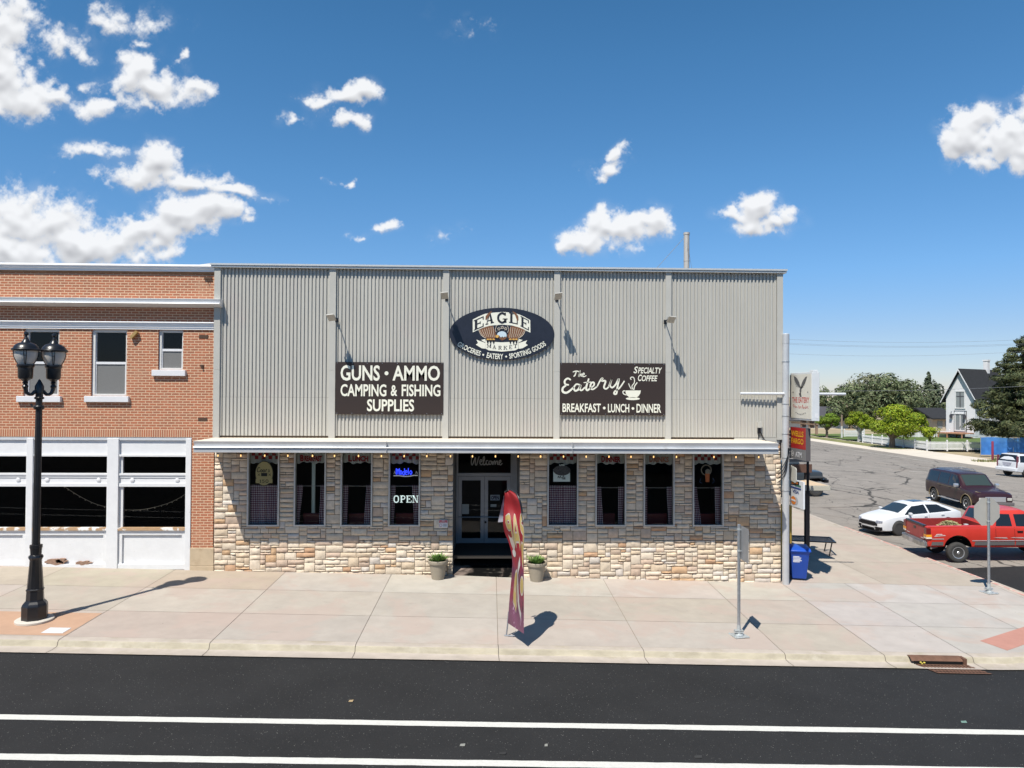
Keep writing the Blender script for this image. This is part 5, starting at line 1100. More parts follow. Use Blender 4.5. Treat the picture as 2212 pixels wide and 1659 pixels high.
# bank sign
BX = 10.22; t = thing('bank_sign', 'red and grey ATM sign with gold letters below the white box sign', 'sign', (BX, -.5, 3.8)); wz = lambda z: 3.86+(z-3.17)*.665; wa = lambda a: -.20+(a-.02)*1.0
mb = MB(); mb.box(BX, BX+.16, -.98, .22, 3.86, 4.93); mb.build('cabinet', mat('sign_side', (.10, .09, .09), .5), t, bevel=.006)
mb = MB(); mb.box(BX-.012, BX-.001, -.975, .20, 4.226, 4.925); mb.build('red_face', mat('bank_red', (.36, .022, .02), .4, var=(1.5, .04)), t)
mb = MB(); mb.box(BX-.010, BX-.001, -.975, .20, 3.865, 4.222); mb.build('grey_face', mat('bank_grey', (.19, .19, .195), .45), t)
fn = lambda a, b, d=0: xplane(BX-.016)(wa(a), wz(b)); mb = MB(); put_text(mb, 'WELLS', .10, 1.06, 4.32, 4.60, fn, .02); put_text(mb, 'FARGO', .12, 1.06, 3.95, 4.23, fn, .02)
mb.build('lettering', mat('bank_gold', (.66, .38, .02), .45), t)
mb = MB(); put_text(mb, 'ATM', .44, .92, 3.30, 3.56, fn, .02)
c_ = (.20, 3.44); mb.ribbon([(c_[0]+.085*cos(a), c_[1]+.125*sin(a)) for a in lin(0, 2*pi, 18)], .03, fn); mb.ribbon([(.15, 3.44), (.25, 3.44)], .04, fn); mb.build('atm_lettering', M_white, t)
mb = MB(); mb.box(BX-.15, BX-.02, .23, .36, 3.85, 4.75); mb.build('side_panel', mat('panel_greige', (.40, .38, .33), .6), t, bevel=.01)
# slatted panel and dark board behind
t = thing('slatted_panel', 'dark slatted panel standing up behind the red ATM sign', 'panel', (11.0, .9, 3.1)); mb = MB()
for k in range(9): mb.box(10.35, 11.2, .94, .98, 3.66+k*.126, 3.76+k*.126)
mb.build('slats', mat('slat_grey', (.16, .155, .15), .6), t); mb = MB(); mb.box(10.35, 10.42, .98, 1.04, 2.5, 4.8); mb.box(11.14, 11.21, .98, 1.04, 2.5, 4.8); mb.build('uprights', M_black, t)
t = thing('small_blank_sign', 'small blank cream sign with rounded corners strapped to the pole', 'sign', (10.05, -.35, 2.35)); mb = MB(); mb.prism([(-.2, 3.12), (.24, 3.06), (.30, 3.10), (.32, 3.16), (.32, 3.50), (.28, 3.57), (-.2, 3.63)], lambda a, b, d: Vector((10.19-d, -a, b)), 0, -.02); mb.build('plate', mat('blank_cream', (.52, .51, .46), .6), t)
t = thing('card_sign', 'white sign with stacked bank card logos below the red ATM sign', 'sign', (10.05, -.5, .95)); CYX = 10.22; ka = lambda a: -.16+(a-.1)*.92; kz = lambda z: 2.27+(z-.92)*.635; kp = lambda o: (lambda a, b, d=0: xplane(CYX-o)(ka(a), kz(b)))
mb = MB(); mb.box(CYX, CYX+.05, -.80, .22, 2.27, 3.16); mb.build('board', mat('card_white', (.66, .68, .70), .5), t)
fn = kp(.006); mb = MB(); mb.box(CYX-.008, CYX-.003, -ka(.96), -ka(.10), kz(1.86), kz(1.95)); put_text(mb, 'VISA', .24, .78, 1.62, 1.80, fn, .03, shear=.2); mb.build('blue_print', mat('card_blue', (.03, .06, .20), .5), t)
mb = MB(); mb.ell(.32, 1.22, .22, .22, fn, n=28); mb.build('orange_disc', mat('card_orange', (.70, .22, .04), .5), t); mb = MB(); mb.ell(.52, 1.22, .20, .20, kp(.004), n=28); mb.build('grey_disc', mat('card_grey', (.42, .42, .44), .5), t); mb = MB(); mb.box(CYX-.012, CYX-.009, -ka(.50), -ka(.13), kz(1.18), kz(1.27)); mb.build('disc_band', M_white, t)
mb = MB(); mb.prism([(.14, 2.02), (.80, 2.10), (.80, 2.28), (.14, 2.20)], lambda a, b, d: Vector((CYX-.010+d, -ka(a), kz(b))), 0, .006); mb.build('black_label', M_black, t)
mb = MB(); vs, fs = text2d('DISCOVER', .03); mb.mesh([kp(.016)(.19+.56*a, 2.075+.09*b+.07*a) for a, b in vs], fs); mb.build('lettering', MATS['card_orange'], t)
mb = MB(); mb.box(CYX-.007, CYX-.003, -ka(.95), -ka(.42), kz(2.0), kz(2.10)); mb.build('green_label', mat('card_green', (.05, .16, .12), .5), t)
# ATM shelter
M_tan_ = mat('shelter_top', (.52, .40, .27), .8, var=(2, .1)); M_fas = mat('shelter_fascia', (.42, .40, .33), .6)
t = thing('shelter', 'flat tan shelter roof on a dark post by the side wall', 'shelter', (11.4, 5, zs(11, 4))); mb = MB(); mb.box(9.84, 12.56, 2.2, 4.05, 2.48, 2.66); mb.build('fascia', M_fas, t, bevel=.01)
mb = MB(); mb.mesh([(x, y, 2.664) for y in (2.25, 4.0) for x in (9.9, 12.51)], [(0, 1, 3, 2)]); mb.build('roof_deck', M_tan_, t); mb = MB(); mb.box(12.46, 12.62, 4.06, 4.22, -.6, 3.28); mb.build('post', mat('dark_post', (.035, .028, .03), .45), t)
mb = MB(); mb.box(11.7, 12.68, 4.0, 4.055, 2.95, 3.28); mb.build('brown_board', mat('brown_board', (.10, .055, .04), .6), t)
t = thing('yellow_locker', 'tall yellow cabinet against the side wall behind the blue bin', 'cabinet', (10.3, 2, zs(10.3, 2))); mb = MB(); mb.box(9.85, 10.93, 1.75, 2.15, -.4, 2.0); mb.build('body', mat('locker_yellow', (.45, .29, .05), .5, var=(2, .06)), t, bevel=.015); mb = MB(); mb.box(9.95, 10.83, 1.735, 1.748, -.1, 1.9); mb.build('door', MATS['locker_yellow'], t)
# blue bin
bxp, byp = 10.62, .55; bz = zs(bxp, byp)
t = thing('wheelie_bin', 'blue wheeled recycling bin behind the corner pole', 'bin', (bxp, byp, bz), rz=radians(-12)); M_blue = mat('bin_blue', (.012, .07, .40), .4, var=(3, .08))
mb = MB(); vs = []
for z, hx, hy in ((.06, .23, .26), (.95, .31, .37), (1.0, .33, .39)): vs += [(-hx, -hy, z), (hx, -hy, z), (hx, hy, z), (-hx, hy, z)]
mb.mesh(vs, [(3, 2, 1, 0)]+[(4*k+i, 4*k+(i+1) % 4, 4*k+4+(i+1) % 4, 4*k+4+i) for k in range(2) for i in range(4)]+[(8, 9, 10, 11)]); bd = mb.build('body', M_blue, t, world=False, bevel=.03, smooth=True)
mb = MB(); mb.prism([(-.43, 1.0), (-.43, 1.05), (-.34, 1.10), (.36, 1.13), (.42, 1.10), (.42, 1.0)], lambda a, b, d: Vector((d, a, b)), -.35, .35); mb.build('lid', M_blue, t, world=False, bevel=.015, smooth=True)
mb = MB(); mb.tube([(-.28, .43, .98), (.28, .43, .98)], .02, 8); mb.build('handle', M_blue, t, world=False)
for s_ in (-1, 1): mb = MB(); mb.lathe([(.0, -.03), (.11, -.03), (.12, 0), (.11, .03), (0, .03)], T=Matrix.Translation((s_*.27, .27, .12)) @ Matrix.Rotation(pi/2, 4, 'Y'), n=18); mb.build('wheel', M_rubber, t, world=False, smooth=True)
mb = MB()
for k, wd in enumerate((.20, .26, .24, .28, .22)): z = .82-k*.045; yv = -.26-.11*(z-.06)/.89-.006; mb.box(-.22, -.22+wd, yv-.002, yv+.02, z, z+.025)
mb.build('print', M_white, bd, world=False)
# unidentified dark mesh shape, built as a low black table
t = thing('mesh_shape', 'dark mesh shape on the side pavement, built as a low metal table', 'table', (12.75, 4.95, zs(13, 5)-.18)); mb = MB(); T = Matrix.Rotation(radians(-14), 4, 'Z')
for k in range(15): mb.box(-1.1, 1.1, -.5+k*.07, -.488+k*.07, .72, .73, T=T)
for k in range(30): mb.box(-1.1+k*.0745, -1.09+k*.0745, -.5, .5, .728, .735, T=T)
mb.build('mesh_top', M_black, t, world=False); mb = MB(); mb.box(-1.14, 1.14, -.55, -.49, .70, .75, T=T); mb.box(-1.14, 1.14, .49, .55, .70, .75, T=T); mb.box(-1.14, -1.08, -.49, .49, .70, .75, T=T); mb.box(1.08, 1.14, -.49, .49, .70, .75, T=T); mb.build('frame', M_black, t, world=False)
for sx_ in (-1, 1):
    for sy_ in (-1, 1): mb = MB(); mb.tube([T @ Vector((sx_*1.0, sy_*.46, .72)), T @ Vector((sx_*.86, sy_*.46, .0))], .025, 8); mb.build('leg', M_black, t, world=False)

# ================================================================ trees, houses, fences beyond the side road
M_bark = mat('bark', (.13, .10, .075), .9, var=(6, .3, (1, 1, .3)))
ZG = zs(40, 0)
def tree(name, label, x, y, h, crown, cols, leaf, seed, trunk_h=None, trunk_r=.25, group=None, spread=.0, z=None, mat_=None, nrand=.6, gaps=-.22, bark=None, slim=.45):
    """crown = list of (dx, dy, z, rx, ry, rz, n) leaf clumps"""
    r = random.Random(seed); z0 = ZG if z is None else z
    t = thing(name, label, 'tree', (x, y, z0), group=group)
    mb = MB(); th = trunk_h or h*.4; top = crown[0][2]
    mb.tube([(0, 0, -.4), (0, 0, .15), (.03, .02, th*.6), (0, 0, th), (0, 0, top)], [trunk_r*1.35, trunk_r*1.08, trunk_r*.95, trunk_r*.9, trunk_r*.3], 12)
    for c in crown[:12]: mb.tube([(0, 0, th*.85), (c[0]*.5, c[1]*.5, (th+c[2])/2), (c[0], c[1], c[2])], [trunk_r*.5, trunk_r*.3, trunk_r*.08], 6)
    mb.build('trunk', bark or M_bark, t, world=False, smooth=True)
    mb = MB()
    for (dx, dy, cz, rx, ry, rz, n) in crown:
        tone = r.uniform(.72, 1.25)
        for _ in range(n):
            while True:
                v = Vector((r.uniform(-1, 1), r.uniform(-1, 1), r.uniform(-1, 1)))
                if .25 < v.length < 1: break
            v = v.normalized()*(v.length**.45)
            p = Vector((dx+v.x*rx, dy+v.y*ry, cz+v.z*rz))
            if mnoise.noise(p*.9+Vector((seed, 0, 0))) < gaps: continue
            nrm = (v+Vector((r.uniform(-1, 1), r.uniform(-1, 1), r.uniform(-.4, 1.2)))*nrand).normalized()
            a = nrm.orthogonal().normalized(); b = nrm.cross(a); an = r.uniform(0, 6.3); a, b = a*cos(an)+b*sin(an), b*cos(an)-a*sin(an)
            s = leaf*r.uniform(.55, 1.25); k = r.uniform(.78, 1.2)*tone; c = r.choice(cols); mb.col = tuple(q*k for q in c)
            mb.face([p-a*s, p-b*s*slim, p+a*s, p+b*s*slim])
    mb.build('crown', mat_ or M_leaf, t, world=False)
    return t
def blob(cx, cy, cz, R, Rz, n, k, seed, jitter=.75, sub=.42):
    r = random.Random(seed); out = [(cx, cy, cz, R*.62, R*.62, Rz*.62, n//3)]
    for i in range(k):
        while True:
            v = Vector((r.uniform(-1, 1), r.uniform(-1, 1), r.uniform(-1, 1)))
            if v.length < 1: break
        v = v.normalized()*jitter; q = r.uniform(.75, 1.2)*sub
        out.append((cx+v.x*R, cy+v.y*R, cz+v.z*Rz, R*q, R*q, Rz*q*.95, int(n*.67/k)))
    return out
LIME = [(.155, .225, .010), (.205, .255, .012), (.11, .18, .009), (.22, .25, .016)]
GREEN = [(.105, .135, .062), (.125, .15, .07), (.085, .115, .052), (.14, .155, .08)]; OLIVE = [(.145, .15, .085), (.12, .13, .07), (.16, .16, .098), (.10, .118, .062)]; PINE = [(.058, .074, .030), (.078, .090, .036), (.10, .105, .04), (.038, .052, .022)]
def wx(px, d): return math.tan(math.atan((px-1106)/1550)+YAW)*d      # x for a photo column at depth d
D1 = 92.4; x = wx(1927, D1); RK = dict(nrand=.42, gaps=-.42)
tree('round_tree', 'largest lime green round tree, its trunk right beside the white picket fence', x, D1-24, 8, blob(.75, 0, 3.35, 3.1, 1.95, 10500, 30, 4, .82, .36)+[(3.1, -.2, 3.8, 1.25, 1.1, .9, 1000), (-1.9, -.3, 2.7, 1.2, 1.1, .9, 950), (.4, -.8, 2.2, 1.6, 1.2, .6, 900), (.6, 0, 5.0, 1.6, 1.4, .75, 900), (3.9, .2, 3.1, 1.1, .9, .8, 700)], LIME, .14, 41, 1.35, .36, 'round clipped trees along the side street', **RK)
tree('round_tree', 'small low lime green tree against right flank of the largest round tree', wx(2009, D1-3), D1-27, 5, blob(0, 0, 2.35, 1.1, .82, 2200, 10, 9, .75, .5), LIME, .13, 42, 1.2, .10, 'round clipped trees along the side street', **RK)
D2 = 105.2; tree('round_tree', 'mid sized lime green round tree with a pale painted trunk', wx(1857, D2), D2-24, 7, blob(0, 0, 3.1, 1.85, 1.42, 5600, 18, 12, .80, .38)+[(1.4, -.2, 2.5, .7, .7, .5, 300)], LIME, .14, 43, 1.5, .30, 'round clipped trees along the side street', bark=mat('pale_trunk', (.36, .35, .33), .9, var=(5, .2)), **RK)
D3 = 115; tree('round_tree', 'lime green round tree partly hidden by the white box sign', wx(1786, D3), D3-24, 6, blob(.2, 0, 2.75, 1.9, 1.05, 3800, 16, 15, .80, .4), [(.10, .165, .012), (.135, .19, .016), (.08, .135, .012)], .15, 44, 1.2, .20, 'round clipped trees along the side street', **RK)
# painted lower trunk of the mid tree
D = 150
for k, (px, top, rx_, n, cols, lab) in enumerate(((1838, 832, 4.6, 3600, GREEN, 'leftmost broad dark green tree of the group behind the round trees'), (1880, 813, 6.2, 5200, OLIVE, 'tall olive green tree at the centre of the group behind the round trees'), (1922, 812, 5.6, 4600, GREEN, 'dark green tree in the middle right of the group behind the round trees'), (1962, 822, 4.2, 3400, GREEN, 'pointed dark green tree at the right end of the group behind the round trees'))):
    d = D+(k % 2)*8; ht = (857-top)/1550*d+6-ZG; tree('broad_tree', lab, wx(px, d), d-24, ht, blob(0, 0, ht*.56, rx_, ht*.44, int(n*1.9), 26, 60+k, .80, .42)+[(0, 0, ht*.9, rx_*.22, rx_*.22, ht*.10, 160), (rx_*.5, 0, ht*.82, rx_*.25, rx_*.3, ht*.1, 160), (-rx_*.5, 0, ht*.80, rx_*.25, rx_*.3, ht*.1, 160)], cols, .34, 70+k, ht*.25, .35, 'broad trees behind the houses', gaps=-.12, nrand=.42)
d = 165; ht = (857-808)/1550*d+6-ZG
tree('poplar_tree', 'tall narrow grey green tree left of the white gabled house', wx(2010, d), d-24, ht, [(0, 0, ht*.5, 2.4, 2.4, ht*.42, 1900)]+[(RNG.uniform(-1.2, 1.2)*(1-q), RNG.uniform(-1, 1), ht*(.2+.72*q), 1.9*(1.25-q), 1.9*(1.25-q), ht*.12, 330) for q in lin(0, 1, 9)]+[(2.6, 1, ht*.62, 1.2, 1.2, ht*.2, 420), (-2.6, 1, ht*.45, 1.6, 1.6, ht*.2, 420)], [(.085, .11, .06), (.065, .09, .048), (.11, .125, .075)], .36, 81, ht*.2, .3)
d = 185
for px, top, rx_, lab in ((1774, 838, 2.2, 'small dark tree glimpsed just right of the white box sign'), (1792, 862, 2.4, 'low tree over the dark roof behind the sign pole'), (2050, 868, 4.0, 'low hazy tree between the narrow tree and the white house')):
    ht = (856-top)/1550*d+6-ZG; ht = max(ht, 5); tree('far_tree', lab, wx(px, d), d-24, ht, blob(0, 0, ht*.6, rx_, ht*.4, 1300, 9, int(px), .75, .5), GREEN, .4, int(px)+1, ht*.3, .25)
# big pine at the right edge
d = 84; pxx = wx(2212, d); ht = (857-722)/1550*d+6-ZG; r = random.Random(90); cr = [(0, 0, ht*.93, .5, .5, ht*.07, 300)]
for q in lin(0, 1, 12):
    zz = ht*(.17+.76*q); R = 5.1*(1-q)**.62+.45; n = max(4, int(13*(1-q)+4))
    for k in range(n):
        a = 2*pi*k/n+r.uniform(-.3, .3)+q*7; L = R*r.uniform(.55, 1.05); s = .62+.55*(1-q)*r.uniform(.5, 1.1)
        cr.append((cos(a)*L, sin(a)*L, zz+r.uniform(-.3, .35)+.25*L*.3, s*1.15, s*1.15, s*.50, int(210*s)))
        cr.append((cos(a)*L*.55, sin(a)*L*.55, zz+r.uniform(-.2, .2), s, s, s*.45, int(150*s)))
tree('pine_tree', 'huge dark pine towering beside the white house at the right edge', pxx, d-24, ht, cr, PINE, .30, 91, 2.4, .42, nrand=.5, slim=.22)
# white gabled house
hd_ = 117.; hx, hy = wx(2043.6, hd_), hd_-24
house = thing('gabled_house', 'white painted brick house with steep dark gabled roof', 'house', (hx, hy, ZG), rz=radians(-62))
M_hw = mat('house_white', (.60, .60, .61), .8, spec=.2, var=(1.5, .05)); M_roof = mat('dark_shingle', (.030, .031, .034), .9, spec=.15, var=(3, .25)); M_hdark = mat('house_trim_dark', (.05, .05, .06), .6)
GW, EH, PK, DL = 4.55, 6.75, 11.0, 11.0        # gable along local +x, ridge along local +y
mb = MB(); mb.prism([(0, -.6), (GW, -.6), (GW, EH), (GW/2, PK-.2), (0, EH)], lambda a, b, d: Vector((a, d, b)), 0, DL); mb.build('wall', M_hw, house, world=False)
mb = MB(); o_ = .55; sl_ = (PK-EH)/(GW/2)
for s_ in (-1, 1):
    e = -.55 if s_ < 0 else GW+.55; ez = EH-.55*sl_
    mb.prism([(GW/2, PK), (e, ez), (e, ez+.28), (GW/2, PK+.28)], lambda a, b, d: Vector((a, d, b)), -.6, DL+.3)
mb.build('roof', M_roof, house, world=False)
mb = MB()
for s_ in (-1, 1):
    e = -.58 if s_ < 0 else GW+.58; ez = EH-.58*sl_; mb.prism([(GW/2, PK-.05), (e, ez-.05), (e, ez+.18), (GW/2, PK+.22)], lambda a, b, d: Vector((a, d, b)), -.68, -.605)
mb.box(GW+.5, GW+.62, -.6, DL, EH-.95, EH-.70); mb.build('bargeboard', M_hw, house, world=False)
mb = MB(); mb.box(.9, 2.9, -.14, -.0, 3.2+.65, 3.2+.75); mb.build('ledge', M_hw, house, world=False)
def hwin(x0, x1, z0, z1, name='window', n=2):
    mb = MB(); t_ = .17
    mb.box(x0-t_, x1+t_, -.10, .02, z1, z1+t_*1.3); mb.box(x0-t_, x1+t_, -.12, .02, z0-t_, z0); mb.box(x0-t_, x0, -.08, .02, z0, z1); mb.box(x1, x1+t_, -.08, .02, z0, z1); w_ = mb.build(name, mat('house_trim', (.60, .60, .60), .5), house, world=False)
    mb = MB(); mb.box(x0, x1, -.03, -.02, z0, z1); mb.build('pane', mat('house_glass', (.20, .22, .23), .12, spec=.6), w_, world=False)
    mb = MB()
    for k in range(1, n): mb.box(x0+(x1-x0)*k/n-.06, x0+(x1-x0)*k/n+.06, -.07, -.01, z0, z1)
    for k in range(n):
        if name == 'window': mb.box(x0+(x1-x0)*(k+.06)/n, x0+(x1-x0)*(k+.94)/n, -.05, -.031, z0+(z1-z0)*.68, z0+(z1-z0)*.73)
    mb.build('muntin', M_hdark if name == 'window' else MATS['house_trim'], w_, world=False); return w_
hwin(1.62, 2.92, 4.9, 7.5); hwin(1.55, 3.0, 1.25, 3.9, 'door')
mb = MB(); mb.box(1.28, 1.36, -.05, -.005, .8, 4.4); mb.box(3.2, 3.28, -.05, -.005, .8, 4.4); mb.box(1.36, 3.2, -.05, -.005, 4.33, 4.4); mb.build('door_surround', M_hdark, house, world=False)
for x_ in (.95, 3.05):
    mb = MB(); mb.box(x_-.18, x_+.18, -.45, -.12, 3.2, 3.7); mb.box(x_-.10, x_+.10, -.40, -.16, 3.7, 3.85); mb.tube([(x_, -.28, 3.85), (x_, -.28, 4.2), (x_, -.02, 4.25)], .03, 5); mb.build('wall_lantern', M_hdark, house, world=False)
mb = MB(); mb.box(GW+.005, GW+.03, 1.2, 2.0, .6, 3.6); mb.box(GW+.005, GW+.03, 5.2, 6.3, .9, 3.2); mb.build('side_window', MATS['house_glass'], house, world=False)
mb = MB(); mb.box(GW/2-.35, GW/2+.35, 7.6, 8.3, PK-.6, PK+1.7); mb.box(GW/2-.42, GW/2+.42, 7.53, 8.37, PK+1.7, PK+1.95); mb.build('chimney', M_hw, house, world=False)
# porch deck before the gable
t = thing('wooden_deck', 'reddish timber deck on short posts before the white house', 'deck', (hx, hy, ZG), rz=radians(-62)); mb = MB(); mb.box(.4, 4.4, -3.2, -.05, .72, .88); mb.build('boards', mat('deck_red', (.34, .17, .10), .8, var=(4, .2)), t, world=False)
for a in (.5, 1.9, 4.2):
    for b in (-3.1, -.4): mb = MB(); mb.box(a-.08, a+.08, b-.08, b+.08, -.3, .72); mb.build('post', MATS['deck_red'], t, world=False)
mb = MB(); mb.box(4.4, 5.6, -2.6, -1.2, .35, .5); mb.box(4.4, 5.1, -2.6, -1.2, .5, .72); mb.build('steps', mat('step_concrete', (.4, .42, .42), .9), t, world=False)
# low dark roofed buildings
def low_house(label, px0, px1, d, eave, ridge, col, roofc):
    x0, x1 = wx(px0, d), wx(px1, d); y = d-24; t = thing('low_house', label, 'house', ((x0+x1)/2, y, ZG)); zt = 6-(eave-856)/1550*d; zr_ = 6-(ridge-856)/1550*d
    mb = MB(); mb.box(x0, x1, y, y+9, ZG-.5, zt); mb.build('wall', mat('low_wall_%d' % px0, col, .8, var=(2, .06)), t)
    mb = MB(); mb.prism([(-.8, zt-.1), (4.5, zr_), (9.8, zt-.1), (9.8, zt+.15), (4.5, zr_+.3), (-.8, zt+.15)], lambda a, b, dd: Vector((dd, y+a, b)), x0-.6, x1+.6); mb.build('roof', M_roof if roofc is None else mat('low_roof_%d' % px0, roofc, .9, var=(3, .2)), t)
    for k in (.35, .72): mb = MB(); mb.box(x0+(x1-x0)*k-.5, x0+(x1-x0)*k+.5, y-.05, y-.005, ZG+.6, zt-.45); mb.build('window', MATS['house_glass'], t)
    return t
low_house('low cream building with a dark roof left of the white house', 2014, 2060, 136, 906, 886, (.45, .37, .28), None)
low_house('long low white building with a grey roof behind the sign pole', 1690, 1832, 150, 911, 884, (.52, .50, .46), (.06, .06, .07))
# picket fences
M_pick = mat('picket_white', (.66, .66, .66), .5)
def picket(label, pts, h=1.15, sp=.15, d_=(0, 0)):
    t = thing('picket_fence', label, 'fence', (pts[0][0], pts[0][1], ZG), group='white picket fences'); mb = MB(); mr = MB(); posts = []
    for (xa, ya), (xb, yb) in zip(pts, pts[1:]):
        L = math.hypot(xb-xa, yb-ya); n = int(L/sp); ux, uy = (xb-xa)/L, (yb-ya)/L; T0 = Matrix.Translation((xa, ya, ZG)) @ Matrix.Rotation(atan2(uy, ux), 4, 'Z')
        for k in range(n):
            q = k*sp; mb.prism([(q, .06), (q+.095, .06), (q+.095, h-.12), (q+.047, h-.04), (q, h-.12)], lambda a, b, dd: T0 @ Vector((a, dd, b)), -.012, .012)
        for z in (.18, h-.34): mr.box(0, L, .014, .05, z, z+.09, T=T0)
        m_ = max(1, round(L/2.4))
        for k in range(m_+1): posts.append((T0, L*k/m_))
    mb.build('pickets', M_pick, t); mr.build('rails', M_pick, t)
    for T0, q in posts:
        mp = MB(); mp.box(q-.075, q+.075, -.06, .09, -.1, h+.06, T=T0); mp.mesh([T0 @ Vector(v) for v in ((q-.095, -.08, h+.06), (q+.095, -.08, h+.06), (q+.095, .11, h+.06), (q-.095, .11, h+.06), (q, .015, h+.18))], [(0, 1, 4), (1, 2, 4), (2, 3, 4), (3, 0, 4), (3, 2, 1, 0)]); mp.build('post', M_pick, t)
fc = GZ(2716, 1319); fa_ = GZ(2478, 1291); fb_ = GZ(2878, 1321)
picket('front white picket fence running from its corner to the blue mesh screen', [(fc.x, fc.y), (fc.x+15, fc.y-.5)])
picket('white picket fence running back from the corner along the side street', [(fc.x, fc.y), (fc.x-.5, fc.y+14.5)])
pf = GZ(2560, 1290); picket('far white picket fence at the back, behind the largest round tree', [(wx(1824, 116), 92), (wx(1870, 116), 92.5)]); picket('white picket fence at the back of the lawn below the deck', [(wx(1915, 116), 91.5), (wx(2047, 116), 91.5)])
# blue screen fence
p0 = GZ(2874, 1333); t = thing('blue_screen_fence', 'bright blue mesh screen fence with thin posts, right edge', 'fence', (p0.x, p0.y, ZG)); mb = MB()
def bl(u, v): return Vector((p0.x+u*14, p0.y-.8*u+.10*sin(u*40)*(.3+.7*sin(v*3))+.05*sin(u*90+v*9), ZG+.02+v*(2.0+.05*sin(u*21))))
mb.grid(bl, 90, 10)
mm = bpy.data.materials.new('blue_mesh'); mm.use_nodes = True; nt = NT(mm.node_tree); b_ = nt.n['Principled BSDF']; oc_ = nt.new('ShaderNodeTexCoord').outputs['Object']
nt.put(b_.inputs['Base Color'], nt.mix(nt.noise(nt.vmath('MULTIPLY', oc_, (1, 1, .5)), 3, 4), (.02, .13, .44, 1), (.06, .24, .62, 1))); b_.inputs['Roughness'].default_value = .8
tr_ = nt.new('ShaderNodeBsdfTransparent'); mx_ = nt.new('ShaderNodeMixShader'); mx_.inputs[0].default_value = .86; nt.l.new(tr_.outputs[0], mx_.inputs[1]); nt.l.new(b_.outputs[0], mx_.inputs[2]); nt.l.new(mx_.outputs[0], nt.n['Material Output'].inputs[0])
mb.build('mesh_screen', mm, t, smooth=True)
for k in range(4): mb = MB(); q = bl(k*.26, 0); mb.tube([(q.x, q.y+.05, ZG-.2), (q.x, q.y+.05, ZG+2.1)], .035, 8); mb.build('post', M_galv, t)
q = GZ(2908, 1350); t = MB(); t.lathe([(.11, -.1), (.11, 2.0), (.09, 2.05), (0, 2.06)], q.x, q.y, 12); 
t.v = [(v[0], v[1], v[2]+ZG) for v in t.v]; tag(t.build('marker_post', mat('marker_maroon', (.20, .02, .05), .6), smooth=True), 'dark pink marker post standing before the blue mesh screen', 'post')
gm = MB(); r = random.Random(33)
for k in range(700):
    u = r.random(); x, y = q.x-2.4+u*7.5, q.y-.3+r.uniform(-.9, .5)-u*.9; h = r.uniform(.08, .32) + (.5*r.random() if abs(x-q.x-.4) < .6 else 0); a = r.uniform(0, 6.3); z = ZG-.02
    c = r.choice([(.20, .19, .07), (.12, .14, .05), (.26, .22, .10)]); gm.col = c; gm.face([(x-.05*cos(a), y-.05*sin(a), z), (x+.05*cos(a), y+.05*sin(a), z), (x+.1*cos(a+1), y+.1*sin(a+1), z+h)])
o = gm.build('dry_weeds', M_leaf); tag(o, 'strip of dry weeds along the foot of the blue screen', 'weeds', kind='stuff')
t = thing('wood_post', 'short wooden post with white painted foot between two round trees', 'post', (wx(1818.5, 113), 89, ZG)); mb = MB(); mb.lathe([(.16, 1.9), (.14, 3.7), (0, 3.72)], n=10); mb.build('timber', mat('post_wood', (.20, .15, .11), .9), t, world=False); mb = MB(); mb.lathe([(.165, -.2), (.162, 1.9)], n=10); mb.build('painted_foot', mat('worn_white', (.5, .5, .48), .8, stain=((.15, .12, .09), 2, .5, .7)), t, world=False)
# overhead wires
for k, (ya, yb, d, sag) in enumerate(((730, 724.5, 75, .5), (738.5, 733, 75, .5), (741, 736, 78, .5), (762, 750, 82, .6), (842, 829, 60, .3))):
    x0, x1 = wx(1690, d), wx(2330, d); za, zb = 6+(853-ya)/1550*d, 6+(857-yb-(yb-ya)*.25)/1550*d; mb = MB()
    mb.tube([(x0+(x1-x0)*u, d-24, za+(zb-za)*u-sag*4*u*(1-u)) for u in lin(0, 1, 14)], (.010 if k < 4 else .013), 5)
    tag(mb.build('power_line', mat('wire_grey', (.16, .17, .19) if k < 4 else (.16, .17, .19), .6)), ('topmost overhead wire crossing the sky above the far trees', 'upper wire of the close pair crossing the sky above the trees', 'lower wire of the close pair crossing the sky above the trees', 'fourth overhead wire, sloping above the white house roof', 'lowest overhead wire crossing the tree tops and the white house')[k], 'wire')

# ================================================================ vehicles
def lerp_tab(tab, x):
    for a, b in zip(tab, tab[1:]):
        if a[0] <= x <= b[0]:
            t = (x-a[0])/(b[0]-a[0]) if b[0] > a[0] else 0; return [p+(q-p)*t for p, q in zip(a, b)]
    return list(tab[0] if x < tab[0][0] else tab[-1])
def smooth_tab(tab, n):   # monotone-ish resample
    xs = []
    for a, b in zip(tab, tab[1:]):
        m = max(1, int(round((b[0]-a[0])/n))); xs += [a[0]+(b[0]-a[0])*k/m for k in range(m)]
    return xs+[tab[-1][0]]
def section(tab, x):
    """half section: list of (y,z) from the sill up and over to the centreline. tab row = x, zbot, zbelt, ztop, ysill, ybelt, ytop"""
    _, zb, zbelt, zt, ys_, yb, yt = lerp_tab(tab, x)
    g = zt-zbelt
    return [(0, zb), (ys_*.86, zb), (ys_, zb+.06), (yb+.012, zb+(zbelt-zb)*.55), (yb, zbelt-.03), (yb-.015, zbelt+min(.02, g*.2)), (yt+(yb-yt)*.5, zbelt+g*.5), (yt+.012, zt-min(.07, g*.25)), (yt-.06, zt-min(.015, g*.06)), (yt*.5, zt+.012), (0, zt+.016)]
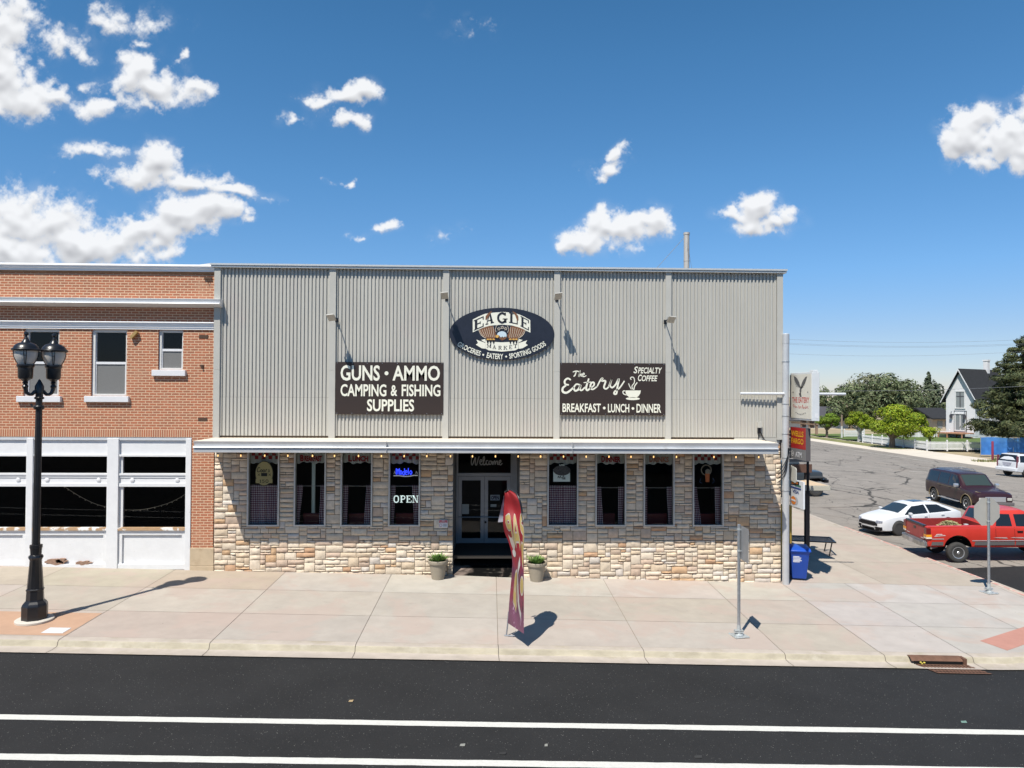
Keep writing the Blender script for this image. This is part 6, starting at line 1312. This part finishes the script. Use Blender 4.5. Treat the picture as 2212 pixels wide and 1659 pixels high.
def cut_bool(o, cutters):
    for c in cutters:
        m = o.modifiers.new('b', 'BOOLEAN'); m.operation = 'DIFFERENCE'; m.object = c; m.solver = 'EXACT'; m.material_mode = 'TRANSFER'
    dg = bpy.context.evaluated_depsgraph_get(); dg.update(); me = bpy.data.meshes.new_from_object(o.evaluated_get(dg)); o.modifiers.clear(); o.data = me
    for c in cutters: bpy.data.objects.remove(c)
    me.shade_smooth() if hasattr(me, 'shade_smooth') else None
    me.set_sharp_from_angle(angle=radians(32))
def wheel(parent, x, y, r, wdt, rim, rimmat, style, side):
    T = Matrix.Translation((x, y, r)) @ Matrix.Rotation(-side*pi/2, 4, 'X')   # local +z points outward
    w_ = wdt/2; mb = MB(); mb.lathe([(r*.60, -w_), (r*.90, -w_), (r*.985, -w_*.78), (r, -w_*.4), (r, w_*.4), (r*.985, w_*.78), (r*.90, w_), (r*.66, w_*1.0), (rim*1.0, w_*.86)], n=36, T=T); wh = mb.build('wheel', mat('tyre', (.05, .048, .046), .85, spec=.2, var=(12, .2)), parent, world=False, smooth=True, sharp=50)
    mb = MB()
    if style == 'spoke':
        mb.lathe([(rim*1.02, w_*.80), (rim*1.02, w_*.95), (rim*.92, w_*.90), (rim*.90, -w_*.4)], n=36, T=T); mb.lathe([(0, w_*.80), (rim*.2, w_*.80), (rim*.24, w_*.62)], n=18, T=T)
        for k in range(5):
            for e in (-.14, .14):
                a = 2*pi*k/5; mb.prism([(rim*.15*cos(a+e*3), rim*.15*sin(a+e*3)), (rim*.93*cos(a+e-.07), rim*.93*sin(a+e-.07)), (rim*.93*cos(a+e+.07), rim*.93*sin(a+e+.07))], lambda p, q, d: T @ Vector((p, q, d)), w_*.55, w_*.76)
    else:
        mb.lathe([(rim*1.02, w_*.74), (rim*1.02, w_*.96), (rim*.90, w_*.92), (rim*.84, w_*.55), (rim*.80, w_*.45)], n=36, T=T); mb.lathe([(0, w_*.95), (rim*.22, w_*.92), (rim*.30, w_*.80), (rim*.34, w_*.55)], n=20, T=T)
        for k in range(5):
            a = 2*pi*k/5+.3; mb.prism([(rim*.25*cos(a-.6), rim*.25*sin(a-.6)), (rim*.86*cos(a-.36), rim*.86*sin(a-.36)), (rim*.86*cos(a+.36), rim*.86*sin(a+.36)), (rim*.25*cos(a+.6), rim*.25*sin(a+.6))], lambda p, q, d: T @ Vector((p, q, d)), w_*.30, w_*.60)
    mb.build('rim', rimmat, wh, world=False, smooth=True, sharp=30)
    mb = MB(); mb.lathe([(0, w_*.25), (rim*.93, w_*.25)], n=24, T=T); mb.build('brake', M_dark, wh, world=False)
    return wh
def car_body(parent, tab, paint, arches, width, extra_cut=(), step=.12):
    xs = smooth_tab(tab, step); mb = MB(); n = None; vs = []
    for x in xs:
        h = section(tab, x); full = h+[(-y, z) for y, z in h[-2:0:-1]]; n = len(full); vs += [(x, y, z) for y, z in full]
    m = len(xs); mb.mesh(vs, [(i*n+k, (i+1)*n+k, (i+1)*n+(k+1) % n, i*n+(k+1) % n) for i in range(m-1) for k in range(n)]+[tuple(range(n)), tuple(range((m-1)*n, m*n))[::-1]])
    o = mb.build('body', paint, parent, world=False, smooth=True, sharp=32); cs = []
    for (ax, ar, az) in arches:
        for s in (-1, 1):
            c = MB(); c.lathe([(0, -.45), (ar, -.45), (ar, .45), (0, .45)], n=40, T=Matrix.Translation((ax, s*(width/2), az)) @ Matrix.Rotation(pi/2, 4, 'X')); k = c.build('cut', M_dark, parent, world=False, smooth=True); k.data.materials.clear(); k.data.materials.append(M_dark); cs.append(k)
    for (x0, x1, y0, y1, z0, z1, mm_) in extra_cut: c = MB(); c.box(x0, x1, y0, y1, z0, z1); k = c.build('cut', mm_, parent, world=False); cs.append(k)
    bpy.context.view_layer.update(); cut_bool(o, cs); o.name = 'body'; return o
def side_pt(tab, x, z, off=.006):   # point on the flank (right side, y<0)
    h = section(tab, x)[2:9]
    for (ya, za), (yb, zb) in zip(h, h[1:]):
        if za <= z <= zb: return Vector((x, -(ya+(yb-ya)*((z-za)/(zb-za) if zb > za else 0))-off, z))
    return Vector((x, -h[-1][0]-off, z)) if z > h[-1][1] else Vector((x, -h[0][0]-off, z))
def flank(mb, tab, poly, sides=(-1, 1), off=.006, nu=10, nv=4):   # 4-corner patch (x,z) bl,br,tr,tl on the flank, both sides
    (ax, az), (bx_, bz_), (cx, cz), (dx, dz) = poly
    for s in sides:
        def fn(u, v):
            x = (ax+(bx_-ax)*u)*(1-v)+(dx+(cx-dx)*u)*v; z = (az+(bz_-az)*u)*(1-v)+(dz+(cz-dz)*u)*v; p = side_pt(tab, x, z, off); return Vector((p.x, p.y*(-s), p.z)) if s == 1 else p
        mb.grid(fn, nu, nv)
def flank_parts(name, parent, tab, polys, m, off=.006, sides=(-1, 1)):
    for pl_ in polys:
        for s in sides: mb = MB(); flank(mb, tab, pl_, (s,), off); mb.build(name, m, parent, world=False)
def top_pt(tab, x, f, off=.008):   # f in -1..1 across
    h = section(tab, x); yt = h[8][0]; y = abs(f)*yt; (y1, z1), (y2, z2), (_, z3) = h[8], h[9], h[10]
    zz = z3+(z2-z3)*y/y2 if y <= y2 else z2+(z1-z2)*(y-y2)/max(y1-y2, 1e-4)
    return Vector((x, f*yt, zz+off))
def over(mb, tab, x0, x1, f0, f1, off=.008, nu=12, nv=12, taper=0):
    mb.grid(lambda u, v: top_pt(tab, x0+(x1-x0)*v, (f0+(f1-f0)*u)*(1-taper*v), off), nu, nv)
def road_tilt(t, x, y):   # seat a vehicle on the sloping road
    e = .5; zx = (zroad(x+e, y)-zroad(x-e, y)); zy = (zroad(x, y+e)-zroad(x, y-e)); n_ = Vector((-zx, -zy, 1)).normalized()
    t.location = (x, y, zroad(x, y)); t.rotation_mode = 'QUATERNION'; h = t.get('heading', 0.0); q = Vector((0, 0, 1)).rotation_difference(n_); t.rotation_quaternion = q @ Matrix.Rotation(h, 4, 'Z').to_quaternion()
    del t['heading']
def vehicle(name, label, x, y, heading, cat):
    t = thing(name, label, cat, (0, 0, 0)); t['heading'] = heading; return t
def paint(name, col, **k): return mat(name, col, .36, 0, .4, coat=.35, **k)
def handle(mb, x, z, tab, l=.16, sides=(-1, 1)):
    for s in sides: p = side_pt(tab, x, z, 0); mb.box(x-l/2, x+l/2, s*(abs(p.y)-.01), s*(abs(p.y)+.035), z-.022, z+.022)
def mirror(parent, x, z, y, m, sz=(.10, .22, .16)):
    for s in (-1, 1):
        mb = MB(); mb.box(x-sz[0]/2, x+sz[0]/2, s*y, s*(y+sz[1]), z-sz[2]/2, z+sz[2]/2); mb.build('mirror', m, parent, world=False, bevel=.035, smooth=True)
# --- red pickup (heading local +x)
tr = vehicle('pickup_truck', 'red extended cab pickup with hay in its bed, parked rear to the kerb', 0, 0, radians(-7), 'pickup')
M_red = paint('truck_red', (.50, .035, .022), var=(2, .07))
TT = [(-2.86, .58, 1.22, 1.29, .93, .97, .955), (-2.78, .48, 1.24, 1.31, .95, .99, .965), (-.64, .44, 1.26, 1.325, .96, 1.0, .965), (-.60, .44, 1.26, 1.33, .96, 1.0, .955), (-.595, .44, 1.26, 1.36, .96, 1.0, .90), (-.42, .44, 1.26, 1.84, .96, 1.0, .74), (-.30, .44, 1.26, 1.875, .96, 1.0, .74), (.75, .44, 1.24, 1.89, .96, 1.0, .74), (.95, .44, 1.23, 1.86, .96, 1.0, .73), (1.62, .44, 1.20, 1.28, .96, .985, .80), (1.75, .44, 1.16, 1.235, .96, .98, .80), (2.6, .46, 1.05, 1.14, .95, .95, .78), (2.82, .55, .98, 1.04, .9, .9, .74), (2.88, .6, .9, .96, .86, .86, .7)]
body = car_body(tr, TT, M_red, [(-1.70, .52, .44), (1.95, .52, .44)], 2.0, [(-2.74, -.68, -.80, .80, .78, 1.6, mat('bed_red', (.22, .02, .02), .6, var=(3, .2)))])
flank_parts('rear_window', body, TT, [((-.27, 1.31), (.33, 1.30), (.33, 1.74), (-.15, 1.76))], M_carglass)
flank_parts('door_window', body, TT, [((.48, 1.30), (1.50, 1.27), (.98, 1.74), (.48, 1.74))], M_carglass)
mb = MB(); mb.grid(lambda u, v: top_pt(TT, -.575+.135*v, -.88+1.76*u, .012), 8, 6); mb.build('back_window', M_carglass, body, world=False)
mb = MB(); over(mb, TT, 1.55, 1.02, -.92, .92, .01); mb.build('windscreen', M_carglass, body, world=False)
mb = MB(); mb.box(-2.885, -2.80, -.76, .76, .74, 1.27); mb.build('tailgate', mat('tailgate_red', (.36, .06, .055), .5, var=(2.5, .18, (1, 3, .4)), stain=((.20, .03, .03), 4, .55, .75)), tr, world=False, bevel=.015)
tg = tr.children[-1]
mb = MB(); mb.box(-2.90, -2.76, -.80, .80, 1.27, 1.335); mb.build('cap', M_black, tg, world=False, bevel=.02); mb = MB(); mb.box(-2.893, -2.884, -.10, .10, 1.08, 1.18); mb.build('handle', M_black, tg, world=False)
mb = MB(); mb.box(-2.889, -2.884, .48, .74, .80, .83); mb.box(-2.889, -2.884, -.74, -.50, .78, .82); mb.build('badge', M_chrome, tg, world=False)
for s in (-1, 1):
    mb = MB(); mb.box(-2.90, -2.72, s*.78, s*1.012, .78, 1.25); tl_ = mb.build('taillight', mat('tail_red', (.13, .012, .012), .2, spec=.6), tr, world=False, bevel=.02); mb = MB(); mb.box(-2.907, -2.70, s*.785, s*1.018, .90, .99); mb.build('amber_lens', mat('amber', (.75, .30, .02), .3), tl_, world=False); mb = MB(); mb.box(-2.907, -2.70, s*.785, s*1.018, .83, .89); mb.build('reverse_lens', mat('lens_white', (.7, .66, .55), .3), tl_, world=False)
M_bump = mat('worn_chrome', (.36, .36, .36), .38, .8, var=(6, .3), stain=((.12, .10, .09), 5, .55, .75))
mb = MB(); mb.prism([(-.98, -2.86), (-.98, -2.98), (-.80, -3.06), (.80, -3.06), (.98, -2.98), (.98, -2.86)], lambda a, b, d: Vector((b, a, d)), .52, .70); mb.prism([(-.90, -2.80), (-.90, -2.98), (.90, -2.98), (.90, -2.80)], lambda a, b, d: Vector((b, a, d)), .70, .73); mb.build('bumper', M_bump, tr, world=False, bevel=.02)
mb = MB(); mb.box(-3.072, -3.064, -.16, .16, .54, .69); mb.build('plate', mat('plate_grey', (.45, .42, .42), .6, var=(30, .5)), tr, world=False)
M_mold = mat('molding_grey', (.12, .115, .11), .6)
flank_parts('side_moulding', tr, TT, [((a, .56), (b, .56), (b, .70), (a+.03, .70)) for a, b in ((-2.72, -2.26), (-1.10, -.62), (-.56, .40), (.42, 1.40))], M_mold, .022)
flank_parts('silver_stripe', tr, TT, [((a, z), (b, z), (b, z+.035), (a, z+.035)) for a, b, z in ((-2.70, -2.24, .80), (-1.18, -.62, .725), (-.56, .40, .725), (.42, 1.40, .725))], mat('stripe_silver', (.55, .50, .50), .4, .3), .012)
mb = MB()
for (x, z, w2, h2) in ((-2.42, .98, .30, .08), (-2.36, .95, .40, .05), (-2.50, .93, .24, .05)): flank(mb, TT, ((x-w2/2, z-h2/2), (x+w2/2, z-h2/2+.015), (x+w2/2-.04, z+h2/2), (x-w2/2+.06, z+h2/2)), off=.010)
for k in range(2): x = -.35+k*.62; flank(mb, TT, ((x-.05, .855), (x+.50, .82), (x+.44, .875), (x+.06, .875)), off=.010)
mb.build('worn_decal', mat('decal_pink', (.52, .36, .34), .6, var=(20, .3)), tr, world=False)
mb = MB(); handle(mb, .60, 1.10, TT, .20, (-1, 1)); mb.build('door_handle', M_black, tr, world=False)
mb = MB()
for x in (-.585, -.30, .40, 1.45): flank(mb, TT, ((x, .50), (x+.012, .50), (x+.012, 1.26), (x, 1.26)), off=.003, nu=1, nv=8)
mb.build('panel_gap', M_dark, tr, world=False)
mirror(tr, 1.30, 1.32, .98, M_black)
mb = MB(); mb.box(2.80, 2.90, -.62, .62, .72, .92); mb.build('grille', M_black, tr, world=False)
for s in (-1, 1): mb = MB(); mb.box(2.72, 2.885, s*.62, s*.86, .74, .94); mb.build('headlight', mat('headlight_glass', (.55, .56, .56), .12, spec=.6), tr, world=False, bevel=.02)
mb = MB(); mb.tube([(-2.3, -.55, .42), (-2.62, -.75, .40)], .04, 10); mb.build('exhaust', M_galv, tr, world=False)
for x in (-1.70, 1.95):
    for s in (-1, 1): wheel(tr, x, s*.865, .395, .26, .225, M_chrome, 'steel', s)
for s, x in ((1, -.45), (-1, -.45), (1, .35), (-1, .35)):
    mb = MB(); mb.box(x-.06, x+.06, s*.42-.16, s*.42+.16, 1.25, 1.62); mb.build('headrest', mat('seat_grey', (.22, .22, .22), .8), tr, world=False, bevel=.05)
for ch in tr.children:
    if not ch.name.startswith('wheel'): ch.location.z += .13
xw, yw = 18.62, 4.0
hd0 = radians(-7); TX, TY = xw+1.70*cos(hd0)-.865*0-(.865*sin(-hd0))*0, yw-1.70*sin(-hd0)*1+.865
road_tilt(tr, TX, TY)
t = thing('hay_pile', 'loose heap of dry hay lying in the bed of the red pickup', 'hay', (0, 0, 0)); mb = MB(); r = random.Random(5)
for k in range(1500):
    a, b = r.gauss(0, .32), r.gauss(0, .26); z = .93+.52*math.exp(-(a*a/.30+b*b/.22))+r.uniform(-.05, .04); an = r.uniform(0, 6.3); l = r.uniform(.06, .16); c = r.choice([(.40, .36, .18), (.30, .29, .13), (.48, .42, .24)]); mb.col = c
    d = Vector((cos(an), sin(an), r.uniform(-.3, .3)))*l; p = Vector((-1.55+a, -.05+b, z)); s_ = Vector((-sin(an), cos(an), .3))*.012; mb.face([p-d-s_, p+d-s_, p+d+s_, p-d+s_])
mb.col = (.34, .31, .15); mb.grid(lambda u, v: Vector((-2.3+1.5*u, -.7+1.3*v, .92+.49*math.exp(-(((u-.5)*1.5)**2/.30+((v-.5)*1.3)**2/.22)))), 16, 16)
mb.build('straw', M_leaf, t, world=False); t.rotation_mode = 'QUATERNION'; t.location = tr.location; t.rotation_quaternion = tr.rotation_quaternion
t = thing('white_sack', 'small white sack lying beside the hay in the pickup bed', 'sack', (0, 0, 0)); mb = MB(); mb.lathe([(0, .93), (.22, .97), (.26, 1.08), (.18, 1.22), (.06, 1.28), (.09, 1.36), (0, 1.38)], -.95, -.12, 14); mb.build('cloth', mat('sack_white', (.50, .50, .52), .8, bump=(20, .5)), t, world=False, smooth=True); t.rotation_mode = 'QUATERNION'; t.location = tr.location; t.rotation_quaternion = tr.rotation_quaternion
# --- white hatchback (nose local +x)
hb = vehicle('hatchback_car', 'white sporty hatchback with black wheels parked nose to the kerb', 0, 0, pi+radians(11), 'car')
M_cw = paint('car_white', (.62, .63, .65))
HT = [(-2.22, .50, .78, .84, .70, .74, .62), (-2.14, .36, .90, .98, .80, .84, .64), (-1.85, .24, .96, 1.10, .86, .89, .60), (-1.2, .20, .95, 1.34, .88, .90, .56), (-.55, .19, .93, 1.415, .88, .90, .56), (.1, .19, .91, 1.42, .88, .90, .56), (.45, .19, .90, 1.36, .88, .90, .57), (1.18, .19, .88, 1.01, .88, .895, .70), (1.32, .19, .87, .975, .88, .89, .73), (1.7, .20, .83, .925, .87, .88, .70), (2.0, .21, .77, .86, .85, .855, .66), (2.17, .22, .71, .79, .80, .81, .62), (2.27, .24, .64, .71, .71, .73, .56), (2.32, .28, .56, .625, .62, .64, .50)]
b2 = car_body(hb, HT, M_cw, [(-1.33, .375, .345), (1.37, .375, .345)], 1.8)
flank_parts('side_window', b2, HT, [((-.26, .97), (1.02, .945), (.42, 1.285), (-.26, 1.335)), ((-1.62, .995), (-.34, .97), (-.34, 1.33), (-1.02, 1.295))], M_carglass)
mb = MB(); over(mb, HT, 1.17, .50, -.94, .94, .01); mb.build('windscreen', mat('screen_glass', (.025, .04, .055), .05, spec=.7), b2, world=False)
mb = MB(); over(mb, HT, .05, -.62, -.60, .60, .012); mb.build('sunroof', M_carglass, b2, world=False); mb = MB(); over(mb, HT, -2.02, -1.35, -.85, .85, .012); mb.build('rear_screen', M_carglass, b2, world=False)
mb = MB(); mb.prism([(-1.02, 1.41), (-1.22, 1.395), (-1.20, 1.47)], lambda a, b, d: Vector((a, d, b)), -.03, .03); mb.build('antenna_fin', M_cw, hb, world=False)
def nose(mb, f0, f1, z0, z1, off=.012, n=10):
    def fn(u, v):
        y = (f0+(f1-f0)*u); z = z0+(z1-z0)*v; best_ = 2.32
        for k in range(80):
            x = 2.32-.015*k; h = section(HT, x); yy_ = 0; ok = False
            for (ya, za), (yb, zb) in zip(h[1:], h[2:]):
                lo, hi = min(za, zb), max(za, zb)
                if lo-1e-6 <= z <= hi+1e-6:
                    q = ya+(yb-ya)*((z-za)/(zb-za) if abs(zb-za) > 1e-6 else 0)
                    if q >= abs(y): ok = True
            if ok: best_ = x; break
        return Vector((best_+off, y, z))
    mb.grid(fn, n, 4)
M_gloss = mat('matt_black', (.012, .012, .014), .6, spec=.2)
mb = MB(); nose(mb, -.62, .62, .46, .66, .014, 16); mb.build('grille', M_gloss, hb, world=False)
mb = MB(); nose(mb, -.44, .44, .625, .65, .024, 12); mb.build('chrome_wing', mat('dark_chrome', (.10, .10, .11), .3, .5), hb, world=False)
mb = MB(); nose(mb, -.42, .42, .24, .37, .014, 12); mb.build('lower_intake', M_gloss, hb, world=False)
for s in (-1, 1):
    mb = MB(); nose(mb, s*.50, s*.80, .61, .72, .020); mb.build('headlight', mat('headlight_dark', (.20, .21, .25), .1, spec=.7, var=(30, .7)), hb, world=False)
    mb = MB(); nose(mb, s*.47, s*.79, .25, .44, .016); mb.build('fog_light', M_gloss, hb, world=False)
    mb = MB(); nose(mb, s*.44, s*.80, .435, .465, .024); mb.build('intake_trim', M_cw, hb, world=False)
mb = MB(); mb.box(2.10, 2.38, -.66, .66, .20, .235); mb.build('lip', M_black, hb, world=False, bevel=.01)
mb = MB(); flank(mb, HT, ((-.95, .20), (1.0, .20), (1.0, .25), (-.95, .25)), off=.02); mb.build('side_skirt', M_black, hb, world=False)
mb = MB(); handle(mb, -.10, .84, HT); handle(mb, -1.05, .86, HT); mb.build('door_handle', M_cw, hb, world=False)
mb = MB()
for x in (.95, -.30): flank(mb, HT, ((x, .30), (x+.010, .30), (x+.010, .90), (x, .90)), off=.003, nu=1, nv=6)
mb.build('panel_gap', M_dark, hb, world=False)
mirror(hb, .80, 1.0, .88, M_cw, (.10, .20, .13))
M_alb = mat('rim_black', (.075, .075, .08), .4, .4)
for x in (-1.33, 1.37):
    for s in (-1, 1): wheel(hb, x, s*.815, .345, .215, .262, M_alb, 'spoke', s)
h_ = pi+radians(11); xf, yf = 19.15, 9.25   # front wheel nearest the camera
road_tilt(hb, xf-(1.37*cos(h_)-.80*sin(h_)), yf-(1.37*sin(h_)+.80*cos(h_)))
# --- boxy SUVs
def suv(name, label, col, tab, arches, wr, heading, x, y, rimm, trimc, **k):
    t = vehicle(name, label, 0, 0, heading, 'suv'); p = paint(name+'_paint_%d' % int(x), col); b = car_body(t, tab, p, [(a, wr+.09, wr) for a in arches], 2.0)
    return t, b, p
ST = [(-2.58, .60, 1.0, 1.08, .90, .93, .86), (-2.52, .45, 1.16, 1.50, .95, .97, .80), (-2.40, .42, 1.18, 1.84, .96, .985, .78), (-2.1, .42, 1.18, 1.905, .96, .99, .77), (.2, .42, 1.17, 1.915, .96, .99, .77), (.55, .42, 1.165, 1.86, .96, .99, .76), (1.22, .42, 1.15, 1.24, .96, .985, .80), (1.36, .42, 1.12, 1.20, .96, .98, .80), (2.3, .44, 1.03, 1.11, .95, .95, .76), (2.52, .5, .96, 1.03, .90, .90, .72), (2.60, .56, .84, .90, .86, .86, .7)]
ms, b3, p3 = suv('passenger_suv', 'dark maroon older SUV with roof rack facing the main street', (.030, .009, .011), ST, (-1.62, 1.66), .39, radians(-96), 25, 13.6, M_chrome, None)
flank_parts('side_window', b3, ST, [((-2.30, 1.22), (-1.20, 1.215), (-1.20, 1.80), (-2.22, 1.78)), ((-1.12, 1.215), (-.12, 1.21), (-.12, 1.80), (-1.12, 1.80)), ((-.04, 1.21), (1.06, 1.19), (.55, 1.76), (-.04, 1.80))], M_carglass)
mb = MB(); over(mb, ST, 1.17, .60, -.93, .93, .01); mb.build('windscreen', mat('screen_green', (.035, .05, .045), .06, spec=.7), b3, world=False)
mb = MB(); mb.mesh([(-2.56, -.78, 1.22), (-2.56, .78, 1.22), (-2.455, .70, 1.76), (-2.455, -.70, 1.76)], [(0, 3, 2, 1)]); mb.build('rear_screen', M_carglass, b3, world=False)
for s in (-1, 1): mb = MB(); mb.tube([(-1.9, s*.62, 1.93), (-1.8, s*.62, 1.99), (-.35, s*.62, 1.99), (-.25, s*.62, 1.94)], .02, 6); mb.build('roof_rail', M_galv, ms, world=False)
for x in (-1.55, -.55): mb = MB(); mb.tube([(x, -.62, 2.0), (x, .62, 2.0)], .018, 6); mb.build('crossbar', M_galv, ms, world=False)
mb = MB()
for a, b in ((-2.45, -2.1), (-1.15, 1.15), (2.15, 2.5)): flank(mb, ST, ((a, 1.10), (b, 1.075 if b > 1 else 1.09), (b, 1.10 if b > 1 else 1.11), (a, 1.12)), off=.012)
mb.build('trim_line', mat('gold_trim', (.28, .22, .13), .4, .4), ms, world=False)
for ax in (-1.62, 1.66):
    for s in (-1, 1): mb = MB(); mb.tube([(ax+.50*cos(a), s*.975, .39+.50*sin(a)) for a in lin(-.1, pi+.1, 18)], .028, 6); mb.build('arch_flare', MATS['gold_trim'], ms, world=False, smooth=True)
for s in (-1, 1): mb = MB(); mb.box(-1.05, 1.05, s*.93, s*1.05, .38, .43); mb.build('running_board', M_chrome, ms, world=False, bevel=.01)
mirror(ms, .92, 1.28, .98, M_chrome, (.16, .22, .20))
mb = MB(); mb.box(2.56, 2.63, -.52, .52, .62, .88); mb.build('grille', M_chrome, ms, world=False, bevel=.01)
for s in (-1, 1): mb = MB(); mb.box(2.48, 2.625, s*.60, s*.84, .68, .83); mb.build('headlight', mat('headlight_warm', (.45, .44, .40), .2, spec=.6), ms, world=False, bevel=.02)
mb = MB(); mb.box(2.50, 2.70, -.92, .92, .42, .60); mb.build('bumper', mat('bumper_grey', (.12, .11, .11), .5), ms, world=False, bevel=.03); mb = MB(); handle(mb, .10, 1.04, ST); handle(mb, -.95, 1.04, ST); mb.build('door_handle', p3, ms, world=False)
for x in (-1.62, 1.66):
    for s in (-1, 1): wheel(ms, x, s*.86, .39, .26, .23, M_chrome, 'steel', s)
road_tilt(ms, 27.75, 17.1); ms.scale = (1.08, 1.02, 1.03)
ET = [(-2.60, .52, 1.06, 1.14, .92, .96, .9), (-2.56, .42, 1.20, 1.40, .96, 1.0, .86), (-2.38, .40, 1.20, 1.86, .97, 1.01, .78), (-2.0, .40, 1.2, 1.90, .97, 1.01, .76), (.4, .40, 1.19, 1.90, .97, 1.01, .76), (.75, .40, 1.18, 1.84, .97, 1.01, .76), (1.4, .40, 1.16, 1.24, .97, 1.0, .82), (2.4, .42, 1.06, 1.14, .95, .95, .78), (2.60, .5, .9, 1.0, .86, .86, .7)]
es_, b4, p4 = suv('passenger_suv', 'white large SUV seen from behind at the right edge of the photo', (.60, .61, .63), ET, (-1.55, 1.5), .42, radians(10), 46, 38, M_chrome, None)
flank_parts('side_window', b4, ET, [((-2.38, 1.23), (-1.3, 1.23), (-1.3, 1.78), (-2.26, 1.76)), ((-1.22, 1.23), (.1, 1.22), (.1, 1.80), (-1.22, 1.80)), ((.18, 1.22), (1.22, 1.21), (.75, 1.75), (.18, 1.80))], M_carglass)
mb = MB(); mb.mesh([(-2.60, -.86, 1.28), (-2.60, .86, 1.28), (-2.415, .76, 1.80), (-2.415, -.76, 1.80)], [(0, 3, 2, 1)]); mb.build('rear_screen', M_carglass, b4, world=False)
for s in (-1, 1): mb = MB(); mb.box(-2.63, -2.48, s*.86, s*.97, .78, 1.72); mb.build('taillight', mat('tail_dark', (.14, .03, .05), .25, spec=.6), es_, world=False, bevel=.02)
mb = MB(); mb.prism([(-.42, 1.16), (.42, 1.16), (.36, .98), (.2, .88), (-.2, .88), (-.36, .98)], lambda a, b, d: Vector((d, a, b)), -2.625, -2.60); mb.build('plate', mat('plate_dim', (.35, .35, .40), .5, var=(20, .5)), es_, world=False)
mb = MB(); mb.box(-2.74, -2.5, -.98, .98, .46, .74); mb.build('bumper', p4, es_, world=False, bevel=.05); mb = MB(); mb.box(-2.0, -.4, -.60, -.55, 1.92, 1.97); mb.box(-2.0, -.4, .55, .60, 1.92, 1.97); mb.build('roof_rail', M_black, es_, world=False)
for x in (-1.55, 1.5):
    for s in (-1, 1): wheel(es_, x, s*.88, .42, .27, .28, M_chrome, 'spoke', s)
wp = GZ(2972, 1398, zroad(42.5, 33)); road_tilt(es_, wp.x+.95+1.55*cos(.17)-.80*sin(.17), wp.y+1.55*sin(.17)+.80*cos(.17))
# --- dark off-roader behind the signs
jt = vehicle('offroad_car', 'dark grey boxy off roader with big tyres half hidden by the signs', 0, 0, radians(-4), 'car'); M_jp = paint('jeep_grey', (.035, .042, .048))
JT = [(-2.0, 0.88, 1.52, 1.6, 0.76, 0.78, 0.74), (-1.92, 0.86, 1.56, 2.22, 0.78, 0.79, 0.7), (0.3, 0.86, 1.56, 2.26, 0.78, 0.79, 0.68), (0.36, 0.86, 1.56, 2.22, 0.78, 0.79, 0.68), (0.64, 0.86, 1.55, 1.63, 0.78, 0.79, 0.7), (1.75, 0.88, 1.48, 1.55, 0.72, 0.72, 0.62), (1.82, 0.92, 1.44, 1.51, 0.7, 0.7, 0.6)]
b5 = car_body(jt, JT, M_jp, [(-1.2, .62, .60), (1.28, .62, .60)], 1.56)
flank_parts('side_window', b5, JT, [((-.45, 1.60), (.52, 1.60), (.30, 2.12), (-.45, 2.12)), ((-1.7, 1.60), (-.55, 1.60), (-.55, 2.12), (-1.68, 2.12))], M_carglass)
mb = MB(); over(mb, JT, .62, .37, -.9, .9, .01); mb.build('windscreen', M_carglass, b5, world=False)
for s in (-1, 1): 
    mb = MB(); mb.prism([(.66, 1.0), (.85, 1.30), (1.72, 1.30), (1.98, 1.16), (1.98, 1.04), (1.70, 1.18), (.92, 1.18), (.78, .98)], lambda a, b, d: Vector((a, d, b)), s*.70, s*1.0); mb.build('fender', mat('fender_grey', (.05, .055, .06), .6), jt, world=False, bevel=.01)
mb = MB(); mb.box(1.85, 2.15, -.85, .85, .86, 1.06); mb.build('bumper', M_black, jt, world=False, bevel=.03)
for s in (-1, 1): mb = MB(); mb.lathe([(0, 0), (.09, 0), (.09, .04), (0, .06)], T=Matrix.Translation((1.81, s*.5, 1.3)) @ Matrix.Rotation(pi/2, 4, 'Y'), n=16); mb.build('headlight', MATS['headlight_warm'], jt, world=False, smooth=True)
for x in (-1.2, 1.28):
    for s in (-1, 1): wheel(jt, x, s*.84, .47, .30, .22, M_alb, 'spoke', s)
wp = GZ(2413, 1453, zroad(21.6, 22)); road_tilt(jt, wp.x-1.28-.5, wp.y+.84)

# ================================================================ across the street: unseen row added to block low sky, mirrored in shop glass
t = thing('added_shop_row', 'added brown brick shop row across the street, out of view, blocking low sky and mirrored in the shop glass', 'building', (-4, -40, -.4)); mb = MB(); mb.box(-38, 44, -52, -40.5, -1, 7.4); mb.box(-12, 14, -52, -40.4, 7.4, 9.2); mb.build('wall', mat('far_brick', (.12, .075, .055), .9, var=(2, .2)), t)
mb = MB(); mb.box(-38, 44, -40.8, -40.3, 7.2, 7.55); mb.build('cornice', mat('far_trim', (.30, .28, .25), .7), t); mb = MB()
for k in range(11): mb.box(-36+k*7.2, -31+k*7.2, -40.48, -40.42, .2, 2.9)
mb.build('shop_windows', M_carglass, t); mb = MB(); mb.box(-60, 60, -40.3, -36, -1, -.28); o = mb.build('opposite_sidewalk', M_kerb); o['kind'] = 'structure'
